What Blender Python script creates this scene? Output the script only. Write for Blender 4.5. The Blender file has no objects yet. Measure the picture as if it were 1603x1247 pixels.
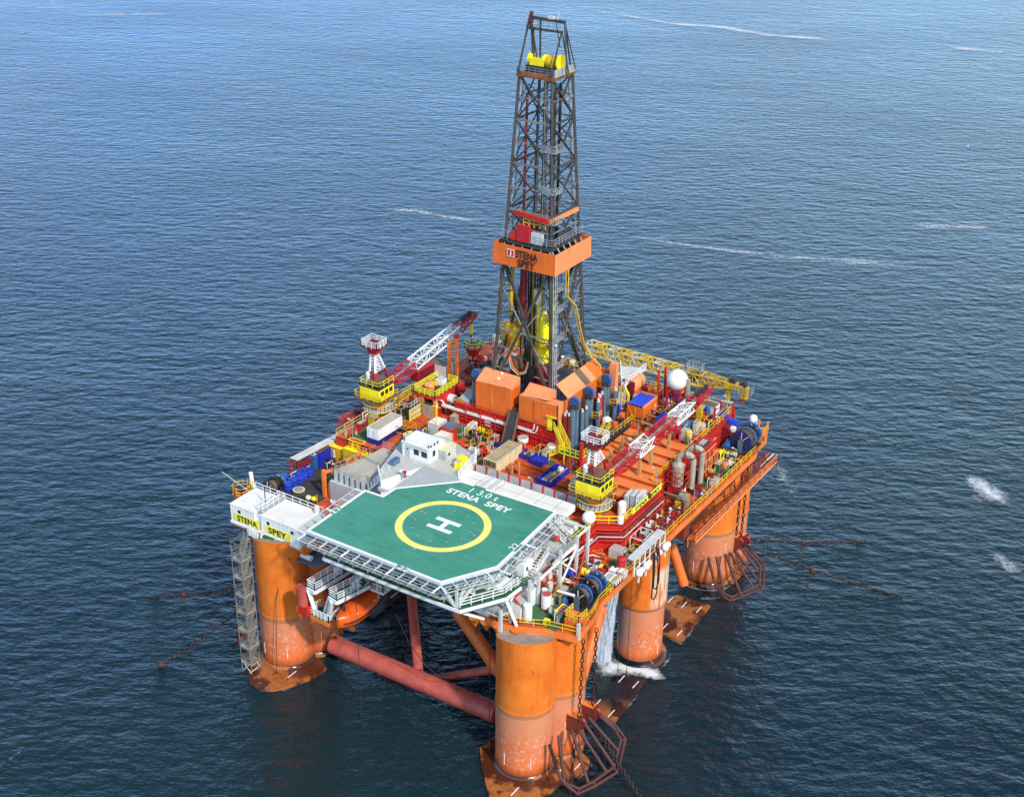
import bpy, math, random
from mathutils import Vector, Matrix
random.seed(7)
SC = bpy.context.scene
COL = SC.collection
V = Vector
ORG = {}

# ---------------------------------------------------------------- materials
def new_mat(name):
    m = bpy.data.materials.new(name); m.use_nodes = True
    nt = m.node_tree; nt.nodes.clear()
    out = nt.nodes.new('ShaderNodeOutputMaterial'); b = nt.nodes.new('ShaderNodeBsdfPrincipled')
    nt.links.new(b.outputs[0], out.inputs[0])
    return m, nt, b
def N(nt, t, **kw):
    n = nt.nodes.new(t)
    for k, v in kw.items():
        if k in n.inputs.keys() if hasattr(n.inputs, 'keys') else False: n.inputs[k].default_value = v
        else: setattr(n, k, v)
    return n
def pos(nt, scale=(1, 1, 1)):
    g = nt.nodes.new('ShaderNodeNewGeometry'); mp = nt.nodes.new('ShaderNodeMapping')
    mp.inputs['Scale'].default_value = scale
    nt.links.new(g.outputs['Position'], mp.inputs['Vector']); return mp.outputs[0]
def noise(nt, vec, scale, detail=4, rough=.55):
    n = nt.nodes.new('ShaderNodeTexNoise'); n.inputs['Scale'].default_value = scale
    n.inputs['Detail'].default_value = detail; n.inputs['Roughness'].default_value = rough
    nt.links.new(vec, n.inputs['Vector']); return n.outputs[0]
def ramp(nt, fac, stops):
    r = nt.nodes.new('ShaderNodeValToRGB'); e = r.color_ramp.elements
    while len(e) < len(stops): e.new(.5)
    for i, (p, c) in enumerate(stops):
        e[i].position = p; e[i].color = (c, c, c, 1) if isinstance(c, (int, float)) else (*c, 1)
    nt.links.new(fac, r.inputs[0]); return r.outputs[0]
def mix(nt, fac, a, b, mode='MIX'):
    m = nt.nodes.new('ShaderNodeMix'); m.data_type = 'RGBA'; m.blend_type = mode
    for s, v in ((0, fac), (6, a), (7, b)):
        if isinstance(v, (int, float)): m.inputs[s].default_value = v
        elif isinstance(v, tuple): m.inputs[s].default_value = (*v, 1)
        else: nt.links.new(v, m.inputs[s])
    return m.outputs[2]
def math_(nt, op, a, b=None, c=None):
    m = nt.nodes.new('ShaderNodeMath'); m.operation = op
    for i, v in enumerate((a, b, c)):
        if v is None: continue
        if isinstance(v, (int, float)): m.inputs[i].default_value = v
        else: nt.links.new(v, m.inputs[i])
    return m.outputs[0]
def dim(c, k): return tuple(x * k for x in c)
RUST = (.11, .04, .018)
def paint(name, col, var=.25, rust=.25, streak=.35, rough=.5, metal=0., grime=(.05, .04, .035), sc=1.):
    """weathered paint: blotches, vertical run-off streaks, rust spots, all in world space"""
    m, nt, b = new_mat(name)
    p1 = pos(nt)
    n1 = noise(nt, p1, .45 * sc, 5)
    c = mix(nt, ramp(nt, n1, [(.3, 0.), (.7, 1.)]), dim(col, 1 - var), tuple(min(1, x * (1 + var * .6)) for x in col))
    if streak:
        n2 = noise(nt, pos(nt, (1.6, 1.6, .12)), 1.3 * sc, 4, .6)
        c = mix(nt, math_(nt, 'MULTIPLY', ramp(nt, n2, [(.5, 0.), (.78, 1.)]), streak), c, grime)
    if rust:
        n3 = noise(nt, p1, 1.9 * sc, 6, .65)
        c = mix(nt, math_(nt, 'MULTIPLY', ramp(nt, n3, [(.56, 0.), (.68, 1.)]), rust), c, RUST)
    nt.links.new(c, b.inputs['Base Color'])
    n4 = noise(nt, p1, 3., 3)
    nt.links.new(ramp(nt, n4, [(.2, max(.05, rough - .12)), (.8, min(1, rough + .18))]), b.inputs['Roughness'])
    b.inputs['Metallic'].default_value = metal
    bp = nt.nodes.new('ShaderNodeBump'); bp.inputs['Strength'].default_value = .25; bp.inputs['Distance'].default_value = .03
    nt.links.new(n3 if rust else n4, bp.inputs['Height']); nt.links.new(bp.outputs[0], b.inputs['Normal'])
    return m
MAT = {}
def P_(k, col, **kw): MAT[k] = paint(k, col, **kw)
P_('orange', (.78, .155, .018), var=.16, rust=.2, streak=.3)
P_('orange_deck', (.62, .10, .018), var=.45, rust=.6, streak=0, rough=.6)
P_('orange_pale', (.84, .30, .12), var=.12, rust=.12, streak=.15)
P_('lip_orange', (.85, .22, .04), var=.2, rust=.3, streak=.2)
P_('red', (.62, .022, .012), var=.25, rust=.18, streak=.35)
P_('red_dark', (.24, .014, .016), var=.3, rust=.35, streak=.3)
P_('crimson', (.52, .012, .022), var=.2, rust=.15, streak=.2)
P_('maroon', (.2, .012, .02), var=.3, rust=.3, streak=.3)
P_('pink_brace', (.52, .095, .07), var=.3, rust=.35, streak=.3)
P_('yellow', (.92, .80, .012), var=.08, rust=.06, streak=.08)
P_('yellow_rail', (.80, .52, .02), var=.2, rust=.3, streak=0)
P_('mustard', (.66, .40, .012), var=.2, rust=.25, streak=.3)
P_('white', (.82, .83, .82), var=.07, rust=.06, streak=.14)
P_('white_dirty', (.66, .64, .58), var=.2, rust=.3, streak=.35)
P_('roof_white', (.80, .78, .70), var=.12, rust=.1, streak=0, rough=.6)
P_('cream', (.74, .64, .40), var=.15, rust=.35, streak=.4)
P_('grey', (.42, .44, .45), var=.15, rust=.1, streak=.2)
P_('grey_light', (.58, .60, .60), var=.12, rust=.06, streak=.12)
P_('grey_deck', (.50, .50, .47), var=.18, rust=.1, streak=0, rough=.7)
P_('beige_roof', (.46, .42, .34), var=.22, rust=.12, streak=0, rough=.7)
P_('galv', (.46, .48, .50), var=.2, rust=.15, streak=.1, metal=.35, rough=.45)
P_('tower_steel', (.062, .055, .05), var=.5, rust=.45, streak=.3, rough=.5)
P_('tower_grey', (.23, .22, .20), var=.4, rust=.3, streak=.2)
P_('dark', (.035, .035, .038), var=.4, rust=.3, streak=0, rough=.6)
P_('black', (.012, .012, .013), var=.3, rust=0, streak=0, rough=.45)
P_('rust', (.25, .075, .02), var=.45, rust=.75, streak=.2, rough=.75)
P_('rust_red', (.20, .028, .018), var=.35, rust=.45, streak=.2, rough=.65)
P_('blue', (.014, .03, .42), var=.2, rust=.12, streak=.25)
P_('blue_drum', (.02, .06, .55), var=.15, rust=0, streak=.1, rough=.35)
P_('blue_mid', (.025, .12, .36), var=.25, rust=.15, streak=.2)
P_('blue_steel', (.10, .17, .24), var=.25, rust=.2, streak=.3)
P_('navy', (.012, .02, .15), var=.25, rust=.2, streak=.3)
P_('green', (.02, .13, .045), var=.35, rust=.3, streak=0, rough=.6)
P_('green_deck', (.04, .14, .06), var=.3, rust=.35, streak=0, rough=.65)
P_('stack_grey', (.40, .36, .29), var=.25, rust=.25, streak=.45)
P_('brown', (.16, .10, .06), var=.35, rust=.4, streak=.2)
P_('black_deck', (.05, .045, .042), var=.5, rust=.15, streak=0, rough=.75)
P_('chain', (.045, .020, .018), var=.4, rust=.4, streak=0, rough=.7)
P_('cap', (.40, .33, .28), var=.4, rust=.9, streak=0, rough=.7)
P_('cage', (.085, .026, .022), var=.35, rust=.4, streak=.2, rough=.65)
P_('pads', (.55, .30, .12), var=.3, rust=.2, streak=0)
def plain(name, col, rough=.5, emit=None, es=0, metal=0):
    m, nt, b = new_mat(name)
    n = noise(nt, pos(nt), 1.2, 4)
    nt.links.new(mix(nt, n, dim(col, .86), tuple(min(1, x * 1.1) for x in col)), b.inputs['Base Color'])
    b.inputs['Roughness'].default_value = rough; b.inputs['Metallic'].default_value = metal
    if emit: b.inputs['Emission Color'].default_value = (*emit, 1); b.inputs['Emission Strength'].default_value = es
    MAT[name] = m
plain('mark_white', (.85, .85, .83), .6)
plain('mark_yellow', (.92, .84, .07), .6)
plain('mark_black', (.015, .015, .016), .5)
plain('mark_red', (.6, .01, .03), .5)
plain('glass', (.02, .028, .035), .08)
plain('radome', (.84, .85, .85), .35)
plain('lamp', (.9, .9, .85), .3, (1, .95, .8), 4)
plain('rubber', (.015, .014, .014), .6)
plain('lifeboat_shell', (.72, .10, .008), .28)
plain('foam_white', (.8, .82, .84), .7)

# ---------------------------------------------------------------- mesh builder (world coordinates)
class MB:
    def __init__(s): s.v = []; s.f = []; s.m = []; s.sm = []; s.mats = []
    def mi(s, k):
        if k not in s.mats: s.mats.append(k)
        return s.mats.index(k)
    def add(s, vs, fs, mat, smooth=False):
        o = len(s.v); s.v += [tuple(p) for p in vs]; i = s.mi(mat)
        for f in fs: s.f.append([a + o for a in f]); s.m.append(i); s.sm.append(smooth)
    def box(s, x0, x1, y0, y1, z0, z1, mat, top=None):
        vs = [(x0, y0, z0), (x1, y0, z0), (x1, y1, z0), (x0, y1, z0), (x0, y0, z1), (x1, y0, z1), (x1, y1, z1), (x0, y1, z1)]
        s.add(vs, [(3, 2, 1, 0), (0, 1, 5, 4), (1, 2, 6, 5), (2, 3, 7, 6), (3, 0, 4, 7)], mat)
        s.add(vs[4:], [(0, 1, 2, 3)], top or mat)
    def obox(s, c, sz, mat, rz=0., top=None, rx=0.):
        M = Matrix.Translation(V(c)) @ Matrix.Rotation(rz, 4, 'Z') @ Matrix.Rotation(rx, 4, 'X')
        a, b, d = (q / 2 for q in sz)
        vs = [M @ V(p) for p in ((-a, -b, -d), (a, -b, -d), (a, b, -d), (-a, b, -d), (-a, -b, d), (a, -b, d), (a, b, d), (-a, b, d))]
        s.add(vs, [(3, 2, 1, 0), (0, 1, 5, 4), (1, 2, 6, 5), (2, 3, 7, 6), (3, 0, 4, 7)], mat)
        s.add(vs[4:], [(0, 1, 2, 3)], top or mat)
    def bar(s, p, q, w, mat, h=None):
        p, q = V(p), V(q); d = q - p
        if d.length < 1e-6: return
        d.normalize(); u = d.cross(V((0, 0, 1)))
        if u.length < 1e-3: u = V((1, 0, 0))
        u.normalize(); n = u.cross(d); u = u * w / 2; n = n * (h or w) / 2
        vs = [p - u - n, p + u - n, p + u + n, p - u + n, q - u - n, q + u - n, q + u + n, q - u + n]
        s.add(vs, [(3, 2, 1, 0), (4, 5, 6, 7), (0, 1, 5, 4), (1, 2, 6, 5), (2, 3, 7, 6), (3, 0, 4, 7)], mat)
    def cyl(s, p, q, r, mat, n=16, r2=None, capmat=None, caps=True):
        p, q = V(p), V(q); d = (q - p).normalized(); r2 = r if r2 is None else r2
        u = d.cross(V((0, 0, 1)))
        if u.length < 1e-3: u = V((1, 0, 0))
        u.normalize(); w = d.cross(u); A = []; B = []
        for i in range(n):
            t = 2 * math.pi * i / n; e = u * math.cos(t) + w * math.sin(t)
            A.append(p + e * r); B.append(q + e * r2)
        s.add(A + B, [(i, (i + 1) % n, n + (i + 1) % n, n + i) for i in range(n)], mat, True)
        if caps:
            s.add(A, [tuple(range(n))[::-1]], capmat or mat); s.add(B, [tuple(range(n))], capmat or mat)
    def tube(s, pts, r, mat, n=8, closed=False):
        pts = [V(p) for p in pts]; k = len(pts); rings = []; ref = None
        for i, p in enumerate(pts):
            a = pts[(i - 1) % k] if (i or closed) else p; b = pts[(i + 1) % k] if (i < k - 1 or closed) else p
            d = (b - a).normalized()
            if ref is None:
                ref = d.cross(V((0, 0, 1)))
                if ref.length < 1e-3: ref = V((1, 0, 0))
            ref = (ref - d * ref.dot(d))
            if ref.length < 1e-4: ref = d.orthogonal()
            ref.normalize(); w = d.cross(ref)
            rings.append([p + (ref * math.cos(2 * math.pi * j / n) + w * math.sin(2 * math.pi * j / n)) * r for j in range(n)])
        vs = [q for R_ in rings for q in R_]; fs = []
        for i in range(k if closed else k - 1):
            i2 = (i + 1) % k
            for j in range(n): fs.append((i * n + j, i * n + (j + 1) % n, i2 * n + (j + 1) % n, i2 * n + j))
        s.add(vs, fs, mat, True)
        if not closed:
            s.add(rings[0], [tuple(range(n))[::-1]], mat); s.add(rings[-1], [tuple(range(n))], mat)
    def prism(s, poly, z0, z1, mat, top=None):
        if sum(poly[i][0] * poly[(i + 1) % len(poly)][1] - poly[(i + 1) % len(poly)][0] * poly[i][1] for i in range(len(poly))) < 0: poly = poly[::-1]
        n = len(poly); vs = [(p[0], p[1], z0) for p in poly] + [(p[0], p[1], z1) for p in poly]
        s.add(vs, [tuple(range(n))[::-1]] + [(i, (i + 1) % n, n + (i + 1) % n, n + i) for i in range(n)], mat)
        s.add(vs[n:], [tuple(range(n))], top or mat)
    def poly(s, pts, mat): s.add(pts, [tuple(range(len(pts)))], mat)
    def lathe(s, c, prof, mat, n=24, axis='Z', smooth=True):
        vs = []; k = len(prof); c = V(c)
        for r, h in prof:
            for i in range(n):
                t = 2 * math.pi * i / n; a, b = r * math.cos(t), r * math.sin(t)
                vs.append(c + (V((a, b, h)) if axis == 'Z' else V((h, a, b)) if axis == 'X' else V((b, h, a))))
        s.add(vs, [(i * n + j, i * n + (j + 1) % n, (i + 1) * n + (j + 1) % n, (i + 1) * n + j) for i in range(k - 1) for j in range(n)], mat, smooth)
    def ball(s, c, r, mat, n=24, sz=1.):
        s.lathe(c, [(max(1e-3, r * math.sin(math.pi * i / 14)), -r * sz * math.cos(math.pi * i / 14)) for i in range(15)], mat, n)
    def ring(s, c, r0, r1, z0, z1, mat, n=72):
        vs = []
        for i in range(n):
            t = 2 * math.pi * i / n; e = (math.cos(t), math.sin(t))
            for r, z in ((r0, z0), (r1, z0), (r1, z1), (r0, z1)): vs.append((c[0] + e[0] * r, c[1] + e[1] * r, z))
        fs = []
        for i in range(n):
            j = (i + 1) % n
            for a in range(4): b = (a + 1) % 4; fs.append((i * 4 + a, j * 4 + a, j * 4 + b, i * 4 + b))
        s.add(vs, fs, mat)
    def text(s, body, o, xd, yd, size, mat, bold=.02, width=None, lift=.02):
        cu = bpy.data.curves.new('lettering', 'FONT'); cu.body = body; cu.size = 1; cu.offset = bold; cu.space_character = 1.08
        ob = bpy.data.objects.new('lettering', cu); COL.objects.link(ob)
        dg = bpy.context.evaluated_depsgraph_get(); me = ob.evaluated_get(dg).to_mesh()
        xs = [v.co.x for v in me.vertices]; x0 = min(xs); k = size / .72; kx = width / (max(xs) - x0) if width else k
        xd, yd = V(xd).normalized(), V(yd).normalized(); nn = xd.cross(yd) * lift
        s.add([V(o) + xd * (v.co.x - x0) * kx + yd * v.co.y * k + nn for v in me.vertices], [tuple(p.vertices) for p in me.polygons], mat)
        ob.evaluated_get(dg).to_mesh_clear(); bpy.data.objects.remove(ob); bpy.data.curves.remove(cu)
    # --- composites
    def rail(s, pts, mat='yellow_rail', h=1.1, w=.075, sp=1.5, mids=1, closed=False):
        pts = [V(p) for p in pts]
        if closed: pts.append(pts[0])
        for a, b in zip(pts, pts[1:]):
            L = (b - a).length; k = max(1, round(L / sp))
            for i in range(k + 1): p = a.lerp(b, i / k); s.bar(p, p + V((0, 0, h)), w, mat)
            for j in range(mids + 1):
                up = V((0, 0, h * (1 - j / (mids + 1)))); s.bar(a + up, b + up, w, mat)
    def stairs(s, a, b, wd, mat, tread=None, n=None, rail=None):
        a, b = V(a), V(b); d = b - a; side = V((-d.y, d.x, 0)).normalized() * wd / 2
        for e in (side, -side): s.bar(a + e, b + e, .08, mat, .28)
        k = n or max(3, round(abs(d.z) / .3)); hd = V((d.x, d.y, 0)).normalized()
        for i in range(k):
            p = a.lerp(b, (i + .5) / k); s.bar(p - side, p + side, .24, tread or mat, .05)
        if rail:
            for e in (side, -side):
                for h in (1., .5): s.bar(a + e + V((0, 0, h)), b + e + V((0, 0, h)), .07, rail)
                for i in range(4): p = a.lerp(b, i / 3) + e; s.bar(p, p + V((0, 0, 1.)), .07, rail)
    def truss(s, A, B, wa, wb, nb, mat, r=.12, rb=.07, up=(0, 0, 1), ha=None, hb=None, col=None):
        """box truss from A to B, chord bars and zigzag lacing; col(i) gives the colour of a bay"""
        A, B = V(A), V(B); d = (B - A).normalized(); u = d.cross(V(up)).normalized(); n = u.cross(d)
        ha = ha or wa; hb = hb or wb; P = []
        for i in range(nb + 1):
            t = i / nb; c = A.lerp(B, t); w = (wa + (wb - wa) * t) / 2; h = (ha + (hb - ha) * t) / 2
            P.append([c + u * (sx * w) + n * (sy * h) for sx, sy in ((-1, -1), (1, -1), (1, 1), (-1, 1))])
        for i in range(nb):
            m = col(i) if col else mat
            for j in range(4):
                k = (j + 1) % 4
                s.bar(P[i][j], P[i + 1][j], r, m); s.bar(P[i][j], P[i][k], rb, m)
                a, b = (P[i][j], P[i + 1][k]) if i % 2 else (P[i][k], P[i + 1][j]); s.bar(a, b, rb, m)
        for j in range(4): s.bar(P[nb][j], P[nb][(j + 1) % 4], rb, mat)
        return P
    def build(s, name, parent=None, org=None, label=None, cat=None, group=None, kind=None):
        o0 = V(ORG[parent.name]) if parent else V(org or (0, 0, 0))
        me = bpy.data.meshes.new(name); me.from_pydata([tuple(V(p) - o0) for p in s.v], [], s.f)
        for k in s.mats: me.materials.append(MAT[k])
        me.polygons.foreach_set('material_index', s.m); me.polygons.foreach_set('use_smooth', s.sm); me.update()
        o = bpy.data.objects.new(name, me); COL.objects.link(o)
        if parent: o.parent = parent
        else: o.location = o0
        ORG[o.name] = tuple(o0); tag(o, label, cat, group, kind); return o
def tag(o, label=None, cat=None, group=None, kind=None):
    for k, v in (('label', label), ('category', cat), ('group', group), ('kind', kind)):
        if v: o[k] = v
def thing(name, label, cat, loc, group=None):
    o = bpy.data.objects.new(name, None); COL.objects.link(o); o.location = loc; o.empty_display_size = .5
    ORG[o.name] = tuple(loc); tag(o, label, cat, group); return o
def clone(o, loc, label, parent=None, rz=0., sc=None):
    c = o.copy(); COL.objects.link(c)
    if parent: c.parent = parent
    else:
        c.location = loc; c.rotation_euler = (0, 0, rz)
        if label: c['label'] = label
        ORG[c.name] = tuple(loc)
        if sc: c.scale = (sc, sc, sc)
    for ch in list(o.children): clone(ch, None, None, c)
    return c

# ---------------------------------------------------------------- camera, light, sky
cam = bpy.data.cameras.new('camera'); co = bpy.data.objects.new('camera', cam); COL.objects.link(co)
cam.sensor_width = 36; cam.lens = 47.634; cam.clip_start = 1; cam.clip_end = 60000
co.matrix_world = Matrix([[0.837734, -0.251132, 0.484907, 91.794411], [0.54597, 0.367407, -0.752947, -125.837676], [0.010931, 0.895514, 0.4449, 126.447291], [0.0, 0.0, 0.0, 1.0]])
SC.camera = co
SUN_EL, SUN_AZ = math.radians(41), math.atan2(.89, -.45)     # azimuth measured from +Y towards +X
sd = V((math.sin(SUN_AZ) * math.cos(SUN_EL), math.cos(SUN_AZ) * math.cos(SUN_EL), math.sin(SUN_EL)))
L = bpy.data.lights.new('sun', 'SUN'); L.energy = 3.7; L.angle = math.radians(3.); L.color = (1, .95, .87)
lo = bpy.data.objects.new('sun', L); COL.objects.link(lo); lo.rotation_euler = sd.to_track_quat('Z', 'Y').to_euler(); lo.location = (0, 0, 200)
W = bpy.data.worlds.new('World'); SC.world = W; W.use_nodes = True
nt = W.node_tree; bg = nt.nodes['Background']; sky = nt.nodes.new('ShaderNodeTexSky'); sky.sky_type = 'NISHITA'
sky.sun_disc = False; sky.sun_elevation = SUN_EL; sky.sun_rotation = SUN_AZ; sky.air_density = 1.; sky.dust_density = 1.2; sky.ozone_density = 1.2
# broken cloud over the sky: pale cloud patches mixed into the sky texture
g = nt.nodes.new('ShaderNodeTexCoord'); mp = nt.nodes.new('ShaderNodeMapping'); mp.inputs['Scale'].default_value = (1, 1, 2.6)
nt.links.new(g.outputs['Generated'], mp.inputs[0])
cn = noise(nt, mp.outputs[0], 2.1, 6, .6)
cl = ramp(nt, cn, [(.42, 0.), (.66, 1.)])
sx = nt.nodes.new('ShaderNodeSeparateXYZ'); nt.links.new(g.outputs['Generated'], sx.inputs[0])
hz = ramp(nt, sx.outputs[2], [(.0, .95), (.62, 0.)])
az_ = ramp(nt, math_(nt, 'MULTIPLY_ADD', sx.outputs[0], .5, .5), [(.1, 0.), (.6, 1.)])
sk = mix(nt, hz, sky.outputs[0], mix(nt, az_, (4.8, 10.3, 20.6), (8.8, 13.9, 16.2)))
nt.links.new(mix(nt, math_(nt, 'MULTIPLY', math_(nt, 'MULTIPLY', cl, .55), ramp(nt, sx.outputs[2], [(.25, 1.), (.62, .12)])), sk, (8., 8.6, 9.6)), bg.inputs[0])
bg.inputs[1].default_value = .148
SC.view_settings.view_transform = 'Standard'; SC.view_settings.look = 'None'; SC.view_settings.exposure = 0; SC.view_settings.gamma = 1
SC.render.engine = 'CYCLES'
SC.cycles.max_bounces = 6; SC.cycles.diffuse_bounces = 3; SC.cycles.glossy_bounces = 3; SC.cycles.caustics_reflective = False; SC.cycles.caustics_refractive = False
SC.cycles.use_denoising = True; SC.cycles.use_adaptive_sampling = True; SC.cycles.adaptive_threshold = .02

# ---------------------------------------------------------------- sea
def sea_mat():
    m, nt, b = new_mat('sea')
    g = nt.nodes.new('ShaderNodeNewGeometry'); P = g.outputs['Position']
    def mapped(rot, sc):
        mp = nt.nodes.new('ShaderNodeMapping'); mp.vector_type = 'TEXTURE'
        mp.inputs['Rotation'].default_value = (0, 0, math.radians(rot)); mp.inputs['Scale'].default_value = (sc[0], sc[1], 1)
        nt.links.new(P, mp.inputs['Vector']); return mp.outputs[0]
    # crests run across the picture; each layer is longer along the crest than across it
    swell = noise(nt, mapped(27, (15, 6.4)), 1., 3, .5)
    sea1 = noise(nt, mapped(33, (4.1, 2.1)), 1., 5, .55)
    chop = noise(nt, mapped(20, (1.9, 1.15)), 1., 5, .6)
    cross = noise(nt, mapped(-38, (3.6, 2.2)), 1., 4, .55)
    gust = noise(nt, mapped(25, (150, 60)), 1., 3, .5)
    gust2 = ramp(nt, gust, [(.3, .55), (.7, 1.15)])
    h = math_(nt, 'MULTIPLY', swell, 1.1)
    h = math_(nt, 'MULTIPLY_ADD', math_(nt, 'MULTIPLY', sea1, ramp(nt, noise(nt, mapped(-15, (60, 34)), 1., 4, .6), [(.3, .6), (.7, 1.3)])), 1.5, h)
    h = math_(nt, 'MULTIPLY_ADD', math_(nt, 'MULTIPLY', chop, gust2), .42, h)
    h = math_(nt, 'MULTIPLY_ADD', cross, .42, h)
    bp = nt.nodes.new('ShaderNodeBump'); bp.inputs['Strength'].default_value = 1.; bp.inputs['Distance'].default_value = .52
    nt.links.new(h, bp.inputs['Height']); nt.links.new(bp.outputs[0], b.inputs['Normal'])
    big = noise(nt, mapped(10, (170, 90)), 1., 3, .5)
    c = mix(nt, ramp(nt, big, [(.35, 0.), (.65, 1.)]), (.0050, .0180, .0300), (.0070, .0245, .0290))
    # a few breaking crests
    cap = math_(nt, 'MULTIPLY', ramp(nt, sea1, [(.69, 0.), (.75, 1.)]), ramp(nt, noise(nt, mapped(0, (30, 22)), 1., 2), [(.62, 0.), (.72, 1.)]))
    c = mix(nt, math_(nt, 'MULTIPLY', cap, .5), c, (.55, .62, .68))
    nt.links.new(c, b.inputs['Base Color'])
    nt.links.new(ramp(nt, gust, [(.3, .04), (.7, .10)]), b.inputs['Roughness'])
    b.inputs['IOR'].default_value = 1.33; b.inputs['Specular IOR Level'].default_value = .5
    MAT['sea'] = m
sea_mat()
m = MB(); S_ = 30000
m.poly([(-S_, -S_, 0), (S_, -S_, 0), (S_, S_, 0), (-S_, S_, 0)], 'sea')
m.build('sea', kind='structure')

# ---------------------------------------------------------------- column and pontoon paint
def column_mat(key, COL_RING, stain=False):
    m, nt, b = new_mat(key)
    g = nt.nodes.new('ShaderNodeNewGeometry'); sp = nt.nodes.new('ShaderNodeSeparateXYZ'); nt.links.new(g.outputs['Position'], sp.inputs[0])
    z = sp.outputs[2]; n0 = noise(nt, pos(nt), .33, 5, .6); ns = noise(nt, pos(nt, (1.5, 1.5, .1)), 1.2, 5, .65); nf = noise(nt, pos(nt), 6., 4, .7)
    zz = math_(nt, 'ADD', z, math_(nt, 'MULTIPLY_ADD', n0, 3.4, -1.7))
    up = mix(nt, ramp(nt, n0, [(.3, 0.), (.7, 1.)]), (.74, .15, .016), (.86, .235, .03))
    up = mix(nt, math_(nt, 'MULTIPLY', ramp(nt, ns, [(.5, 0.), (.8, 1.)]), .45), up, (.30, .05, .012))
    low = mix(nt, n0, (.70, .13, .03), (.80, .20, .055))
    fade = mix(nt, ns, (.66, .25, .11), (.52, .34, .24))
    zf = math_(nt, 'DIVIDE', zz, 22.)
    fac = ramp(nt, zf, [(.08, 0.), (.26, .3), (.38, .62), (.47, .7)])
    lowc = mix(nt, math_(nt, 'MULTIPLY', fac, ramp(nt, nf, [(.25, .7), (.6, 1.)])), low, fade)
    edge = math_(nt, 'GREATER_THAN', z, COL_RING)
    c = mix(nt, edge, lowc, up)
    band = ramp(nt, math_(nt, 'ABSOLUTE', math_(nt, 'SUBTRACT', z, COL_RING)), [(.0, 1.), (.55, 0.)])
    c = mix(nt, math_(nt, 'MULTIPLY', band, .55), c, (.22, .13, .06))
    scale_ = math_(nt, 'MULTIPLY', ramp(nt, noise(nt, pos(nt, (1, 1, .8)), 1.7, 8, .75), [(.52, 0.), (.62, .55)]), ramp(nt, math_(nt, 'DIVIDE', zz, 10.), [(.2, 0.), (.32, 1.), (.62, 1.), (.8, 0.)]))
    c = mix(nt, scale_, c, (.70, .58, .54))
    seam = math_(nt, 'LESS_THAN', math_(nt, 'FRACT', math_(nt, 'DIVIDE', z, 2.45)), .022)
    c = mix(nt, math_(nt, 'MULTIPLY', seam, .28), c, (.12, .05, .025))
    wl = math_(nt, 'ADD', z, math_(nt, 'MULTIPLY_ADD', ns, 2.2, -1.1))
    c = mix(nt, ramp(nt, math_(nt, 'DIVIDE', wl, 3.), [(.35, .8), (.75, 0.)]), c, (.30, .075, .02))
    wet = ramp(nt, math_(nt, 'DIVIDE', z, 1.4), [(.5, 1.), (.8, 0.)])
    c = mix(nt, wet, c, (.16, .05, .02))
    rs = noise(nt, pos(nt, (1, 1, .35)), 1.5, 6, .65)
    c = mix(nt, math_(nt, 'MULTIPLY', ramp(nt, rs, [(.62, 0.), (.72, 1.)]), .5), c, (.15, .06, .03))
    if stain:
        x = math_(nt, 'MULTIPLY_ADD', sp.outputs[1], .55, sp.outputs[0]); wn = noise(nt, pos(nt, (1.2, 1.2, .22)), 1.1, 6, .7)
        side = ramp(nt, math_(nt, 'MULTIPLY_ADD', x, .25, -8.0), [(.15, 0.), (.5, 1.)]); hgt = ramp(nt, math_(nt, 'DIVIDE', z, 20.), [(.50, 0.), (.56, 1.), (.82, 1.), (.88, 0.)])
        c = mix(nt, math_(nt, 'MULTIPLY', math_(nt, 'MULTIPLY', side, hgt), ramp(nt, wn, [(.42, 0.), (.52, .9)])), c, (.66, .62, .52))
        lf = ramp(nt, math_(nt, 'MULTIPLY_ADD', x, -.25, 8.0), [(.35, 0.), (.75, .75)]); h2 = ramp(nt, math_(nt, 'DIVIDE', z, 20.), [(.12, 0.), (.25, 1.), (.48, 1.), (.5, 0.)])
        c = mix(nt, math_(nt, 'MULTIPLY', math_(nt, 'MULTIPLY', lf, h2), ramp(nt, nf, [(.3, .3), (.6, 1.)])), c, (.36, .33, .33))
    nt.links.new(c, b.inputs['Base Color']); b.inputs['Roughness'].default_value = .42
    # shell plating seams
    bp = nt.nodes.new('ShaderNodeBump'); bp.inputs['Strength'].default_value = .2; bp.inputs['Distance'].default_value = .05
    nt.links.new(n0, bp.inputs['Height']); nt.links.new(bp.outputs[0], b.inputs['Normal'])
    MAT[key] = m
column_mat('column_left', 9.0); column_mat('column_near', 10.8); column_mat('column_mid', 10.2, True); column_mat('column_far', 9.9)
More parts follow.
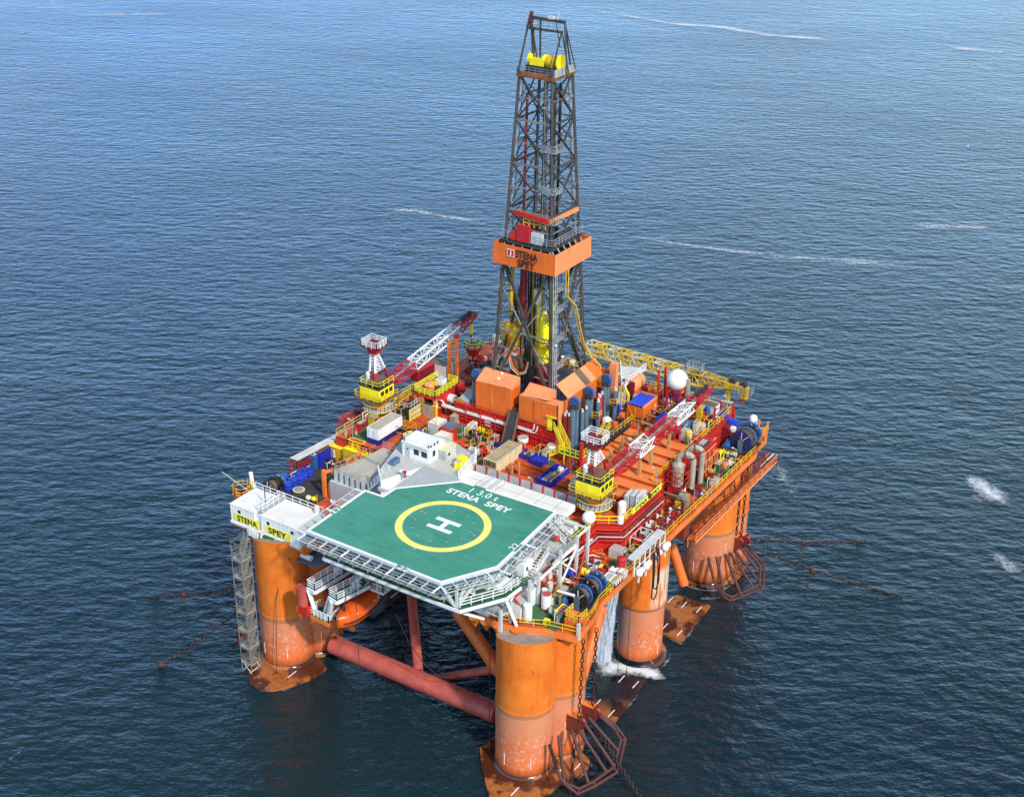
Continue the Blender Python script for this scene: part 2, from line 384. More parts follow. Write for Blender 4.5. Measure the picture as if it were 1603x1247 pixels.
def pad_mat():
    m, nt, b = new_mat('awash_steel'); p = pos(nt)
    n = noise(nt, p, .22, 6, .6); n2 = noise(nt, p, 1.1, 6, .6)
    c = mix(nt, ramp(nt, n2, [(.35, 0.), (.65, 1.)]), (.30, .085, .018), (.42, .15, .035))
    g = nt.nodes.new('ShaderNodeNewGeometry'); sp = nt.nodes.new('ShaderNodeSeparateXYZ'); nt.links.new(g.outputs['Position'], sp.inputs[0])
    wet = ramp(nt, math_(nt, 'MULTIPLY_ADD', sp.outputs[1], .12, math_(nt, 'MULTIPLY_ADD', sp.outputs[0], -.09, .62)), [(.0, 0.), (.55, 1.)])
    inb = math_(nt, 'MULTIPLY', math_(nt, 'GREATER_THAN', sp.outputs[1], 9.), math_(nt, 'LESS_THAN', sp.outputs[1], 24.))
    c = mix(nt, ramp(nt, n, [(.46, 0.), (.52, 1.)]), c, (.075, .022, .012))
    c = mix(nt, math_(nt, 'MULTIPLY', wet, inb), c, (.006, .010, .016))
    nt.links.new(c, b.inputs['Base Color'])
    nt.links.new(ramp(nt, n, [(.46, .6), (.52, .12)]), b.inputs['Roughness']); MAT['awash'] = m
pad_mat()

RIG = thing('drilling_rig', 'big orange semi submersible rig standing on fat columns in the sea', 'drilling rig', (-6.5, 26, 0))
ZL, ZU = 22., 26.3            # lower and upper deck levels
DZ = 20.                      # underside of the deck box

# pontoons: awash plates that show at the surface, body below
def pontoon(xc, pads):
    m = MB()
    m.prism([(xc - 6, -6), (xc - 3, -10.5), (xc + 3, -10.5), (xc + 6, -6), (xc + 6, 60), (xc, 66), (xc - 6, 60)], -6, -.25, 'awash')
    o = m.build('pontoon', RIG)
    for pd in pads:
        q = MB(); q.prism([(a[0], a[1]) for a in pd[0]], -.6, pd[1], 'awash')
        cx = sum(a[0] for a in pd[0]) / len(pd[0]); cy = sum(a[1] for a in pd[0]) / len(pd[0])
        for k in pd[2]: q.obox((k[0], k[1], pd[1] + .012), (.14, 1.9, .02), 'mark_white')
        q.build('pontoon_plate', o)
pontoon(17, [
    ([(9.56, -5.28, 0.40), (12.09, -8.52, 0.40), (16.15, -12.70, 0.40), (18.44, -13.28, 0.40), (21.31, -10.80, 0.40), (22.87, -5.17, 0.40), (24.09, -0.34, 0.40), (23.59, 0.86, 0.40), (20.97, 2.04, 0.40), (14.84, 2.73, 0.40), (10.37, -0.27, 0.40)], .4,
     [(18.35, -9.93, 0.40), (21.25, -2.84, 0.40), (22.80, -1.05, 0.40)]),
    ([(18.35, 10.07, 0.40), (22.46, 9.64, 0.40), (21.97, 20.35, 0.40), (18.24, 21.68, 0.40), (14.33, 17.94, 0.40)], .4, [(18.41, 11.81, 0.40), (21.20, 10.96, 0.40), (18.62, 18.64, 0.40), (20.99, 18.61, 0.40)]),
    ([(18.39, 32.15, 0.40), (21.82, 31.70, 0.40), (21.37, 43.02, 0.40), (15.56, 42.76, 0.40), (14.67, 39.99, 0.40)], .4, [(15.36, 40.89, 0.40), (17.80, 40.82, 0.40), (20.38, 40.87, 0.40), (17.95, 33.87, 0.40), (20.62, 33.65, 0.40)]),
    ([(16.06, 46.40, 0.40), (21.60, 51.26, 0.40), (21.93, 55.58, 0.40), (19.26, 62.56, 0.40), (14.07, 60.28, 0.40)], .4, [(20.07, 57.12, 0.40)])])
pontoon(-27, [
    ([(-31.50, -7.64, 0.40), (-28.51, -10.84, 0.40), (-26.46, -12.36, 0.40), (-24.44, -12.78, 0.40), (-22.52, -12.02, 0.40), (-21.38, -10.55, 0.40), (-19.94, -7.98, 0.40), (-19.17, -5.30, 0.40), (-19.29, -3.55, 0.40), (-21.56, -2.47, 0.40), (-28.46, -3.30, 0.40)], .4,
     [(-27.77, -9.99, 0.40), (-22.43, -7.67, 0.40)]),
    ([(-24.5, 10), (-21.2, 10), (-21.2, 21), (-27, 22), (-28, 10)], .4, [(-22.5, 11.5), (-22.4, 17)]),
    ([(-32, 29), (-22, 29), (-22, 43), (-32, 43)], .4, [])])

# columns
def lobe(m, x, y, r, top, ck='column_left', COL_RING=9.0, n=40):
    m.cyl((x, y, -1), (x, y, top), r, ck, n)
    m.lathe((x, y, COL_RING), [(r, -.5), (r + .07, -.22), (r + .09, .0), (r + .07, .22), (r, .5)], ck, n)
    m.lathe((x, y, 0), [(r, .75), (r + .32, .5), (r + .36, -.5)], 'awash', n)
def cut_top(m, x, y, r, ck, yc):
    # rim of the front lobe rises towards the front and frames a sloping cap
    n = 60; top = lambda xx, yy: 21.1 + .34 * max(0., (xx - x) * .5 - (yy - y) * .87); P = [(x + r * math.cos(2 * math.pi * i / n), y + r * math.sin(2 * math.pi * i / n)) for i in range(n)]
    m.add([(a, b, 20.88) for a, b in P] + [(a, b, top(a, b)) for a, b in P], [(i, (i + 1) % n, n + (i + 1) % n, n + i) for i in range(n)], ck, True)
    q = [(x + (a - x) * .97, y + (b - y) * .97) for a, b in P]
    m.add([(a, b, top(a, b)) for a, b in P] + [(a, b, top(a, b) - .02) for a, b in q], [(i, (i + 1) % n, n + (i + 1) % n, n + i) for i in range(n)], ck)
    m.add([(a, b, top(a, b) - .02) for a, b in q] + [(x, y, 21.05)], [(i, (i + 1) % n, n) for i in range(n)], 'cap')
def stripes(m, x, y, r, angs, z0, L=1.9):
    for a in angs:
        t = math.radians(a); p = V((x + math.cos(t) * (r + .02), y + math.sin(t) * (r + .02), z0)); m.bar(p, p + V((0, 0, L)), .12, 'mark_white', .03)
m = MB(); lobe(m, 16, -4, 3.95, 20.9, 'column_near', 10.8); lobe(m, 17.1, 1.8, 4.2, DZ, 'column_near', 10.8); lobe(m, 14.6, 2.2, 4.2, DZ - .1, 'column_near', 10.8)
cut_top(m, 16, -4, 3.95, 'column_near', -4.2); stripes(m, 16, -4, 3.95, (-100, -45), 2.); stripes(m, 17.1, 1.8, 4.2, (-38,), 4.6); stripes(m, 17.1, 1.8, 4.2, (-8,), 1.5)
m.build('column', RIG)
m = MB(); lobe(m, -26.3, -3.9, 3.95, 20.9); lobe(m, -25.5, 1.0, 4.2, DZ); lobe(m, -27.6, 1.6, 4.2, DZ - .1)
cut_top(m, -26.3, -3.9, 3.95, 'column_left', -5.2); stripes(m, -26.3, -3.9, 3.95, (-108, -50), 2.2); stripes(m, -25.5, 1, 4.2, (-33,), 2.6); stripes(m, -25.5, 1, 4.2, (-34,), 7.4)
m.build('column', RIG)
m = MB(); m.cyl((17.5, 26, -1), (17.5, 26, 9.9), 3.45, 'column_mid', 44); m.cyl((17.5, 26, 9.9), (17.5, 26, 10.4), 3.45, 'column_mid', 44, 3.7); m.cyl((17.5, 26, 10.4), (17.5, 26, DZ), 3.7, 'column_mid', 44)
m.lathe((17.5, 26, 0), [(3.45, 1.0), (3.9, .8), (4.25, .55), (4.3, -.5)], 'awash', 44)
stripes(m, 17.5, 26, 3.45, (-10,), 1.6)
m.build('column', RIG)
m = MB(); m.cyl((-27.5, 26, -1), (-27.5, 26, DZ), 3.6, 'column_left', 40); m.build('column', RIG)
m = MB(); lobe(m, 16.5, 51.6, 4.15, DZ, 'column_far', 9.9); lobe(m, 16.3, 57.4, 3.95, DZ - .1, 'column_far', 9.9)
stripes(m, 16.5, 51.6, 4.15, (-98, -55, -35), 2.4); stripes(m, 16.5, 51.6, 4.15, (-120, -25), 6.2)
m.build('column', RIG)
m = MB(); lobe(m, -26.5, 51.6, 4.15, DZ); lobe(m, -26.3, 57.4, 3.95, DZ - .1); m.build('column', RIG)

# braces
def brace(p, q, r, mat='pink_brace', n=28):
    m = MB(); m.cyl(p, q, r, mat, n); m.build('brace', RIG)
b0 = (-19.91, -1.00, 2.77); b1 = (9.55, -1.00, 3.24)
brace(b0, b1, 1.42)
brace(V((-4.79, 0.00, 3.68)), V((-12.76, 9.00, 9.95)), .72)
brace((-4.46, 1.50, 1.23), (6.41, 4.00, 6.40), .62)
brace((2.22, 0.00, 17.09), (10.02, -1.00, 10.51), .95, 'orange')
brace((16.00, 37.92, 12.90), (19.00, 37.51, 6.53), .78, 'orange')
brace((16.00, 16.25, 13.55), (17.50, 8.06, 6.35), .85, 'orange')

# ---------------------------------------------------------------- deck box of the rig
def inset(poly, d):
    n = len(poly); out = []
    for i in range(n):
        p0, p1, p2 = (V((*poly[(i + k) % n][:2], 0)) for k in (-1, 0, 1))
        a = (p1 - p0).normalized(); b = (p2 - p1).normalized()
        na, nb = V((-a.y, a.x, 0)), V((-b.y, b.x, 0)); h = (na + nb).normalized(); k = d / max(.3, h.dot(na)); out.append(p1 + h * k)
    return out
FRONT = [(9.00, -4.66, 22.00), (11.85, -4.95, 22.00), (14.04, -4.42, 22.00), (14.79, -4.15, 22.00), (18.27, -2.54, 22.00), (22.33, -1.72, 22.00), (22.14, 0.97, 22.00), (21.98, 2.55, 22.00)]
low = [(-34, -5.3), (-20.6, -5.3), (-20.6, -.6), (7.2, -.6)] + [(p[0], p[1]) for p in FRONT] + [(21.1, 6.5), (21., 30), (21.2, 56.8), (19.5, 62.5), (-33, 62.5), (-35, 58), (-35, 12), (-34, 6)]
m = MB(); m.prism(low, 20.9, ZL, 'lip_orange', 'orange_deck')
m.prism([(-32, -4.5), (-21, -4.5), (-21, 0), (19.5, 0.5), (19.6, 58), (-32, 58)], DZ, 20.9, 'orange')
for y in range(2, 60, 3): m.box(-31, 19, y, y + .3, DZ - .5, DZ, 'rust_red')
m.build('main_deck', RIG)
# green walkways painted on the lower deck
m = MB()
for x0, x1, y0, y1 in ((11.2, 19.4, -2.4, 1.6), (17.3, 18.3, 6, 30), (13, 17, 2.5, 3.7), (-30, -22, -1, 1.2), (-33.6, -32.6, 4, 24), (-29.5, -27.2, 8, 14)):
    m.box(x0, x1, y0, y1, ZL, ZL + .02, 'green_deck'); m.build('painted_walkway', RIG); m = MB()
# upper deck block
up = [(-33, 17), (-20, 17), (-12.8, 15.4), (11.2, 15.4), (13.9, 10), (13.9, 17.2), (17, 19.2), (17, 31), (15.2, 31), (15.2, 61), (-33, 61)]
m = MB(); m.prism(up, ZL, ZU - .35, 'red', 'orange_deck'); m.prism(up, ZU - .35, ZU, 'red_dark', 'orange_deck')
m.build('upper_deck', RIG)
m = MB()
for x0, x1, y0, y1 in ((12.2, 13.5, 10.5, 22.6), (8, 12.2, 21.3, 22.6), (-22, 0, 27.9, 29.4), (-20, -3, 22.5, 23.6), (3.4, 4.4, 20, 30), (-31, -27.3, 18, 26)):
    m.box(x0, x1, y0, y1, ZU, ZU + .02, 'green_deck'); m.build('painted_walkway', RIG); m = MB()
# wall of the upper deck seen from the right: stiffeners, walkway flange, pipes
m = MB()
for y in (20.5, 22, 23.5, 25, 26.5, 28, 29.5): m.box(17, 17.18, y, y + .15, ZL, 25.2, 'lip_orange')
m.box(17.02, 17.4, 19.3, 31, 25.2, 25.5, 'rust_red')
for k in range(4): m.tube([(14.15 + .25 * k, 9, 25.7 - .5 * k), (14.15 + .25 * k, 16.7, 25.7 - .5 * k), (17.3 + .2 * k, 18.6, 25.7 - .5 * k), (17.3 + .2 * k, 30.5, 25.7 - .5 * k)], .11, ('red', 'red_dark', 'grey', 'crimson')[k], 6)
m.tube([(13.6, 5, 25.2), (14.6, 10, 25.2), (14.6, 15, 25.2)], .16, 'white_dirty', 8)
for y in (20, 23.5, 27): m.box(17.1, 17.25, y, y + 2.2, 22.3, 24.2, 'orange')
m.build('pipe_run', RIG)
# pipe deck: bays of plate between beams
m = MB()
for i, y in enumerate([18.6, 21.5, 24.4, 27.3, 30.2, 33.1, 36, 38.9, 41.8]):
    x0 = 4.6 if y > 29 else (8.4 if y > 20 else 2.); x1 = 16.6 if y < 31 else 15
    if y < 22: x1 = 11 if y < 20 else 9
    m.box(x0, x1, y, y + 2.05, ZU + .3, ZU + .85, 'orange_deck', 'lip_orange'); m.box(x0, x1, y + .1, y + 1.9, ZU, ZU + .3, 'red_dark'); m.box(x0, x1, y + 2.05, y + 2.2, ZU + .2, ZU + .95, 'orange_deck')
for i, y in enumerate([18.2, 20.6, 23.0, 25.4]): m.box(-8.2, 7.6, y, y + 1.7, ZU + .05, ZU + .4, 'orange_deck')
m.build('pipe_deck_grating', RIG)
m = MB()
for p in ((7.58, 36.09, 26.30), (7.98, 31.80, 26.30), (13.13, 31.34, 26.30), (13.00, 35.21, 26.30), (12.93, 41.21, 26.30), (8.21, 39.23, 26.30), (9.03, 41.04, 26.30)):
    m.obox((p[0], p[1], p[2] + 1.7), (.42, .42, 3.4), 'pads'); m.obox((p[0], p[1], p[2] + .3), (.7, .7, .5), 'mustard'); m.build('stanchion', RIG); m = MB()
for p in ((-2.45, 22.60, 26.30), (-3.00, 21.53, 26.30)):
    m.obox((p[0], p[1], p[2] + 1.1), (.3, .3, 2.2), 'pads'); m.build('stanchion', RIG); m = MB()
# railings round both decks
m = MB(); e = inset(low, .25); m.rail([(p.x, p.y, ZL) for p in e[4:15]], 'yellow_rail', 1.15, .09, 1.8, 1); m.build('railing', RIG)
m = MB(); m.rail([(13.8, 10, ZU), (13.8, 17.3, ZU), (16.9, 19.3, ZU), (16.9, 22.2, ZU)], 'yellow', 1.15, .09, 1.5, 1); m.rail([(16.9, 31, ZU), (15.1, 31, ZU), (15.1, 52, ZU)], 'yellow_rail', 1.15, .08, 1.8, 1); m.build('railing', RIG)
m = MB(); m.rail([(-32.9, 17, ZU), (-32.9, 60, ZU), (15, 60.6, ZU), (15.1, 52, ZU)], 'yellow_rail', 1.15, .08, 2.2, 1); m.rail([(-34.6, 8, ZL), (-34.8, 20, ZL)], 'white', 1.15, .09, 1.8, 1); m.build('railing', RIG)
# name board on the rail
m = MB(); a, b = V((17.06, 22.2, ZU + .02)), V((17.06, 31., ZU + .02))
m.box(17.0, 17.06, 22.2, 31., ZU + .05, ZU + 1.1, 'mark_yellow')
m.text('STENA', (17.07, 22.9, ZU + .26), (0, 1, 0), (0, 0, 1), .64, 'mark_black', .035, 3.5)
m.text('SPEY', (17.07, 27.7, ZU + .26), (0, 1, 0), (0, 0, 1), .64, 'mark_black', .035, 2.7)
m.obox((17.2, 26.9, ZU + .9), (.4, .35, .7), 'dark')
m.build('name_board', RIG)
# cut cone over the front lobe of the two front columns and the flare under the deck edge
m = MB()
for p, q in (((14.51, -4.01, 21.40), (14.56, -4.51, 20.00)), ((8.21, -4.36, 20.90), (9.28, -4.73, 19.60)), ((9.95, -4.22, 20.90), (10.55, -4.20, 19.80)), ((11.75, -4.36, 21.20), (10.55, -4.20, 19.80))):
    p, q = V(p), V(q); m.cyl(p, (p.x, p.y, p.z - 1.3), .9, 'lip_orange', 10, .25); m.build('edge_bracket', RIG); m = MB()

# ---------------------------------------------------------------- helideck
HZ0 = 30.
A_, B_, C_, D_, E_, F_, G_, H_ = (-14.38, -11.33, 30.00), (-14.69, 1.62, 30.00), (-11.62, 1.74, 30.00), (-11.56, 4.37, 30.00), (-4.88, 11.28, 30.00), (10.87, 11.76, 30.00), (11.76, -4.18, 30.00), (7.68, -11.26, 30.00)
HP = [(p[0], p[1]) for p in (A_, H_, G_, F_, E_, D_, C_, B_)]
def heli_mat():
    m, nt, b = new_mat('heli_green'); p = pos(nt)
    n = noise(nt, p, .35, 5); st = noise(nt, pos(nt, (.25, 2.4, 1)), 1., 4, .6); n3 = noise(nt, pos(nt, (.5, 1.6, 1)), .35, 5, .6)
    c = mix(nt, ramp(nt, n, [(.3, 0.), (.7, 1.)]), (.036, .22, .14), (.056, .285, .19))
    c = mix(nt, math_(nt, 'MULTIPLY', ramp(nt, st, [(.45, 0.), (.75, 1.)]), .35), c, (.13, .38, .28))
    c = mix(nt, math_(nt, 'MULTIPLY', ramp(nt, n3, [(.60, 0.), (.68, 1.)]), .5), c, (.02, .13, .085))
    g = nt.nodes.new('ShaderNodeNewGeometry'); sp = nt.nodes.new('ShaderNodeSeparateXYZ'); nt.links.new(g.outputs['Position'], sp.inputs[0])
    sm = math_(nt, 'LESS_THAN', math_(nt, 'FRACT', math_(nt, 'DIVIDE', sp.outputs[1], 1.22)), .03)
    c = mix(nt, math_(nt, 'MULTIPLY', sm, .22), c, (.01, .06, .04))
    sc_ = noise(nt, pos(nt, (.12, 1.1, 1)), 1.3, 6, .7); c = mix(nt, math_(nt, 'MULTIPLY', ramp(nt, sc_, [(.58, 0.), (.64, 1.)]), .3), c, (.02, .07, .055))
    nt.links.new(c, b.inputs['Base Color']); b.inputs['Roughness'].default_value = .55; MAT['heli'] = m
    m, nt, b = new_mat('heli_yellow'); n = noise(nt, pos(nt, (.5, 2, 1)), 1., 5)
    nt.links.new(mix(nt, n, (.80, .72, .10), (.84, .80, .26)), b.inputs['Base Color']); b.inputs['Roughness'].default_value = .6; MAT['heli_yellow'] = m
heli_mat()
HEL = thing('helideck', 'green octagonal helicopter deck with a yellow ring and a white H', 'helideck', (0, 0, 30))
m = MB(); m.prism(HP, 29.6, HZ0, 'grey_light', 'heli'); m.build('landing_deck', HEL)
m = MB(); hp = [V((*p, 0)) for p in HP]; inn = inset(HP, .42); zl = V((0, 0, HZ0 + .012))
gaps = [V((1.69, -11.25, 30.00)), V((11.02, 1.04, 30.00)), V((-14.46, -5.12, 30.00)), V((-1.67, 11.32, 30.00))]
for i in range(8):
    a, b, a2, b2 = hp[i], hp[(i + 1) % 8], inn[i], inn[(i + 1) % 8]; Ln = (b - a).length; cuts = []
    for gp in gaps:
        q = V((gp.x, gp.y, 0)); t = (q - a).dot(b - a) / Ln ** 2; d = (a.lerp(b, t) - q).length
        if 0 < t < 1 and d < 1.6: cuts.append((t - 1.0 / Ln, t + 1.0 / Ln))
    t0 = 0.
    for c0, c1 in cuts + [(1., 1.)]:
        if c0 > t0: m.poly([a.lerp(b, t0) + zl, a.lerp(b, c0) + zl, a2.lerp(b2, c0) + zl, a2.lerp(b2, t0) + zl], 'mark_white')
        t0 = c1
m.build('perimeter_line', HEL)
m = MB(); n = 96
for i in range(n):
    t, u = 2 * math.pi * i / n, 2 * math.pi * (i + 1) / n
    m.poly([(r * math.cos(k), r * math.sin(k), HZ0 + .012) for r, k in ((5.5, t), (6.5, t), (6.5, u), (5.5, u))], 'heli_yellow')
m.build('landing_circle', HEL)
m = MB(); zc = HZ0 + .016
for y in (-1.28, .86): m.box(-1.95, 1.95, y, y + .72, HZ0, zc, 'mark_white')
m.box(-.36, .36, -.56, .86, HZ0, zc, 'mark_white'); m.build('letter_mark', HEL)
m = MB(); o = V((-4.98, 7.52, 30.00)); m.text('STENA', (o.x, o.y, HZ0), (1, 0, 0), (0, 1, 0), 1.25, 'mark_white', .035, 5.35); m.build('name_text', HEL)
m = MB(); m.text('SPEY', (o.x + 6.45, o.y, HZ0), (1, 0, 0), (0, 1, 0), 1.25, 'mark_white', .035, 4.0); m.build('name_text', HEL)
m = MB(); o = V((-2.29, 9.28, 30.00)); m.text('1 3.0 t', (o.x, o.y, HZ0), (1, 0, 0), (0, 1, 0), 1.35, 'mark_white', .01, 4.6); m.build('weight_text', HEL)
for px, xd, yd in (((1.12, -11.72, 30.00), (1, 0, 0), (0, 1, 0)), ((-14.06, -5.87, 30.00), (0, 1, 0), (-1, 0, 0)), ((11.16, 0.21, 30.00), (0, 1, 0), (-1, 0, 0))):
    m = MB(); m.text('22', (px[0], px[1], HZ0), xd, yd, .95, 'mark_white', .01, 1.55); m.build('size_text', HEL)
m = MB()
for i in range(12):
    t = math.radians(30 * i + 12); m.cyl((4.1 * math.cos(t), 4.1 * math.sin(t), HZ0), (4.1 * math.cos(t), 4.1 * math.sin(t), HZ0 + .04), .08, 'grey_light', 8)
for p in ((0.18, -6.66, 30.00), (4.89, -4.21, 30.00), (4.84, 0.26, 30.00), (-4.61, 1.35, 30.00)): m.cyl(p, (p[0], p[1], HZ0 + .06), .16, 'grey', 8)
m.build('tie_down', HEL)
# perimeter safety net frame and edge girders
def netframe(a, b, out, k, w=1.7, drop=.5):
    m = MB(); a, b, out = V((*a, 29.55)), V((*b, 29.55)), V((*out, 0)); dz = V((0, 0, -drop * .4))
    for t in (.0, .33, .66, 1.): m.bar(a + out * (w * t + .05), b + out * (w * t + .05), .1 if t in (0, 1) else .05, 'grey_light' if t else 'galv')
    for i in range(k + 1):
        p = a.lerp(b, i / k); m.bar(p, p + out * (w + .1), .2 if i % 2 == 0 else .1, 'white' if i % 4 == 0 else 'grey_light', .14); m.bar(p + V((0, 0, -1.2)), p + out * w, .09, 'galv')
    m.bar(a + V((0, 0, -.15)) + out * .02, b + V((0, 0, -.15)) + out * .02, .18, 'blue_steel', .4)
    m.bar(a + V((0, 0, -1.9)), b + V((0, 0, -1.9)), .22, 'grey')
    for i in range(k): m.bar(a.lerp(b, i / k) + V((0, 0, -.3)), a.lerp(b, (i + 1) / k) + V((0, 0, -1.9)) if i % 2 == 0 else a.lerp(b, (i + 1) / k) + V((0, 0, -.3)), .12, 'blue_steel'); m.bar(a.lerp(b, i / k) + V((0, 0, -1.9)), a.lerp(b, (i + 1) / k) + V((0, 0, -.3)), .12, 'grey')
    m.build('net_frame', HEL)
netframe(HP[0], HP[1], (0, -1), 12)
n_ = V((HP[2][1] - HP[1][1], -(HP[2][0] - HP[1][0]), 0)).normalized(); netframe(HP[1], HP[2], (n_.x, n_.y), 5)
netframe(HP[2], HP[3], (1, 0), 9); netframe(HP[7], HP[0], (-1, 0), 8)
# space frame under the deck
m = MB()
for x in (-12, -7, -2, 3, 7.4):
    m.bar((x, -11, 29.3), (x, 11, 29.3), .3, 'grey_light', .6)
for y in (-10.6, -6, -1, 4, 9): m.bar((-14.2, y, 29.2), (7.4 if y < -8 else 11, y, 29.2), .3, 'grey_light', .5)
for x in (-12, -7, -2, 3): m.bar((x, -10.6, 29), (x + 2.5, -9.3, 26.4), .2, 'grey_light'); m.bar((x + 5, -10.6, 29), (x + 2.5, -9.3, 26.4), .2, 'grey_light'); m.cyl((x + 2.5, -9.3, 29.3), (x + 2.5, -9.3, 26.2), .16, 'blue_steel', 8)
nd = V((9.38, -10.19, 26.30))
for q in ((7.3, -10.9, 29.5), (5.2, -10.6, 29.5), (9.3, -7.4, 29.5), (10.3, -5.8, 29.4), (nd.x, nd.y, 29.6)): m.bar(nd, q, .3, 'grey_light')
n2 = V((9.51, -6.53, 26.30)); m.bar(n2, (9.6, -6.6, 29.5), .26, 'grey_light'); m.bar(n2, (8.2, -9.4, 29.5), .26, 'grey_light')
m.build('support_frame', HEL)

# ---------------------------------------------------------------- lower platform of the helideck support
lp = [(-1.43, -10.94, 26.20), (10.19, -10.69, 26.20), (13.53, -5.02, 26.20), (13.77, -1.92, 26.20)]
LP = [(p[0], p[1]) for p in lp]
ACC = thing('accommodation_block', 'white accommodation block below the green helicopter deck with outside stairs', 'quarters', (0, 4, 22))
poly = LP + [(LP[3][0], 2), (-1.2, 2), (-1.2, LP[0][1])]
m = MB(); m.prism(LP + [(LP[3][0], 1), (-12, 1), (-12, LP[0][1])], 25.85, 26.15, 'blue_steel', 'green')
for a, b in zip([(-12, LP[0][1])] + LP, LP): a, b = V((*a, 26.3)), V((*b, 26.3)); m.bar(a, b, .22, 'white', .42)
m.build('lower_platform', ACC)
m = MB(); q = inset(LP + [(LP[3][0], 2), (-1.2, 2)], .5); m.rail([(p.x, p.y, 26.5) for p in q[1:4]], 'white', 1.3, .1, 1.6, 2)
m.rail([(-12, LP[0][1] + .3, 26.5), (q[1].x, q[1].y, 26.5)], 'white', .5, .08, 2.4, 0); m.build('railing', ACC)
m = MB()
for a, b in (((13.53, -5.01, 26.00), (14.72, -4.36, 22.20)), ((9.99, -10.09, 25.80), (10.61, -5.95, 22.60))): m.bar(a, b, .34, 'white')
m.build('platform_strut', ACC)
# main block
m = MB(); m.box(-12.8, 10.4, -4.6, 15.3, ZL, 29.25, 'white', 'roof_white'); m.box(-12.8, 11.4, 11.6, 15.6, 28.4, 29.35, 'white', 'roof_white')
m.box(10.4, 12.6, 6.5, 14.6, ZL, 27.4, 'white', 'grey_deck')
bc = (14.27, -2.78, 22.00); m.box(bc[0] - 5.6, bc[0], bc[1], bc[1] + 2.6, ZL, 23.65, 'white', 'grey_light'); m.box(bc[0] - 2.2, bc[0] - .3, bc[1] + 2.7, bc[1] + 4.8, ZL, 24.6, 'white', 'grey_light')
m.build('wall', ACC)
m = MB()
for x in (-9.5, -6.4, -3.2, 0, 3.3, 6.5, 9.4): m.box(x, x + .07, 11.5, 15.55, 29.35, 29.38, 'grey')
m.box(-12, 11.3, 13.6, 13.66, 29.35, 29.38, 'grey')
for x in (-2.6, -1.3): m.box(x, x + .75, 11.45, 15.6, 29.36, 29.46, 'grey_light')
m.build('roof_seam', ACC)
m = MB()
for i in range(9):
    x = -6.6 + i * 1.95; m.poly([(x + .1, 17.1, 27.9), (x + 1.75, 17.1, 27.9), (x + 1.75, 17.5, 29.3), (x + .1, 17.5, 29.3)], 'grey')
    m.poly([(x + .1, 17.15, 27.9), (x + 1.75, 17.15, 27.9), (x + 1.75, 17.55, 29.3), (x + .1, 17.55, 29.3)][::-1], 'grey'); m.cyl((x - .1, 17.3, 26.3), (x - .1, 17.45, 29.5), .28, 'red', 6, .1)
m.build('wind_screen', ACC)
# windows and doors on the right side and under the deck
for y, z in ((7.2, 24.3), (9.2, 24.3), (11.4, 24.3), (13.2, 24.3)):
    m = MB(); m.box(12.6, 12.66, y, y + .9, z, z + .8, 'grey'); m.box(12.66, 12.68, y + .1, y + .8, z + .1, z + .7, 'glass'); m.build('window', ACC)
for y in (-3.4, -2.6, 1.): m = MB(); m.box(10.8, 10.86, y, y + .55, 23.2, 24.3, 'glass') if y < -1 else m.box(10.41, 10.48, y, y + .9, 26.3, 28.3, 'grey_light'); m.build('door' if y > 0 else 'window', ACC)
# outside stairs and landings on the right
def landing(px, z, rail=True):
    m = MB(); m.prism([(p[0], p[1]) for p in px], z - .18, z, 'grey_light', 'grey_deck'); m.build('landing', ACC)
    if rail:
        m = MB(); q = [(p[0], p[1], z) for p in px]; m.rail(q, 'galv', 1.1, .07, 1.2, 2, True); m.build('railing', ACC)
landing([(11.9, 5.4), (15.2, 5.4), (15.2, 9.6), (11.9, 9.6)], 27.6)
landing([(11.6, -.6), (14.2, -.6), (14.2, 1.4), (11.6, 1.4)], 25.9)
landing([(11., -6.2), (13.4, -6.2), (13.4, -3.9), (11., -3.9)], 24.1)
for a, b, w in (((11.7, 9, 29.6), (14.3, 9, 27.7), 1.4), ((12.8, 5.4, 27.6), (12.8, 1.4, 25.9), 1.2), ((12.3, -.6, 25.9), (12.3, -3.9, 24.1), 1.2)):
    m = MB(); m.stairs(a, b, w, 'white', 'brown', 9, 'white'); m.build('staircase', ACC)
m = MB()
for x, y, z in ((15.3, 9.6, 28.8), (15.3, 5.3, 28.8), (14.3, 1.5, 27), (14.3, -.7, 27), (13.5, -4, 25.2), (13.5, -6.3, 25.2), (15.3, 12.6, 28.6)): m.bar((x, y, ZL), (x, y, z), .36, 'grey_light'); m.build('stair_post', ACC); m = MB()
for a, b in (((15.3, 5.3, 27.3), (15.3, 9.6, 27.3)), ((15.3, 9.6, 28.6), (15.3, 12.6, 28.6)), ((14.3, 1.5, 25.7), (15.3, 5.3, 27.2)), ((15.3, 5.3, 23), (15.3, 9.6, 27)), ((15.3, 9.6, 23), (15.3, 5.3, 27)), ((15.3, 12.6, 28.4), (11.2, 12.6, 28.4)), ((15.3, 9.6, 27.3), (11.2, 9.6, 28.9))): m.bar(a, b, .22, 'white')
m.build('stair_frame', ACC)
m = MB(); m.box(11.3, 12.7, .4, 2.4, 25.9, 28.1, 'white'); m.box(12.7, 12.74, .9, 1.3, 26.9, 27.5, 'glass'); m.build('cabin', ACC)
m = MB(); m.box(10.4, 12.3, -3.9, -1.2, 24.1, 26.6, 'white'); m.box(12.3, 12.34, -2.2, -1.7, 25.2, 25.9, 'glass'); m.build('cabin', ACC)
m = MB()
for i in range(1, 6):
    y = -4.4 + i * 2.4; m.tube([(13.6, y, 22.3), (13.6, y, 23.6), (12.7, y, 24.4), (12.7, y + 2, 24.4)], .13 + .05 * (i % 2), ('white', 'crimson', 'white_dirty')[i % 3], 8)
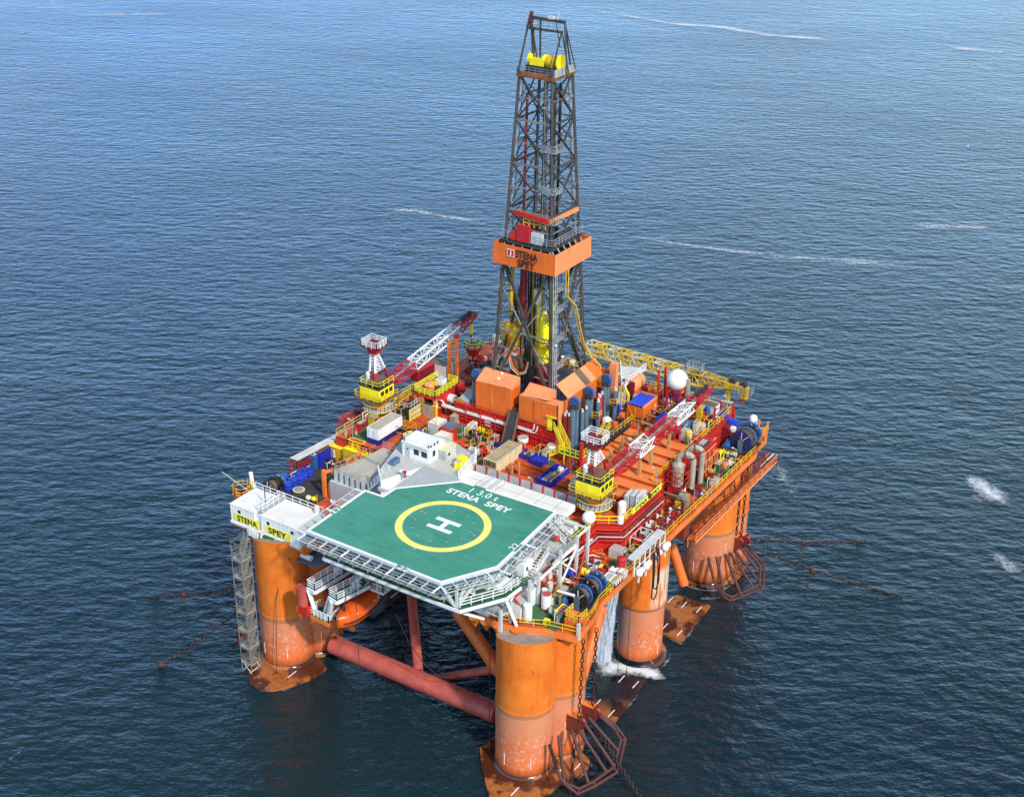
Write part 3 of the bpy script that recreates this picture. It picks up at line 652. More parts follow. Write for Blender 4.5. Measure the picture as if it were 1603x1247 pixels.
for p, r, h, mt in (((14.6, 2.6), .42, 1.9, 'white'), ((14.5, 4.2), .4, 2.0, 'white_dirty'), ((15, -2.2), .6, 2.3, 'white'), ((16.3, 3.2), .5, 1.2, 'white_dirty')): m.cyl((p[0], p[1], ZL), (p[0], p[1], ZL + h), r, mt, 14)
m.build('pipework', ACC)
# upper deck of the block behind the chamfer, with the grey sheet
hd = [(-14.58, 5.05, 29.85), (-12.01, 11.97, 29.85), (-5.93, 12.04, 29.85), (-7.34, 18.64, 29.85), (-14.42, 21.09, 29.85), (-20.20, 19.15, 29.85), (-16.60, 7.03, 29.85)]
m = MB(); m.prism([(p[0], p[1]) for p in hd], 27.2, 29.85, 'white', 'grey_deck'); m.build('upper_house', ACC)
tri = [(-11.78, 4.24, 29.90), (-11.98, 11.93, 29.90), (-5.94, 11.82, 29.90), (-4.98, 11.42, 29.90)]
m = MB(); m.prism([(p[0], p[1]) for p in tri], 29.7, 29.93, 'grey_light', 'grey'); m.build('deck_plate', ACC)
m = MB(); h2 = [V(p) for p in hd]
m.rail([h2[2], h2[3]], 'white', 1.1, .09, 1.3, 2); m.rail([h2[6], h2[0]], 'white', 1.1, .08, 1.3, 1); m.build('railing', ACC)
# gray block on the left with louvred parapet
m = MB(); m.prism([(-25.9, 6.9), (-13, 6.9), (-13, 15.5), (-25.9, 15.5)], ZL, 25.3, 'grey', 'grey_deck')
gb = [(-25.40, 7.38, 27.00), (-24.26, 12.65, 27.00), (-20.22, 12.42, 27.00), (-18.89, 6.99, 27.00)]
m.prism([(p[0], p[1]) for p in gb], 25.3, 27., 'grey_light', 'beige_roof'); m.build('plant_house', ACC)
m = MB(); a, b = V((*gb[0][:2], 25.45)), V((*gb[3][:2], 25.45))
for i in range(7): p = a.lerp(b, i / 6) + V((0, -.06, 0)); m.bar(p, p + V((0, 0, 1.5)), .1, 'dark')
g3 = [V((p[0], p[1], 27)) for p in gb]; m.rail([g3[1], g3[0], g3[3]], 'grey', 1., .06, 1.2, 0); m.build('parapet', ACC)
m = MB(); g4 = [(-23.41, 12.64, 27.60), (-23.01, 16.33, 27.60), (-19.29, 15.93, 27.60), (-19.02, 11.83, 27.60)]; m.prism([(p[0], p[1]) for p in g4], 26.3, 27.6, 'grey', 'beige_roof'); m.rail([g4[1], g4[2], g4[3]], 'galv', 1.1, .06, 1.3, 1); m.build('plant_house', ACC)
m = MB(); m.stairs((-15.50, 7.41, 29.60), (-17.72, 8.01, 27.00), 1.2, 'galv', 'galv', 8, 'white'); m.stairs((-15.37, 6.31, 29.00), (-17.99, 7.26, 26.30), 1.4, 'white', 'galv', 8, 'white'); m.build('staircase', ACC)

# ---------------------------------------------------------------- drilling derrick
DX, DY = -9.7, 39.7
def dh(z): return 5.35 + (2.75 - 5.35) * (z - 32.) / 50.
def dc(i, z, k=0.): h = dh(z) + k; sx, sy = ((-1, -1), (1, -1), (1, 1), (-1, 1))[i % 4]; return V((DX + sx * h, DY + sy * h, z))
R1 = random.Random(5)
DER = thing('drilling_derrick', 'tall dark steel lattice derrick with an orange band rising over the deck', 'derrick', (DX, DY, 31.5))
for i in range(4):
    m = MB(); m.bar(dc(i, 31.5), dc(i, 56), .46, 'tower_steel'); m.bar(dc(i, 56), dc(i, 82.5), .36, 'tower_steel'); m.build('leg', DER)
LV = [57, 62.1, 69.1, 75.5, 82]
m = MB()
for i in range(4):
    for z in LV: m.bar(dc(i, z), dc(i + 1, z), .2, 'tower_steel' if i % 2 else 'tower_grey', .3)
    for a, b in zip(LV, LV[1:]):
        w = .22 if i in (0, 1) else .17
        m.bar(dc(i, a), dc(i + 1, b), w, 'tower_steel'); m.bar(dc(i + 1, a), dc(i, b), w, 'tower_steel')
        mid = (dc(i, (a + b) / 2) + dc(i + 1, (a + b) / 2)) / 2; m.bar(mid, dc(i, (a + b) / 2), .16, 'tower_grey'); m.bar(mid, dc(i + 1, (a + b) / 2), .16, 'tower_grey')
m.build('upper_bracing', DER)
m = MB()
for i in range(4):
    m.bar(dc(i, 33.), dc(i + 1, 54.5), .36, 'tower_steel'); m.bar(dc(i + 1, 33.), dc(i, 54.5), .36, 'tower_steel')
    m.bar(dc(i, 43), dc(i + 1, 43), .22, 'tower_grey'); m.bar(dc(i, 54.3), dc(i + 1, 54.3), .5, 'tower_steel')
    mid = (dc(i, 43.5) + dc(i + 1, 43.5)) / 2; m.bar(mid, dc(i, 50), .18, 'tower_grey'); m.bar(mid, dc(i + 1, 50), .18, 'tower_grey'); m.bar(mid, dc(i, 37), .18, 'tower_grey'); m.bar(mid, dc(i + 1, 37), .2, 'tower_grey')
    for z in (36.5, 40, 47, 50.5): m.bar(dc(i, z), dc(i, z).lerp(dc(i + 1, z), .28), .15, 'tower_grey'); m.bar(dc(i + 1, z), dc(i + 1, z).lerp(dc(i, z), .28), .15, 'tower_grey')
for i in range(4):
    for z in (34.5, 38.2, 41.5, 45, 48.8, 52.5): m.bar(dc(i, z), dc(i, z + 1.7).lerp(dc(i + 1, z + 1.7), .16), .09, 'tower_steel'); m.bar(dc(i + 1, z), dc(i + 1, z + 1.7).lerp(dc(i, z + 1.7), .16), .09, 'tower_steel')
    for z in (35, 39.5, 45.5, 49): m.bar(dc(i, z), dc(i, z) .lerp(dc(i + 2, z), .3), .12, 'tower_steel')
m.build('lower_bracing', DER)
m = MB()
for k in range(26): x, y = DX + R1.uniform(-2.2, 2.2), DY + R1.uniform(-2.2, 2.2); m.bar((x, y, R1.choice((33, 40, 57))), (DX + (x - DX) * .7, DY + (y - DY) * .7, R1.choice((56, 70, 81.5))), .06, R1.choice(('dark', 'black', 'tower_grey', 'galv')))
for z in (60, 64.5, 67, 72, 78):
    for i in range(4): m.bar(dc(i, z), dc(i, z + 2.).lerp(dc(i + 1, z + 2.), .5), .1, 'tower_steel'); m.bar(dc(i + 1, z), dc(i, z + 2.).lerp(dc(i + 1, z + 2.), .5), .1, 'tower_steel')
for i in range(4):
    for k in range(2): m.bar(dc(i, 57, -.35 - .3 * k), dc(i, 82, -.25 - .2 * k), .09, ('galv', 'dark')[k])
m.build('cable_run', DER)
# orange wind band with the name
HX, HY = -9.6, 39.6
m = MB()
for (x0, y0), (x1, y1), mt in (((-1, -1), (1, -1), 'orange'), ((1, -1), (1, 1), 'orange_pale'), ((1, 1), (-1, 1), 'orange'), ((-1, 1), (-1, -1), 'orange')):  # paler orange on the right face paints in its sunlit side
    a0, a1 = V((HX + x0 * 5.5, HY + y0 * 5.3, 53.8)), V((HX + x1 * 5.5, HY + y1 * 5.3, 53.8)); b0, b1 = V((HX + x0 * 5.45, HY + y0 * 5.25, 57.05)), V((HX + x1 * 5.45, HY + y1 * 5.25, 57.05))
    inw = (V((HX, HY, 0)) - V(((a0.x + a1.x) / 2, (a0.y + a1.y) / 2, 0))).normalized() * .12
    m.add([a0, a1, b1, b0, a0 + inw, a1 + inw, b1 + inw, b0 + inw], [(0, 1, 2, 3), (5, 4, 7, 6), (3, 2, 6, 7), (1, 0, 4, 5)], mt)
    k = 22
    for i in range(k):
        p, q = a0.lerp(a1, (i + .5) / k), b0.lerp(b1, (i + .5) / k); m.bar(p - inw * .08, q - inw * .08, .05, mt, .03)
m.box(HX - 5.3, HX + 5.3, HY - 5.1, HY + 5.1, 55.1, 55.3, 'dark'); band = m.build('wind_band', DER)
m = MB(); yb = HY - 5.42
m.text('STENA', (-10.95, yb, 55.5), (1, 0, 0), (0, 0, 1), 1.2, 'mark_black', .028, 3.9)
m2 = MB(); m2.text('SPEY', (-10.55, yb, 54.1), (1, 0, 0), (0, 0, 1), 1.2, 'mark_black', .028, 3.0); m2.build('name_text', band); m.build('name_text', band)
m = MB(); x0, z0 = -12.45, 55.35
m.box(x0, x0 + 1.3, yb - .03, yb, z0, z0 + 1.2, 'mark_white'); m.box(x0 + .12, x0 + 1.18, yb - .05, yb - .03, z0 + .1, z0 + 1.1, 'mark_red')
m.poly([(x0 + .52 + a, yb - .06, z0 + b) for a, b in ((.0, .62), (.12, .98), (.34, .98), (.2, .64), (.36, .52), (.2, .2), (-.04, .2), (.12, .52))], 'mark_white'); m.build('company_mark', band)
# platform and red monkey board house
m = MB(); m.box(DX - 4.4, DX + 4.4, DY - 4.6, DY + 4.4, 57.3, 57.5, 'dark'); m.rail([dc(0, 57.6, .4), dc(1, 57.6, .4), dc(2, 57.6, .4)], 'galv', 1.2, .07, 1., 2)
for i in (0, 1):
    for t in range(6): p = dc(i, 57.2).lerp(dc(i + 1, 57.2), t / 5); q = V((p.x + (0 if i == 0 else 1.1), p.y - (1.1 if i == 0 else 0), 55.6)); m.bar(p, q, .12, 'white_dirty')
m.build('racking_platform', DER)
m = MB(); m.box(-11.3, -9.2, 35.0, 36.6, 57.7, 60.3, 'crimson'); m.box(-12.6, -11.4, 35.2, 36.4, 57.7, 59., 'red'); m.box(-9., -7.1, 35.3, 35.9, 57.7, 59.4, 'grey_light')
m.bar((-11.9, 35.3, 62.), (-5.9, 35.0, 61.7), .35, 'red', .7); m.bar((-5.9, 35.5, 61.6), (-5.6, 43, 61.6), .35, 'orange_pale', .6); m.rail([(-10.4, 35.4, 60.2), (-6.6, 35.4, 60.2)], 'yellow_rail', 1.1, .12, 1., 1); m.bar((-10.6, 36.5, 60.6), (-8.2, 40.5, 62.5), .4, 'rust')
m.build('monkey_board', DER)
# crown: floor, sheaves, head frame
m = MB(); m.box(DX - 3.1, DX + 3.1, DY - 3.1, DY + 3.1, 81.7, 82.1, 'rust'); m.box(DX + 2.95, DX + 3.1, DY - 2.6, DY + 2.9, 82.1, 83.2, 'grey'); m.rail([(DX - 3, DY - 3, 82.1), (DX + 3, DY - 3, 82.1)], 'tower_grey', 1.1, .06, 1., 2)
m.rail([(DX - 3, DY - 3, 82.1), (DX - 3, DY + 3, 82.1)], 'tower_grey', 1.1, .06, 1.2, 1); m.box(DX - 2.6, DX + 2.2, DY - 1.4, DY + 1.2, 82.1, 83.1, 'dark'); m.build('crown_floor', DER)
m = MB()
m.lathe((DX - 2.2, DY - .3, 83.8), [(.25, -.35), (.85, -.35), (.85, .35), (.25, .35)], 'yellow', 20, 'X', False)
m.box(DX - 2.1, DX + .3, DY - 1.2, DY + .4, 83.0, 84.1, 'yellow'); m.lathe((DX + 1.1, DY - .4, 83.8), [(.1, -.45), (.95, -.4), (.95, .4), (.1, .45)], 'mustard', 20, 'X', False)
m.lathe((DX + .2, DY - .3, 83.9), [(.1, -.3), (.75, -.3), (.75, .3), (.1, .3)], 'yellow', 20, 'X', False)
m.box(DX + .7, DX + 1.6, DY - 1.1, DY - .9, 83., 84., 'mustard'); m.lathe((DX + 2.7, DY - .5, 83.8), [(.1, -.12), (1.2, -.12), (1.2, .12), (.1, .12)], 'yellow', 20, 'X', False)
m.build('crown_block', DER)
m = MB(); yt = 39.2
m.bar((-12.1, yt, 89.6), (-6.4, yt, 89.5), .3, 'tower_steel', .45); m.bar((-12.3, yt, 88.1), (-6.9, yt, 88.1), .5, 'tower_steel', .3)
m.bar((-12.0, yt, 88), (-12.0, yt, 90.4), .4, 'rust_red')
for a, b, w in (((-12.2, yt, 90), (-12.6, yt - 2.4, 82.2), .22), ((-12, yt, 89.4), (-11.4, yt, 82.2), .3), ((-11.6, yt, 88.2), (-12.9, yt + 2.5, 82.2), .16), ((-10.5, yt, 89.4), (-10.4, yt, 82.4), .22), ((-12., yt, 89), (-10.6, yt, 82.4), .18), ((-6.5, yt, 89.5), (-6.8, yt + 2.6, 82.3), .18), ((-6.5, yt, 89.4), (-5.6, yt - .6, 82.3), .2), ((-6.9, yt, 88.1), (-6.0, yt + .6, 82.4), .18), ((-7, yt, 88), (-7.4, yt - 2, 82.3), .16), ((-6.5, yt, 89.5), (-6.3, yt + 3, 82.5), .12), ((-7.9, yt, 89.3), (-7.2, yt, 86), .1)): m.bar(a, b, w, 'tower_steel')
m.rail([(-12.6, yt - .4, 88.2), (-7, yt - .4, 88.2)], 'tower_grey', 1., .05, 1., 1)
m.bar((-7.7, yt, 89.7), (-7.5, yt, 90.7), .1, 'white'); m.box(-9.2, -8.2, yt - .2, yt + .2, 89.7, 90.1, 'white_dirty'); m.build('head_frame', DER)
# inside the tower
m = MB()
for x in (-9.4, -6.9): m.bar((x, 38.6, 33), (x, 38.6, 48.5), .42, 'yellow', .42)
for x in (-9.6, -7.0): m.bar((x, 39.2, 48), (x, 39.4, 81), .3, 'black', .3)
m.build('guide_rail', DER)
m = MB(); m.cyl((-8.1, 38.2, 41.2), (-8.1, 38.2, 44.4), .95, 'yellow', 16, .8); m.cyl((-8.1, 38.2, 44.4), (-8.1, 38.2, 46), .8, 'yellow', 16, .3); m.cyl((-8.1, 38.2, 37.6), (-8.1, 38.2, 40.6), 1.0, 'yellow', 16); m.ring((-8.1, 38.2), 1.1, 1.4, 40.2, 40.7, 'mustard', 24); m.box(-9.7, -6.5, 38.2, 38.6, 38.8, 39.6, 'mustard'); m.cyl((-8.1, 38.2, 33), (-8.1, 38.2, 37.6), .3, 'crimson', 10)
m.box(-9.9, -9.0, 37.8, 38.6, 47, 49.4, 'cream'); m.build('top_drive', DER)
m = MB()
for i in range(26):
    x = -13.2 + .42 * (i % 9); y = 39.5 + .7 * (i // 9); m.cyl((x, y, 32), (x + .02, y, 59.5), .13, ('tower_steel', 'rust_red', 'dark', 'mustard')[(i * 7) % 4 if i % 3 else 2], 6)
m.build('pipe_stand', DER)
m = MB(); m.cyl((-12.1, 37.6, 46), (-11.9, 38.3, 79), .2, 'red_dark', 8); m.cyl((-11.5, 37.5, 44), (-11.5, 37.8, 57), .45, 'red_dark', 10); m.cyl((-13.3, 36.6, 45.), (-13.1, 36.8, 54), .32, 'mustard', 8); m.cyl((-7.3, 38, 50), (-7.3, 38.5, 80), .22, 'dark', 8)
m.tube([(-12.9, 36, 42), (-12.9, 36, 38), (-12.4, 36, 36.3), (-11.2, 36, 35.6), (-10., 36, 36.2), (-9.6, 36, 38)], .16, 'orange', 8); m.tube([(-13.1, 35.9, 38.5), (-12.7, 35.9, 36.2), (-11.3, 35.9, 35.3), (-9.9, 35.9, 36), (-9.4, 35.9, 38)], .1, 'white_dirty', 6)
m.build('hose', DER)
m = MB(); m.box(-15.6, -13.2, 37.6, 39.8, 38.6, 42.6, 'mustard'); m.box(-13.8, -12.9, 37.4, 38.2, 35.8, 37.6, 'white'); m.cyl((-12.6, 37.4, 33), (-12.6, 37.4, 37.5), 1.1, 'brown', 14); m.box(-10.6, -8.8, 36.6, 37.4, 33, 36.6, 'dark'); m.box(-9.6, -6.4, 37.4, 39.8, 33, 36.6, 'crimson'); m.build('floor_machine', DER)
# ladders and pale lattice on the corner facing the camera
def ladder(m, a, b, n, w=.8, mt='tower_grey'):
    a, b = V(a), V(b); s_ = V((0, 1, 0)) * w / 2
    for e in (s_, -s_): m.bar(a + e, b + e, .08, mt)
    for i in range(n): p = a.lerp(b, (i + .5) / n); m.bar(p + s_, p - s_, .06, mt)
m = MB()
for k in range(4):
    off = V((.5 + .32 * (k % 2), -.1 + .5 * (k // 2), 0)); m.bar(dc(1, 32.5) + off, dc(1, 56) + off, .1, 'galv')
for i in range(22):
    z = 33 + i * 1.05; p = dc(1, z); m.bar(p + V((.4, -.2, 0)), p + V((1, .6, .5)), .07, 'galv'); m.bar(p + V((1, -.2, 0)), p + V((.4, .6, .4)), .07, 'galv')
for z in (38.6, 43, 47.6, 50.8): p = dc(1, z); m.box(p.x + .2, p.x + 1.1, p.y, p.y + 2., z, z + .12, 'galv'); m.rail([(p.x + 1.1, p.y, z + .1), (p.x + 1.1, p.y + 2, z + .1)], 'galv', 1., .06, .7, 2)
ladder(m, dc(1, 58) + V((-1.6, .3, 0)), dc(1, 82.6) + V((-1, .2, 0)), 50); ladder(m, dc(1, 33) + V((.3, 3.2, 0)), dc(1, 56) + V((.1, 2.2, 0)), 44, .9, 'dark'); ladder(m, dc(0, 57) + V((-.3, 0, 0)), dc(0, 66) + V((-.3, 0, 0)), 20)
for i in range(16): z = 60 + 1.4 * i; p = dc(1, z) + V((-1.9, .1, 0)); m.rail([p, p + V((1.3, 0, 0))], 'galv', .9, .06, .5, 2) if i % 4 == 0 else m.bar(p, p + V((1.2, 0, 1.)), .06, 'galv')
for z in (61, 65.5, 71.5): p = dc(1, z) + V((.1, .1, 0)); m.box(p.x - 1.6, p.x + .6, p.y - .4, p.y + 1.8, z, z + .1, 'galv'); m.rail([(p.x - 1.6, p.y - .4, z), (p.x + .6, p.y - .4, z), (p.x + .6, p.y + 1.8, z)], 'galv', 1., .06, .8, 2)
m.bar(dc(1, 77.7) + V((-1.4, -.1, 0)), dc(2, 78.6), .14, 'white'); m.build('ladder_way', DER)
m = MB()
for dx in (0, .42): m.tube([V((p[0] + .9 + dx, p[1], p[2])) for p in ((-4.9, 37.4, 54), (-4.9, 37.4, 49.8), (-4.5, 39.2, 47.8), (-4.3, 41.6, 41.), (-4.0, 43.8, 37.6), (-3., 45, 36), (-3, 45, 32.5))], .1, 'yellow_rail', 6)
for i in range(14): z = 47 - i * .68; p = V((-4.45 + .02 * i + .9, 39.3 + .3 * i, z)); m.bar(p, p + V((.4, 0, 0)), .08, 'yellow_rail')
m.build('standpipe', DER)
m = MB()
for i, z in enumerate(range(33, 55, 3)): p = dc(0, z); m.bar(p + V((-.25, .6, 0)), p + V((-.9, 1.5, .5)), .1, 'tower_grey'); m.bar(p + V((-.4, 0, 0)), p + V((-.4, 0, 3)), .1, 'tower_grey')
for p in ((-12.28, 31.95, 36.00), (-12.89, 33.77, 36.00), (-11.59, 38.19, 50.00), (-3.87, 36.91, 40.00), (-6.79, 39.82, 40.00)): m.ball(p, .13, 'lamp', 10); m.build('flood_light', DER); m = MB()

# ---------------------------------------------------------------- drill floor house
DF = thing('drill_floor_house', 'orange wind walls on a red base around the foot of the derrick', 'drill floor', (-9, 40, 26.3))
m = MB(); m.box(-20.5, -1.6, 31.6, 50, ZU, 29.6, 'red'); m.box(-16.6, -1.4, 32.1, 49, 29.6, 31.6, 'red_dark', 'dark')
for i in range(40): x = -20.3 + i * .47; m.box(x, x + .12, 31.52, 31.6, ZU + .1, 29.5, 'red')
m.build('base_wall', DF)
m = MB(); m.box(-16.5, -9.9, 31.75, 34.4, 29.9, 34.6, 'orange'); m.add([(-16.5, 31.75, 34.6), (-9.9, 31.75, 34.9), (-9.9, 34.4, 35.9), (-16.5, 34.4, 35.9), (-16.5, 31.75, 34.6), (-16.5, 34.4, 34.6), (-9.9, 34.4, 34.6), (-9.9, 31.75, 34.6)], [(0, 1, 2, 3), (0, 3, 5), (1, 7, 6, 2), (3, 2, 6, 5)], 'orange_pale'); m.poly([(-16.5, 31.749, 34.6), (-9.9, 31.749, 34.6), (-9.9, 31.749, 34.9)], 'orange')
m.box(-10.4, -9.86, 31.6, 32.2, 29.5, 31.6, 'orange'); m.box(-13.6, -13.4, 31.68, 31.75, 30, 33.6, 'lip_orange'); m.build('wind_wall', DF)
m = MB(); m.box(-8.4, -1.4, 31.75, 33.6, 30.3, 34.3, 'orange', 'orange_pale'); m.add([(-8.0, 31.9, 34.3), (-3.2, 31.9, 34.7), (-3.2, 34.2, 35.6), (-8, 34.2, 35.6), (-8, 34.2, 34.3), (-3.2, 34.2, 34.3)], [(0, 1, 2, 3), (0, 3, 4), (1, 5, 2)], 'orange_pale')
m.box(-5.6, -4.9, 31.6, 31.75, 30.9, 34.1, 'orange'); m.box(-5.0, -4.6, 31.68, 31.75, 30.9, 34.0, 'orange'); m.box(-3.2, -2.3, 31.66, 31.75, 29.9, 32.2, 'yellow'); m.box(-2.3, -1.6, 31.70, 31.75, 29.9, 32.2, 'black'); m.box(-3.4, -1.5, 31.4, 31.75, 32.2, 32.35, 'yellow_rail'); m.build('wind_wall', DF)
m = MB(); m.box(-1.6, -1.2, 31.75, 33.2, ZU, 34.6, 'orange_pale'); m.add([(-3.2, 34., 36.6), (-3.2, 42.6, 36.6), (-1.0, 42.6, 34.8), (-1.0, 34., 34.8)], [(0, 3, 2, 1)], 'orange_pale'); m.box(-1.05, -.9, 33, 42.6, 31.5, 34.8, 'orange')
m.add([(-3.2, 39.4, 36.65), (-3.2, 41, 36.65), (-1.0, 41, 34.85), (-1., 39.4, 34.85)], [(0, 3, 2, 1)], 'brown'); m.add([(-3.2, 42.6, 36.6), (-3.2, 46, 36.6), (-1, 44.6, 34.8), (-1., 42.6, 34.8)], [(0, 3, 2, 1)], 'orange')
m.box(-.2, .9, 45.4, 46.4, ZU, 36.6, 'orange_pale'); m.box(-3, -.2, 46, 46.4, 31, 35, 'orange'); m.box(-1.4, -1, 42.6, 50, ZU, 31, 'red_dark'); m.build('wind_wall', DF)
m = MB(); m.add([(-9.9, 31.8, 31.3), (-8.4, 31.8, 31.3), (-8.1, 29.2, 26.6), (-9.8, 29.2, 26.6)], [(0, 3, 2, 1)], 'dark'); m.bar((-9.95, 31.8, 31.4), (-9.85, 29.2, 26.6), .2, 'brown', .5); m.bar((-8.35, 31.8, 31.4), (-8.05, 29.2, 26.6), .2, 'brown', .5); m.build('pipe_ramp', DF)
m = MB(); m.cyl((-23, 31.8, 28.4), (-10.2, 31.3, 28.8), .32, 'white_dirty', 12); m.tube([(-23.6, 31.2, 28), (-24, 31.6, 29.2), (-23, 31.8, 29.2), (-22.4, 31.6, 28.6)], .12, 'white', 6)
for z in (28.0, 27.4): m.tube([(-20, 31.3, z), (-10.3, 31.2, z)], .1, 'red', 6); m.tube([(-8, 31.3, z + .8), (-1.6, 31.3, z + .8)], .1, 'crimson', 6)
m.tube([(-8.2, 31.2, 29.2), (-5.6, 31.2, 29.2), (-5.3, 31.2, 29.5), (-5.2, 31.2, 30.4)], .1, 'white', 6); m.tube([(-8.2, 31.2, 28.9), (-5.2, 31.2, 28.9), (-4.8, 31.2, 29.3), (-4.6, 31.2, 30.2)], .1, 'white', 6)
for x in (-18, -15.2, -12.4, -6.4, -3.8): m.bar((x, 31.2, ZU), (x, 31.2, 29.8), .12, 'red')
m.rail([(-20, 31.3, 29.6), (-10.3, 31.3, 29.6)], 'red', .9, .08, 1.6, 1); m.rail([(-8, 31.3, 29.7), (-1.6, 31.3, 29.7)], 'red', .7, .08, 1.6, 0); m.build('pipework', DF)
m = MB(); m.box(-14.5, -13.4, 31.3, 31.5, 27.2, 28.4, 'grey_light'); m.box(-12.9, -12.1, 31.3, 31.5, 27.2, 28.1, 'navy'); m.build('wall_panel', DF)
m = MB(); m.stairs((-1.20, 31.10, 31.16), (1.40, 30.14, 28.31), 1.1, 'yellow', 'mustard', 12, 'yellow'); a = V((1.40, 30.14, 28.31)); m.prism([(a.x - .8, a.y - 1), (a.x + 3, a.y - 1), (a.x + 3, a.y + .8), (a.x - .8, a.y + .8)], a.z - .2, a.z, 'yellow', 'green'); m.rail([(a.x - .8, a.y - 1, a.z), (a.x + 3, a.y - 1, a.z), (a.x + 3, a.y + .8, a.z)], 'yellow', 1.1, .08, 1., 1)
for dx in (0, 2.8): m.bar((a.x + dx, a.y - .9, ZU), (a.x + dx, a.y - .9, a.z), .16, 'yellow')
m.stairs((a.x - .7, a.y, a.z), (a.x - 3.4, a.y - .4, ZU + .2), .9, 'yellow', 'mustard', 7, 'yellow'); m.build('staircase', DF)
# riser tensioners with blue sheaves
def tensioner(x, y, label, first=None, z0=27.2, ht=8.2):
    if first: return clone(first, (x, y, z0), label)
    t = thing('riser_tensioner', label, 'tensioner', (x, y, z0), 'riser tensioners beside the drill floor')
    for k, dy in enumerate((-.55, .55)):
        m = MB(); m.cyl((x, y + dy, z0), (x, y + dy, z0 + 6.4), .42, 'blue_steel', 14); m.cyl((x, y + dy, z0 + 6.4), (x, y + dy, z0 + 7), .3, 'dark', 10); m.build('cylinder', t)
    m = MB(); m.lathe((x, y, z0 + 7.4), [(.12, -.22), (.85, -.22), (.95, -.15), (.95, .15), (.85, .22), (.12, .22)], 'blue_mid', 20, 'Y', False); m.box(x - .5, x + .5, y - .5, y + .5, z0 + 6.2, z0 + 7, 'dark')
    for i in range(6): t_ = math.pi * i / 3; m.box(x + .55 * math.cos(t_) - .13, x + .55 * math.cos(t_) + .13, y - .25, y + .25, z0 + 7.4 + .55 * math.sin(t_) - .13, z0 + 7.4 + .55 * math.sin(t_) + .13, 'dark')
    m.build('sheave', t); m = MB(); m.box(x - .9, x + .9, y - 1.2, y + 1.2, z0 - .9, z0, 'dark'); m.build('base', t); return t
T1 = tensioner(.3, 33.9, 'blue sheaved riser tensioner nearest the yellow drill floor stairs')
tensioner(.3, 38.2, 'blue sheaved riser tensioner in the middle of the row beside the drill floor', T1)
tensioner(.3, 43.6, 'blue sheaved riser tensioner against the tall orange post', T1)
tensioner(-17.6, 33.6, 'blue sheaved riser tensioner left of the taller orange wind wall', T1)
m = MB()
for i, (x, y, r, k) in enumerate(((-.6, 32.6, .3, 'red_dark'), (-.1, 32.9, .3, 'maroon'), (-.8, 33.4, .3, 'crimson'), (.9, 35.2, .35, 'blue_steel'), (.9, 36.4, .35, 'blue_steel'), (-.4, 36, .4, 'dark'), (.5, 41.2, .5, 'crimson'), (.4, 42.2, .35, 'maroon'), (-.2, 40, .5, 'dark'), (1.2, 39.6, .4, 'blue_steel'), (1.4, 44.6, .4, 'blue_steel'))): m.cyl((x, y, ZU), (x, y, 32.6 - .3 * (i % 3)), r, k, 12); m.cyl((x, y, 32.6), (x, y, 33.1), r * .6, 'grey_light', 8)
for x, y in ((1.6, 37.2), (1.7, 42.6)): m.rail([(x, y, 31), (x + .9, y, 31), (x + .9, y + 1.2, 31)], 'yellow_rail', 1., .08, .8, 1); m.box(x, x + .9, y, y + 1.2, 30.8, 31, 'brown')
m.build('pressure_vessel', DF)
m = MB(); m.box(1.5, 4.2, 33.5, 45, ZU + .1, 27.6, 'dark'); m.rail([(4.2, 33.5, 27.6), (4.2, 45.5, 27.6)], 'yellow_rail', 1.1, .08, 1.2, 1)
for i in range(12): x, y = 1.6 + random.random() * 2.2, 34 + random.random() * 10.5; m.box(x, x + .5 + random.random(), y, y + .5 + random.random(), 27.6, 28. + random.random() * 1.2, random.choice(['grey', 'dark', 'brown', 'mustard', 'white_dirty', 'rust', 'orange']))
m.stairs((3.9, 38, 30), (3.9, 33.6, 27.6), .9, 'yellow_rail', 'yellow_rail', 8, 'yellow_rail'); m.build('walkway', DF)

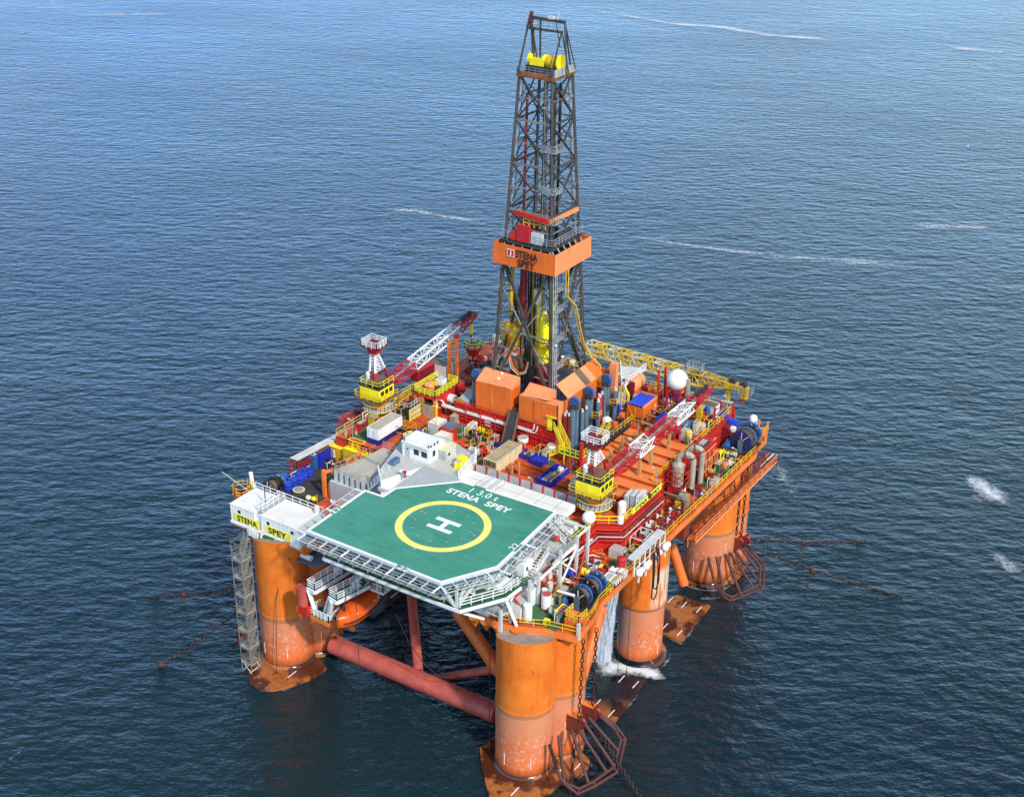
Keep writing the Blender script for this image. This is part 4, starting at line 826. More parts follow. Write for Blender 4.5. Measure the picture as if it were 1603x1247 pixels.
# ---------------------------------------------------------------- two red and white pedestal cranes
def bay(i):
    return 'crimson' if i < 3 or i > 12 else ('white' if (i // 4) % 2 == 1 or i % 8 < 4 else 'crimson')
def crane(label, loc, tip, stripe, rest=None, base_z=ZU, yaw=0):
    x, y, z = loc; z = z + .0                       # z: cab floor
    t = thing('pedestal_crane', label, 'crane', (x, y, base_z), 'pedestal cranes on the upper deck')
    m = MB(); m.cyl((x - .2, y + .8, base_z), (x - .2, y + .8, z - 1.3), 1.15, 'orange', 28); m.cyl((x - .2, y + .8, z - 1.3), (x - .2, y + .8, z - .3), 1.5, 'lip_orange', 28); m.build('pedestal', t)
    m = MB(); poly = [(x - .2 + 2.6 * math.cos(a), y + .8 + 2.6 * math.sin(a)) for a in [math.radians(k) for k in range(-150, 60, 15)]] + [(x + 1.9, y + 3), (x - 2.2, y + 3)]
    m.prism(poly, z - 2.05, z - 1.9, 'yellow', 'grey_deck'); m.rail([(*p, z - 1.9) for p in poly], 'yellow', 1.0, .06, 2., 0); m.build('platform', t)
    m = MB(); m.box(x - 3.3, x + 2.1, y - 1.7, y + 3.2, z - .2, z - .05, 'brown'); m.rail([(x - 3.2, y + 3, z - .05), (x - 3.2, y - 1.6, z - .05), (x + 2.05, y - 1.6, z - .05), (x + 2.05, y + 3, z - .05)], 'yellow_rail', 1., .08, 1.4, 1); m.build('turntable_deck', t)
    m = MB(); m.box(x - 2.2, x + 1.7, y - 1.3, y + 2.5, z, z + 2.05, 'yellow', 'dark')
    for k in range(7): m.box(x - 2.1, x - .6, y - 1.32, y - 1.3, z + .3 + k * .22, z + .36 + k * .22, 'yellow_rail')
    m.box(x - .42, x - .38, y - 1.33, y - 1.3, z + .1, z + 1.95, 'mustard')
    m.box(x - 2.22, x + 1.72, y - 1.32, y + 2.52, z + 2.05, z + 2.2, 'dark'); cab = m.build('cab', t)
    for k in range(3): m = MB(); m.box(x + 1.7, x + 1.73, y - .9 + k * 1.1, y - .1 + k * 1.1, z + .95, z + 1.7, 'glass'); m.build('window', cab)
    m = MB(); m.rail([(x - 2.2, y + 2.5, z + 2.35), (x - 2.2, y - 1.3, z + 2.35), (x + 1.7, y - 1.3, z + 2.35), (x + 1.7, y + 2.5, z + 2.35)], 'yellow', 1., .07, 1.5, 1); m.build('railing', cab)
    # A-frame mast
    zt = z + (9.2 if x < 0 else 8.4); m = MB()
    for sx in (-.9, .55):
        m.bar((x - .3 + sx, y - .4, z + 2.3), (x - .3 + sx * .8, y - .1, z + 4.4), .3, 'crimson'); m.bar((x - .3 + sx * .8, y - .1, z + 4.4), (x - .3 + sx * .6, y + .2, zt - 1.5), .34, 'white')
        m.bar((x - .3 + sx, y + 2.9, z + 2.3), (x - .3 + sx, y + 2.1, z + 4.6), .3, 'crimson'); m.bar((x - .3 + sx, y + 2.1, z + 4.6), (x - .3 + sx * .7, y + .6, zt - 1.5), .26, 'white')
    for i in range(7):
        h = z + 4.5 + i * .52; k = 1 - i * .05; m.bar((x - 1.1 * k - .1, y - .05, h), (x + .2 * k, y, h + .5), .11, 'white'); m.bar((x + .2 * k, y, h), (x - 1.1 * k - .1, y - .05, h + .5), .11, 'white'); m.bar((x + .2, y + .1, h), (x + .2, y + 1.9 - i * .2, h + .1), .1, 'white'); m.bar((x + .2, y + .1, h + .5), (x + .2, y + 1.9 - i * .2, h), .1, 'white')
    m.bar((x - 1.2, y + 2, z + 4.6), (x + .3, y + 2.1, z + 4.6), .2, 'white'); m.box(x - 1.15, x + .55, y - .4, y + 1.1, zt - 1.5, zt - .5, 'crimson')
    for k in range(6): m.bar((x - 1. + k * .25, y - .3, z + 2.2), (x - .8 + k * .2, y + .2, zt - .6), .07, 'dark' if k % 2 else 'red_dark')
    m.build('mast', t)
    m = MB(); m.box(x - 1.9, x + 1.2, y - .9, y + 1.8, zt - .5, zt - .35, 'red_dark'); m.rail([(x - 1.9, y - .9, zt - .35), (x + 1.2, y - .9, zt - .35), (x + 1.2, y + 1.8, zt - .35), (x - 1.9, y + 1.8, zt - .35)], 'white', 1.15, .1, 1., 2, True); m.build('mast_platform', t)
    m = MB()
    for dx in (-.75, .3): m.lathe((x + dx, y + .5, zt + .15), [(.1, -.14), (.55, -.14), (.55, .14), (.1, .14)], 'red_dark', 16, 'X', False)
    m.build('sheave', t)
    m = MB(); m.cyl((x - 1.3, y - .2, z + 2.4), (x - 1.3, y - .2, z + 3.9), .38, 'grey_light', 12); m.ball((x - 1.3, y - .2, z + 3.95), .4, 'white', 12); m.box(x - .9, x + .9, y - .8, y + 1.8, z + 2.4, z + 3.2, 'brown'); m.build('winch_house', t)
    # boom
    A = V((x + .1, y + 3., z + 1.2)); B = V(tip); d = (B - A); Ln = d.length; nb = max(14, round(Ln / 1.6)); m = MB()
    sg = lambda i: stripe(i / nb)
    a1 = A.lerp(B, .12); a2 = A.lerp(B, .78); k1, k2 = round(nb * .12), round(nb * .66)
    m.truss(A, a1, .9, 1.9, 2, 'crimson', .2, .11, ha=.5, hb=1.5); m.truss(a1, a2, 1.9, 1.7, k2, 'white', .2, .1, ha=1.5, hb=1.4, col=lambda i: stripe(i / k2)); m.truss(a2, B, 1.7, .7, max(4, nb - k1 - k2), 'crimson', .18, .1, ha=1.4, hb=.6)
    boom = m.build('boom', t)
    u = d.normalized().cross(V((0, 0, 1))).normalized(); n = u.cross(d.normalized())
    m = MB(); m.bar(A.lerp(B, .05) + n * .1, A.lerp(B, .86) + n * .1, .75, 'beige_roof', .06); m.build('walkway', boom)
    m = MB()
    for f in (.86, .9, .94): c = A.lerp(B, f) + n * .9; m.lathe(c, [(.1, -.2), (.5, -.2), (.5, .2), (.1, .2)], 'dark', 12, 'X', False)
    m.build('sheave', boom)
    m = MB(); top = V((x - .3, y + .6, zt - .2)); ap = A.lerp(B, .9) + n * .8
    for k in (-.3, .3): m.tube([top + V((k, 0, 0)), ap + V((k, 0, 0))], .03, 'dark', 5)
    m.build('luffing_rope', t)
    if rest:
        h = V(rest); m = MB(); m.tube([B, h + V((0, 0, .9))], .04, 'dark', 5); m.box(h.x - .3, h.x + .3, h.y - .2, h.y + .2, h.z - .6, h.z + .9, 'yellow'); m.tube([h + V((0, 0, -.6)), h + V((.15, 0, -1.)), h + V((0, 0, -1.35)), h + V((-.2, 0, -1.1))], .1, 'dark', 6); m.build('hook_block', t)
    return t
sr = lambda f: 'crimson' if f < .14 or .36 < f < .7 else 'white'
sl = lambda f: 'crimson' if f < .22 else 'white'
crane('right hand red and white pedestal crane with yellow cab beside the white globe', (13.0, 17.8, 30.7), (12.80, 55.65, 31.83), sr)
crane('left hand red and white pedestal crane with yellow cab over the white container', (-31.6, 25.6, 29.9), (-29.40, 50.43, 36.30), sl, (-29.40, 49.07, 33.69))
# boom rest of the left crane
m = MB()
for px in (702.5, 716): pass
a, b = V((-29.00, 42.07, 30.70)), V((-28.00, 42.88, 30.29)); ta, tb = V((-29.00, 42.13, 34.20)), V((-28.00, 42.93, 34.97))
m.bar(a, ta, .45, 'lip_orange'); m.bar(b, tb, .45, 'lip_orange'); m.bar(ta, tb + V((0, 0, -.6)), .4, 'lip_orange'); m.bar(a.lerp(ta, .35), b.lerp(tb, .35), .25, 'lip_orange'); m.bar(a.lerp(ta, .7), b.lerp(tb, .7), .25, 'lip_orange'); m.bar(tb + V((0, 0, .0)), tb + V((0, 0, .5)), .7, 'red')
for p in (a, b): m.bar(V((p.x, p.y, ZU)), p, .45, 'lip_orange')
m.build('boom_rest', None, (a.x, a.y, ZU), 'orange ladder shaped boom rest under the tip of the left crane', 'boom rest')
m = MB(); a, b = V((12.00, 44.33, 26.30)), V((13.19, 44.38, 26.30))
for p, q in ((a, V((a.x + .6, a.y + 1, 31.2))), (b, V((a.x + .6, a.y + 1, 31.2))), (V((a.x + .2, a.y + .3, 28.5)), V((b.x, b.y + .3, 28.5)))): m.bar(p, q, .3, 'crimson')
m.build('boom_rest', None, a, 'red A shaped boom rest under the right crane boom', 'boom rest')

# ---------------------------------------------------------------- yellow crane boom at the far edge
YC = thing('knuckle_crane', 'long yellow lattice boom laid across the far edge of the deck', 'crane', (-9, 62, 26.3))
m = MB(); m.truss((-13.5, 62, 29.9), (8.5, 62, 29.6), 1.9, 1.9, 15, 'yellow_rail', .22, .12, col=lambda i: 'yellow_rail' if i % 3 else 'cream'); m.truss((8.5, 62, 29.6), (12.6, 62, 29.9), 1.9, 1.1, 3, 'mustard', .22, .12); m.bar((-13, 61.4, 29.), (8, 61.4, 28.7), .5, 'grey', .12); m.build('boom', YC)
m = MB(); m.obox((14.2, 62, 29.9), (3.2, 1.3, 1.0), 'mustard'); m.obox((16., 62, 29.2), (1.2, 1.2, 1.9), 'mustard'); m.box(12.9, 13.5, 61.6, 62.4, 26.8, 29.2, 'mustard'); m.lathe((13.8, 62, 30.7), [(.1, -.4), (.6, -.4), (.6, .4), (.1, .4)], 'dark', 14, 'Y', False); m.lathe((15.7, 62, 30.5), [(.1, -.4), (.6, -.4), (.6, .4), (.1, .4)], 'dark', 14, 'Y', False); m.rail([(14, 61.2, 28.7), (17.2, 61.2, 28.7), (17.2, 62.8, 28.7)], 'galv', 1.6, .06, .7, 2); m.cyl((15.8, 61.8, 27.4), (15.8, 61.8, 28.3), .3, 'crimson', 10); m.build('boom_head', YC)
m = MB(); m.rail([(5.6, 61, 30.6), (8.2, 61, 30.6), (8.2, 63, 30.6), (5.6, 63, 30.6)], 'galv', 1.4, .06, .5, 2, True); m.box(6.4, 7.2, 61, 63, 29, 30.6, 'dark'); m.build('platform', YC)
m = MB()
for x in (-9, 0): m.bar((x, 62, 26.3), (x, 62, 29), .5, 'yellow_rail')
m.bar((8, 62, 26.3), (8, 62, 29), .8, 'stack_grey')
for x in (-6, -3, 3): m.bar((x, 61.6, 27), (x, 61.6, 29), .16, 'yellow_rail')
m.build('support', YC)

# ---------------------------------------------------------------- loose things on the decks
def container(name, label, cat, c, xl, yl, h, mat, top=None, frame=None, door=None, ribs=True, group=None, base=0.):
    """box with its near lower corner (+x, -y) at c; corrugated long side, framed, doors on the short end"""
    x, y, z = c; z += base; t = thing(name, label, cat, (x - xl / 2, y + yl / 2, z), group); frame = frame or mat
    m = MB(); m.box(x - xl + .04, x - .04, y + .04, y + yl - .04, z + .05, z + h - .03, mat, top or mat)
    if ribs:
        k = int(yl / .38)
        for i in range(k): yy = y + .12 + i * (yl - .24) / k; m.box(x - .04, x - .0, yy, yy + .16, z + .12, z + h - .12, mat)
        k = int(xl / .38)
        for i in range(k): xx = x - xl + .12 + i * (xl - .24) / k; m.box(xx, xx + .16, y, y + .04, z + .12, z + h - .12, mat)
        k = int(yl / .6)
        for i in range(k): yy = y + .2 + i * (yl - .3) / k; m.box(x - xl + .12, x - .12, yy, yy + .3, z + h - .03, z + h - .005, mat if top == 'brown' else (top or mat))
    m.build('body', t)
    m = MB()
    for xx in (x - xl, x - .1):
        for yy in (y, y + yl - .1): m.box(xx - .01, xx + .11, yy - .01, yy + .11, z, z + h, frame)
    for zz in (z, z + h - .1):
        for yy in (y - .015, y + yl - .085): m.box(x - xl + .1, x - .1, yy, yy + .1, zz + .005, zz + .095, frame)
        for xx in (x - xl - .015, x - .085): m.box(xx, xx + .1, y + .1, y + yl - .1, zz + .005, zz + .095, frame)
    m.build('frame', t)
    if door:
        for k in range(2): m = MB(); a = x - xl + .14 + k * (xl - .28) / 2; m.box(a + .02, a + (xl - .28) / 2 - .02, y - .045, y - .0, z + .14, z + h - .14, door); m.bar((a + .3, y - .07, z + .2), (a + .3, y - .07, z + h - .2), .04, 'grey'); m.build('door', t)
    return t
def block(name, label, cat, c, xl, yl, h, mat, top=None, extra=None, group=None, kind=None):
    x, y, z = c; m = MB(); m.box(x - xl, x, y, y + yl, z, z + h, mat, top or mat); m.box(x - xl - .04, x + .04, y - .04, y + yl + .04, z + h - .14, z + h - .05, mat)
    if extra: extra(m, x, y, z)
    return m.build(name, None, (x - xl / 2, y + yl / 2, z), label, cat, group)
def skip(name, label, c, xl, yl, h, mat, fill, group=None):
    x, y, z = c; t = thing(name, label, 'skip', (x - xl / 2, y + yl / 2, z), group); m = MB()
    for a in ((x - xl, x - xl + .1, y, y + yl), (x - .1, x, y, y + yl), (x - xl + .1, x - .1, y, y + .1), (x - xl + .1, x - .1, y + yl - .1, y + yl)): m.box(*a, z, z + h, mat)
    m.box(x - xl + .1, x - .1, y + .1, y + yl - .1, z + .03, z + .12, mat)
    k = int(yl / .7)
    for i in range(k + 1): yy = y + i * (yl - .12) / k; m.box(x, x + .07, yy, yy + .12, z, z + h, mat)
    for i in range(4): xx = x - xl + i * (xl - .12) / 3; m.box(xx, xx + .12, y - .07, y, z, z + h, mat)
    m.build('body', t); m = MB(); fill(m, x, y, z); m.build('load', t); return t
def pipes_fill(xl, yl, h, mats):
    def f(m, x, y, z):
        for i in range(14): xx = x - xl + .3 + (i % 7) * (xl - .6) / 6; m.cyl((xx, y + .3, z + .3 + h * .28 * (i // 7)), (xx, y + yl - .4 - random.random(), z + .3 + h * .28 * (i // 7)), .14, random.choice(mats), 8)
    return f
def clutter_fill(xl, yl, h, mats, n=14):
    def f(m, x, y, z):
        for i in range(n): xx, yy = x - xl + .2 + random.random() * (xl - .9), y + .2 + random.random() * (yl - .9); m.obox((xx + .3, yy + .3, z + .2 + h * .4), (.3 + random.random() * .5, .3 + random.random() * .6, h * (.5 + random.random() * .5)), random.choice(mats), random.random())
    return f

# ---- pipe deck
c = (-25.37, 18.12, 26.30)
container('half_height_container', 'dark blue half height container under the white container', 'container', c, 2.2, 6.1, .95, 'navy', 'navy', 'blue')
container('shipping_container', 'white container with a stained grey roof on a dark blue base', 'container', (c[0], c[1], c[2] + .96), 2.2, 6.1, 1.75, 'white', 'beige_roof', 'white', 'white')
c = (-5.10, 20.57, 26.30)
container('shipping_container', 'lower cream container of the stacked pair beside the helideck roof strip', 'container', c, 2.35, 7., 1.15, 'cream', None, 'cream', 'brown', group='stacked cream containers')
container('shipping_container', 'upper cream container with rust streaked ribbed roof on its twin', 'container', (c[0], c[1], c[2] + 1.16), 2.35, 7., 1.15, 'cream', 'brown', 'cream', 'brown', group='stacked cream containers')
skip('cargo_basket', 'dark blue cargo basket filled with timber against the cream containers', (-2.83, 26.59, 26.30), 2., 1.9, 1.2, 'blue', clutter_fill(2, 1.9, 1.2, ['beige_roof', 'brown', 'stack_grey'], 16), 'blue cargo baskets')
skip('cargo_basket', 'dark blue cargo basket with a slatted lid near the mushroom vents', (-0.61, 25.96, 26.30), 1.9, 1.9, 1.25, 'blue', lambda m, x, y, z: [m.box(x - 1.8, x - .1, y + .1, y + 1.8, z + .9, z + 1.1, 'blue')] + [m.box(x - 1.75, x - .15, y + .2 + k * .4, y + .35 + k * .4, z + 1.1, z + 1.2, 'blue_drum') for k in range(4)], 'blue cargo baskets')
def longfill(m, x, y, z):
    pipes_fill(2.4, 5.2, 1.4, ['stack_grey', 'grey', 'beige_roof', 'brown'])(m, x, y, z)
    for i in range(7): m.ball((x - 1.5 + random.random() * .8, y + 4 + random.random() * .8, z + 1.1 + random.random() * .4), .34, 'white_dirty', 8)
    m.bar((x - .1, y + .2, z + 1.5), (x - .1, y + 5, z + 1.5), .16, 'pads', .12)
skip('long_skip', 'long open blue skip loaded with grey pipes and white bags', (3.79, 21.38, 26.30), 2.4, 5.4, 1.4, 'blue', longfill)
def vent(c, label, r, first=None):
    t = thing('mushroom_vent', label, 'vent', c, 'mushroom vents before the red wall'); x, y, z = c
    m = MB(); m.cyl((x, y, z), (x, y, z + 1.2), r * .5, 'white_dirty', 16); m.build('stem', t)
    m = MB(); m.lathe((x, y, z + 1.1), [(.02, -.02), (r * .9, 0), (r, .12), (r, .75), (r * .95, .82), (.02, .84)], 'white', 24); m.cyl((x, y, z + 1.93), (x, y, z + 1.97), r * .93, 'beige_roof', 24); m.build('cap', t)
vent((-6.57, 30.17, 26.30), 'white mushroom vent at the foot of the dark pipe ramp', .85); vent((-1.64, 30.55, 26.30), 'white mushroom vent under the yellow drill floor stairs', .68)
container('tool_cabin', 'bright red cabin with a dark grey roof behind the white control house', 'cabin', (-16.63, 25.46, 26.30), 2.2, 2.5, 2.15, 'red', 'blue_steel', 'red', ribs=False)
container('cargo_box', 'pale square box left of the red cabin by the yellow aerial post', 'box', (-19.48, 25.70, 26.30), 2., 2.4, 2.1, 'white_dirty', 'roof_white', 'white_dirty', ribs=False)
container('cargo_box', 'pale square box between the red cabin and the white control house', 'box', (-16.61, 23.58, 26.30), 2.1, 2.1, 1.6, 'cream', 'roof_white', 'white_dirty', ribs=False)
block('beige_crate', 'small beige crate behind the red cabin against the red wall', 'crate', (-19.53, 30.11, 26.30), .9, 1.8, 1.6, 'stack_grey', 'beige_roof')
block('switch_cabinet', 'white cabinet with a beige top before the red wall', 'cabinet', (-15.56, 29.27, 26.30), .9, 1.6, 1.65, 'white', 'cream', lambda m, x, y, z: m.box(x, x + .03, y + .3, y + 1.2, z + .8, z + 1.5, 'grey'))
m = MB(); c = (-13.71, 28.09, 26.30)
for i in range(11): yy = c[1] + .2 + (i % 6) * .24; zz = 26.45 + .22 * (i // 6); m.cyl((c[0], yy, zz), (c[0] + 4.3, yy, zz), .12, 'navy', 8); m.cyl((c[0] + .1 + .4 * i, c[1] + .05, 26.4), (c[0] + .1 + .4 * i, c[1] + 1.6, 26.75), .07, 'blue', 6)
m.build('pipe_bundle', None, c, 'stack of dark blue pipes lying on the orange deck', 'pipes')
m = MB(); a, b, d, e = (V((-13.30, 23.68, 26.60)), V((-11.22, 26.55, 27.40)), V((-9.83, 25.55, 26.60)), V((-14.07, 24.95, 26.80)))
for p, q in ((a, b), (b, d), (a, d), (e, b)): m.bar(p, q, .34, 'lip_orange', .3)
m.build('lifting_frame', None, d, 'orange triangular frame lying on the deck by the cream containers', 'frame')
m = MB(); x, y, z = (4.54, 17.71, 26.30)
for i in range(5): m.box(x - 2 + i, x - 1.4 + i, y, y + .7, z, z + .6 + .3 * (i % 2), ('mustard', 'grey', 'brown', 'orange', 'dark')[i])
m.build('deck_locker_row', None, (x, y, z), 'row of small lockers behind the helideck roof strip', 'lockers')
# ---- bridge house on the accommodation roof
c = (-11.75, 12.86, 29.86); x, y, z = c
CH = thing('control_house', 'white control house with dark windows and a flat white roof behind the helideck', 'control house', (x - 2.4, y + 1.8, z))
m = MB(); m.box(x - 4.9, x, y, y + 3.7, z, z + 2.25, 'white'); m.box(x - 5.0, x + .1, y - .1, y + 3.8, z + 2.25, z + 2.4, 'white', 'roof_white')
for k in range(5): m.bar((x - 3 + k * .6, y - .32, z + 2.1), (x - 3 + k * .6, y - .02, z + 2.1), .06, 'galv')
m.bar((x - 3.1, y - .32, z + 2.1), (x - .2, y - .32, z + 2.1), .08, 'galv'); m.build('wall', CH)
for a, w in ((-2.7, .85), (-1.35, 1.0)): m = MB(); m.box(x + a - .06, x + a + w + .06, y - .04, y, z + .75, z + 1.75, 'grey_light'); m.box(x + a, x + a + w, y - .06, y - .03, z + .82, z + 1.68, 'glass'); m.build('window', CH)
m = MB(); m.box(x, x + .04, y + .75, y + 1.55, z + .7, z + 1.8, 'grey_light'); m.box(x + .03, x + .06, y + .85, y + 1.45, z + .8, z + 1.7, 'glass'); m.build('window', CH)
m = MB(); m.box(x - 4.3, x - 3.4, y - .05, y, z + .05, z + 1.95, 'white_dirty'); m.box(x - 4., x - 3.8, y - .07, y - .04, z + 1.2, z + 1.5, 'dark'); m.build('door', CH)
m = MB()
for dx, dy in ((-.3, .3), (-.05, .6), (0, 1.4), (0, 2.2), (-4.6, .2)): m.cyl((x + dx, y + dy, z + 2.4), (x + dx, y + dy, z + 2.8), .09, 'dark', 8)
m.build('roof_light', CH)
c = (-10.13, 15.08, 29.86); x, y, z = c
t = thing('equipment_house', 'small pale house with a sloping roof beside the white control house', 'house', (x - .8, y + 1, z)); m = MB(); m.box(x - 1.7, x, y, y + 2.2, z, z + 1.45, 'white_dirty'); m.add([(x - 1.7, y, z + 1.45), (x, y, z + 1.45), (x, y + 2.2, z + 1.9), (x - 1.7, y + 2.2, z + 1.9), (x - 1.7, y + 2.2, z + 1.45), (x, y + 2.2, z + 1.45)], [(0, 1, 2, 3), (1, 5, 2), (0, 3, 4)], 'cream'); m.build('wall', t)
m = MB(); m.box(x - 1.5, x - .3, y - .05, y, z + .1, z + 1.35, 'grey'); m.build('door', t); m = MB(); m.cyl((x, y + .5, z + .9), (x + .08, y + .5, z + .9), .22, 'black', 12); m.build('fan', t)
block('blue_locker', 'slate blue locker on the grey deck left of the control house', 'locker', (-15.53, 9.33, 29.86), .7, 1.5, .85, 'blue_steel', 'blue_mid')
c = (-6.98, 13.78, 29.86); m = MB(); x, y, z = c
m.box(x - 1., x, y, y + .9, z, z + 1.1, 'yellow'); m.box(x - 1.1, x + .1, y + .9, y + 1.9, z, z + 1.5, 'yellow'); m.box(x - .9, x - .1, y + .1, y + .8, z + 1.1, z + 1.13, 'grey'); m.box(x - 1.15, x + .15, y + .85, y + 1.95, z + 1.2, z + 1.35, 'yellow')
m.build('monitor_skid', None, c, 'yellow boxed fire equipment on the pale roof deck beside the helideck', 'skid')
for px, lb in (((683,748,29.95), 'red and white striped foam monitor on the walkway left of the control house'),): pass
m = MB(); c = (-12.34, 7.80, 29.90); m.cyl((c[0], c[1], c[2]), (c[0], c[1], c[2] + .7), .12, 'crimson', 10); m.bar((c[0] - .9, c[1], c[2] + .7), (c[0] + .9, c[1] + .2, c[2] + .8), .3, 'mark_white'); m.bar((c[0] - .3, c[1], c[2] + .72), (c[0] + .3, c[1] + .06, c[2] + .76), .34, 'crimson'); m.build('foam_monitor', None, c, 'red and white foam monitor at the helideck corner nearest the control house', 'monitor')
m = MB(); c = (-17.40, -2.27, 28.20); m.cyl(c, (c[0], c[1], c[2] + .5), .5, 'crimson', 12); m.bar((c[0], c[1], c[2] + .5), (c[0] - .3, c[1], c[2] + 1.1), .2, 'white'); m.bar((c[0], c[1], c[2] + .5), (c[0] + .4, c[1], c[2] + 1.1), .2, 'white'); m.bar((c[0], c[1], c[2] - 6), c, .2, 'white'); m.build('foam_monitor', None, c, 'dark red foam monitor at the left edge of the helideck', 'monitor')
m = MB(); c = (11.83, 9.05, 28.90); m.ball(c, .55, 'crimson', 12, .7); m.ball((c[0] + 1.2, c[1] - .9, c[2] - .5), .42, 'red', 12, .8); m.bar((c[0], c[1], c[2] - 1.3), c, .2, 'white'); m.bar((c[0], c[1], c[2] - .2), (c[0] + 1.2, c[1] - .9, c[2] - .5), .15, 'white'); m.build('foam_monitor', None, c, 'bright red foam monitor by the stairs right of the helideck', 'monitor')
m = MB(); c = (-19.89, 25.93, 26.30); m.bar(c, (c[0], c[1], 32.), .12, 'yellow'); m.bar((c[0] - .8, c[1], 31.4), (c[0] + .8, c[1], 31.4), .08, 'yellow'); m.build('aerial_post', None, c, 'thin yellow aerial post beside the pale box', 'aerial')
m = MB(); c = (-6.22, 16.83, 29.85); m.bar(c, (c[0], c[1], 32.6), .1, 'white'); m.build('flag_pole', None, c, 'thin white pole at the edge of the pale roof deck', 'pole')

# ---- white deckhouse with the name boards
DH = thing('deckhouse', 'long white deckhouse with yellow name boards over the left column', 'deckhouse', (-27.5, -4, ZL))
y0 = -5.65; zt = 24.75
m = MB(); m.box(-34.1, -29.4, y0, -.2, ZL, zt, 'white', 'roof_white'); m.box(-29.4, -28.2, y0 + .25, -.2, ZL, zt - .2, 'white', 'grey_light'); m.box(-28.2, -20.9, y0, -.2, ZL, zt, 'white', 'roof_white')
for i in range(26): x = -34 + i * .5; m.box(x, x + .09, y0 - .03, y0, ZL + .1, zt - .1, 'white') if not -29.5 < x < -28.3 else None
m.box(-34.2, -29.3, y0 - .05, -.1, zt - .02, zt + .06, 'white_dirty', 'roof_white'); m.box(-28.3, -20.8, y0 - .05, -.1, zt - .02, zt + .06, 'white_dirty', 'roof_white'); m.box(-29.2, -28.4, y0 + .6, -.2, zt + .1, zt + .16, 'grey'); m.build('wall', DH)
for x0, w, s in ((-33.4, 4.9, 'STENA'), (-27.4, 4.9, 'SPEY')):
    m = MB(); m.box(x0, x0 + w, y0 - .07, y0 - .03, ZL + .35, ZL + 1.6, 'mark_yellow'); m.text(s, (x0 + .65, y0 - .075, ZL + .52), (1, 0, 0), (0, 0, 1), .92, 'mark_black', .035, w - 1.1 if s == 'STENA' else w - 1.5); m.build('name_board', DH)
for x in (-32.6, -27, -22.5): m = MB(); m.box(x, x + .5, y0 - .06, y0 - .03, ZL + 1.75, ZL + 2.25, 'glass'); m.build('window', DH)
m = MB(); m.box(-30.1, -27.6, y0 - 1.1, y0 - .1, ZL - .5, ZL - .38, 'white'); m.rail([(-30.1, y0 - .1, ZL - .4), (-30.1, y0 - 1.1, ZL - .4), (-27.6, y0 - 1.1, ZL - .4), (-27.6, y0 - .1, ZL - .4)], 'white', 1.1, .09, .5, 2); m.build('balcony', DH)
m = MB(); m.box(-27.6, -25.7, y0 - .5, y0 - .1, ZL - .9, ZL - .1, 'green'); m.box(-34.2, -20.9, y0 - .12, y0 + .3, ZL - .35, ZL, 'white'); m.build('sill', DH)
m = MB(); m.rail([(-29.2, y0 + .7, zt + .16), (-29.2, -.4, zt + .16)], 'white', 1.1, .08, 1.2, 1); m.rail([(-28.4, y0 + .7, zt + .16), (-28.4, -.4, zt + .16)], 'white', 1.1, .08, 1.2, 1); m.rail([(-34, -.3, zt), (-21, -.3, zt)], 'white', 1.1, .08, 1.4, 1); m.bar((-29.6, -3, zt), (-29.6, -3, zt + 3), .1, 'dark'); m.box(-22, -21.5, -1, -.5, zt, zt + 1.3, 'white'); m.build('railing', DH)
# ---- left hand side
def windlass(c, n, r, label, mats, group=None, gap=1.25):
    x, y, z = c; t = thing('anchor_winch', label, 'winch', (x, y, z), group)
    for i in range(n):
        yy = y + i * gap; m = MB(); m.lathe((x, yy, z + r + .2), [(.15, -.12), (r, -.12), (r + .04, 0), (r, .12), (.15, .12)], mats[i % len(mats)], 28, 'Y', False)
        for k in range(8): a = math.pi * k / 4; m.bar((x + .3 * math.cos(a), yy - .15, z + r + .2 + .3 * math.sin(a)), (x + r * .92 * math.cos(a), yy - .15, z + r + .2 + r * .92 * math.sin(a)), .1, 'white_dirty' if k in (1, 2) and i % 2 == 0 else 'dark')
        if i < n - 1: m.lathe((x, yy + gap / 2, z + r + .2), [(r * .72, -gap / 2 + .12), (r * .72, gap / 2 - .12)], 'brown' if i % 2 == 0 else 'black', 24, 'Y')
        m.build('reel', t)
    m = MB(); m.box(x - r, x + r, y - .4, y + (n - 1) * gap + .4, z, z + .3, 'dark')
    for yy in (y - .5, y + (n - 1) * gap + .4): m.box(x - .4, x + .4, yy, yy + .15, z, z + r + .5, 'blue_steel')
    m.box(x - r - .9, x - r - .1, y - .2, y + 1.3, z + .1, z + 1.4, 'blue_mid'); m.cyl((x - r - .5, y - .3, z + .8), (x - r - .5, y - 1.2, z + .8), .5, 'blue_mid', 14); m.build('base', t); return t
windlass((-34.3, 2.6, ZL), 3, 1.2, 'dark anchor winch with round reels behind the white deckhouse', ['dark', 'black', 'blue_steel'])
t = windlass((19.2, 3.6, ZL), 5, 1.45, 'blue rimmed anchor winch with a row of reels on the near right corner', ['black', 'blue_mid', 'black', 'blue_mid', 'blue_mid'])
m = MB(); m.cyl((16.2, 3.2, ZL + 1.9), (18.9, 3.0, ZL + 2.3), .22, 'white', 10); m.build('pipe', t)
windlass((19.1, 55.0, ZL + .3), 3, 1.75, 'big navy blue anchor winch on the far right corner', ['navy', 'blue_steel', 'blue_mid'], gap=1.9)
windlass((-21, 52, ZU + .1), 3, 1.5, 'dark anchor winch behind the left crane boom near the orange perch', ['dark', 'green', 'black'])
windlass((-22.6, 44.6, ZU + .6), 2, 1.1, 'dark winch with a blue drum beside the yellow railed platform', ['dark', 'blue_drum'])
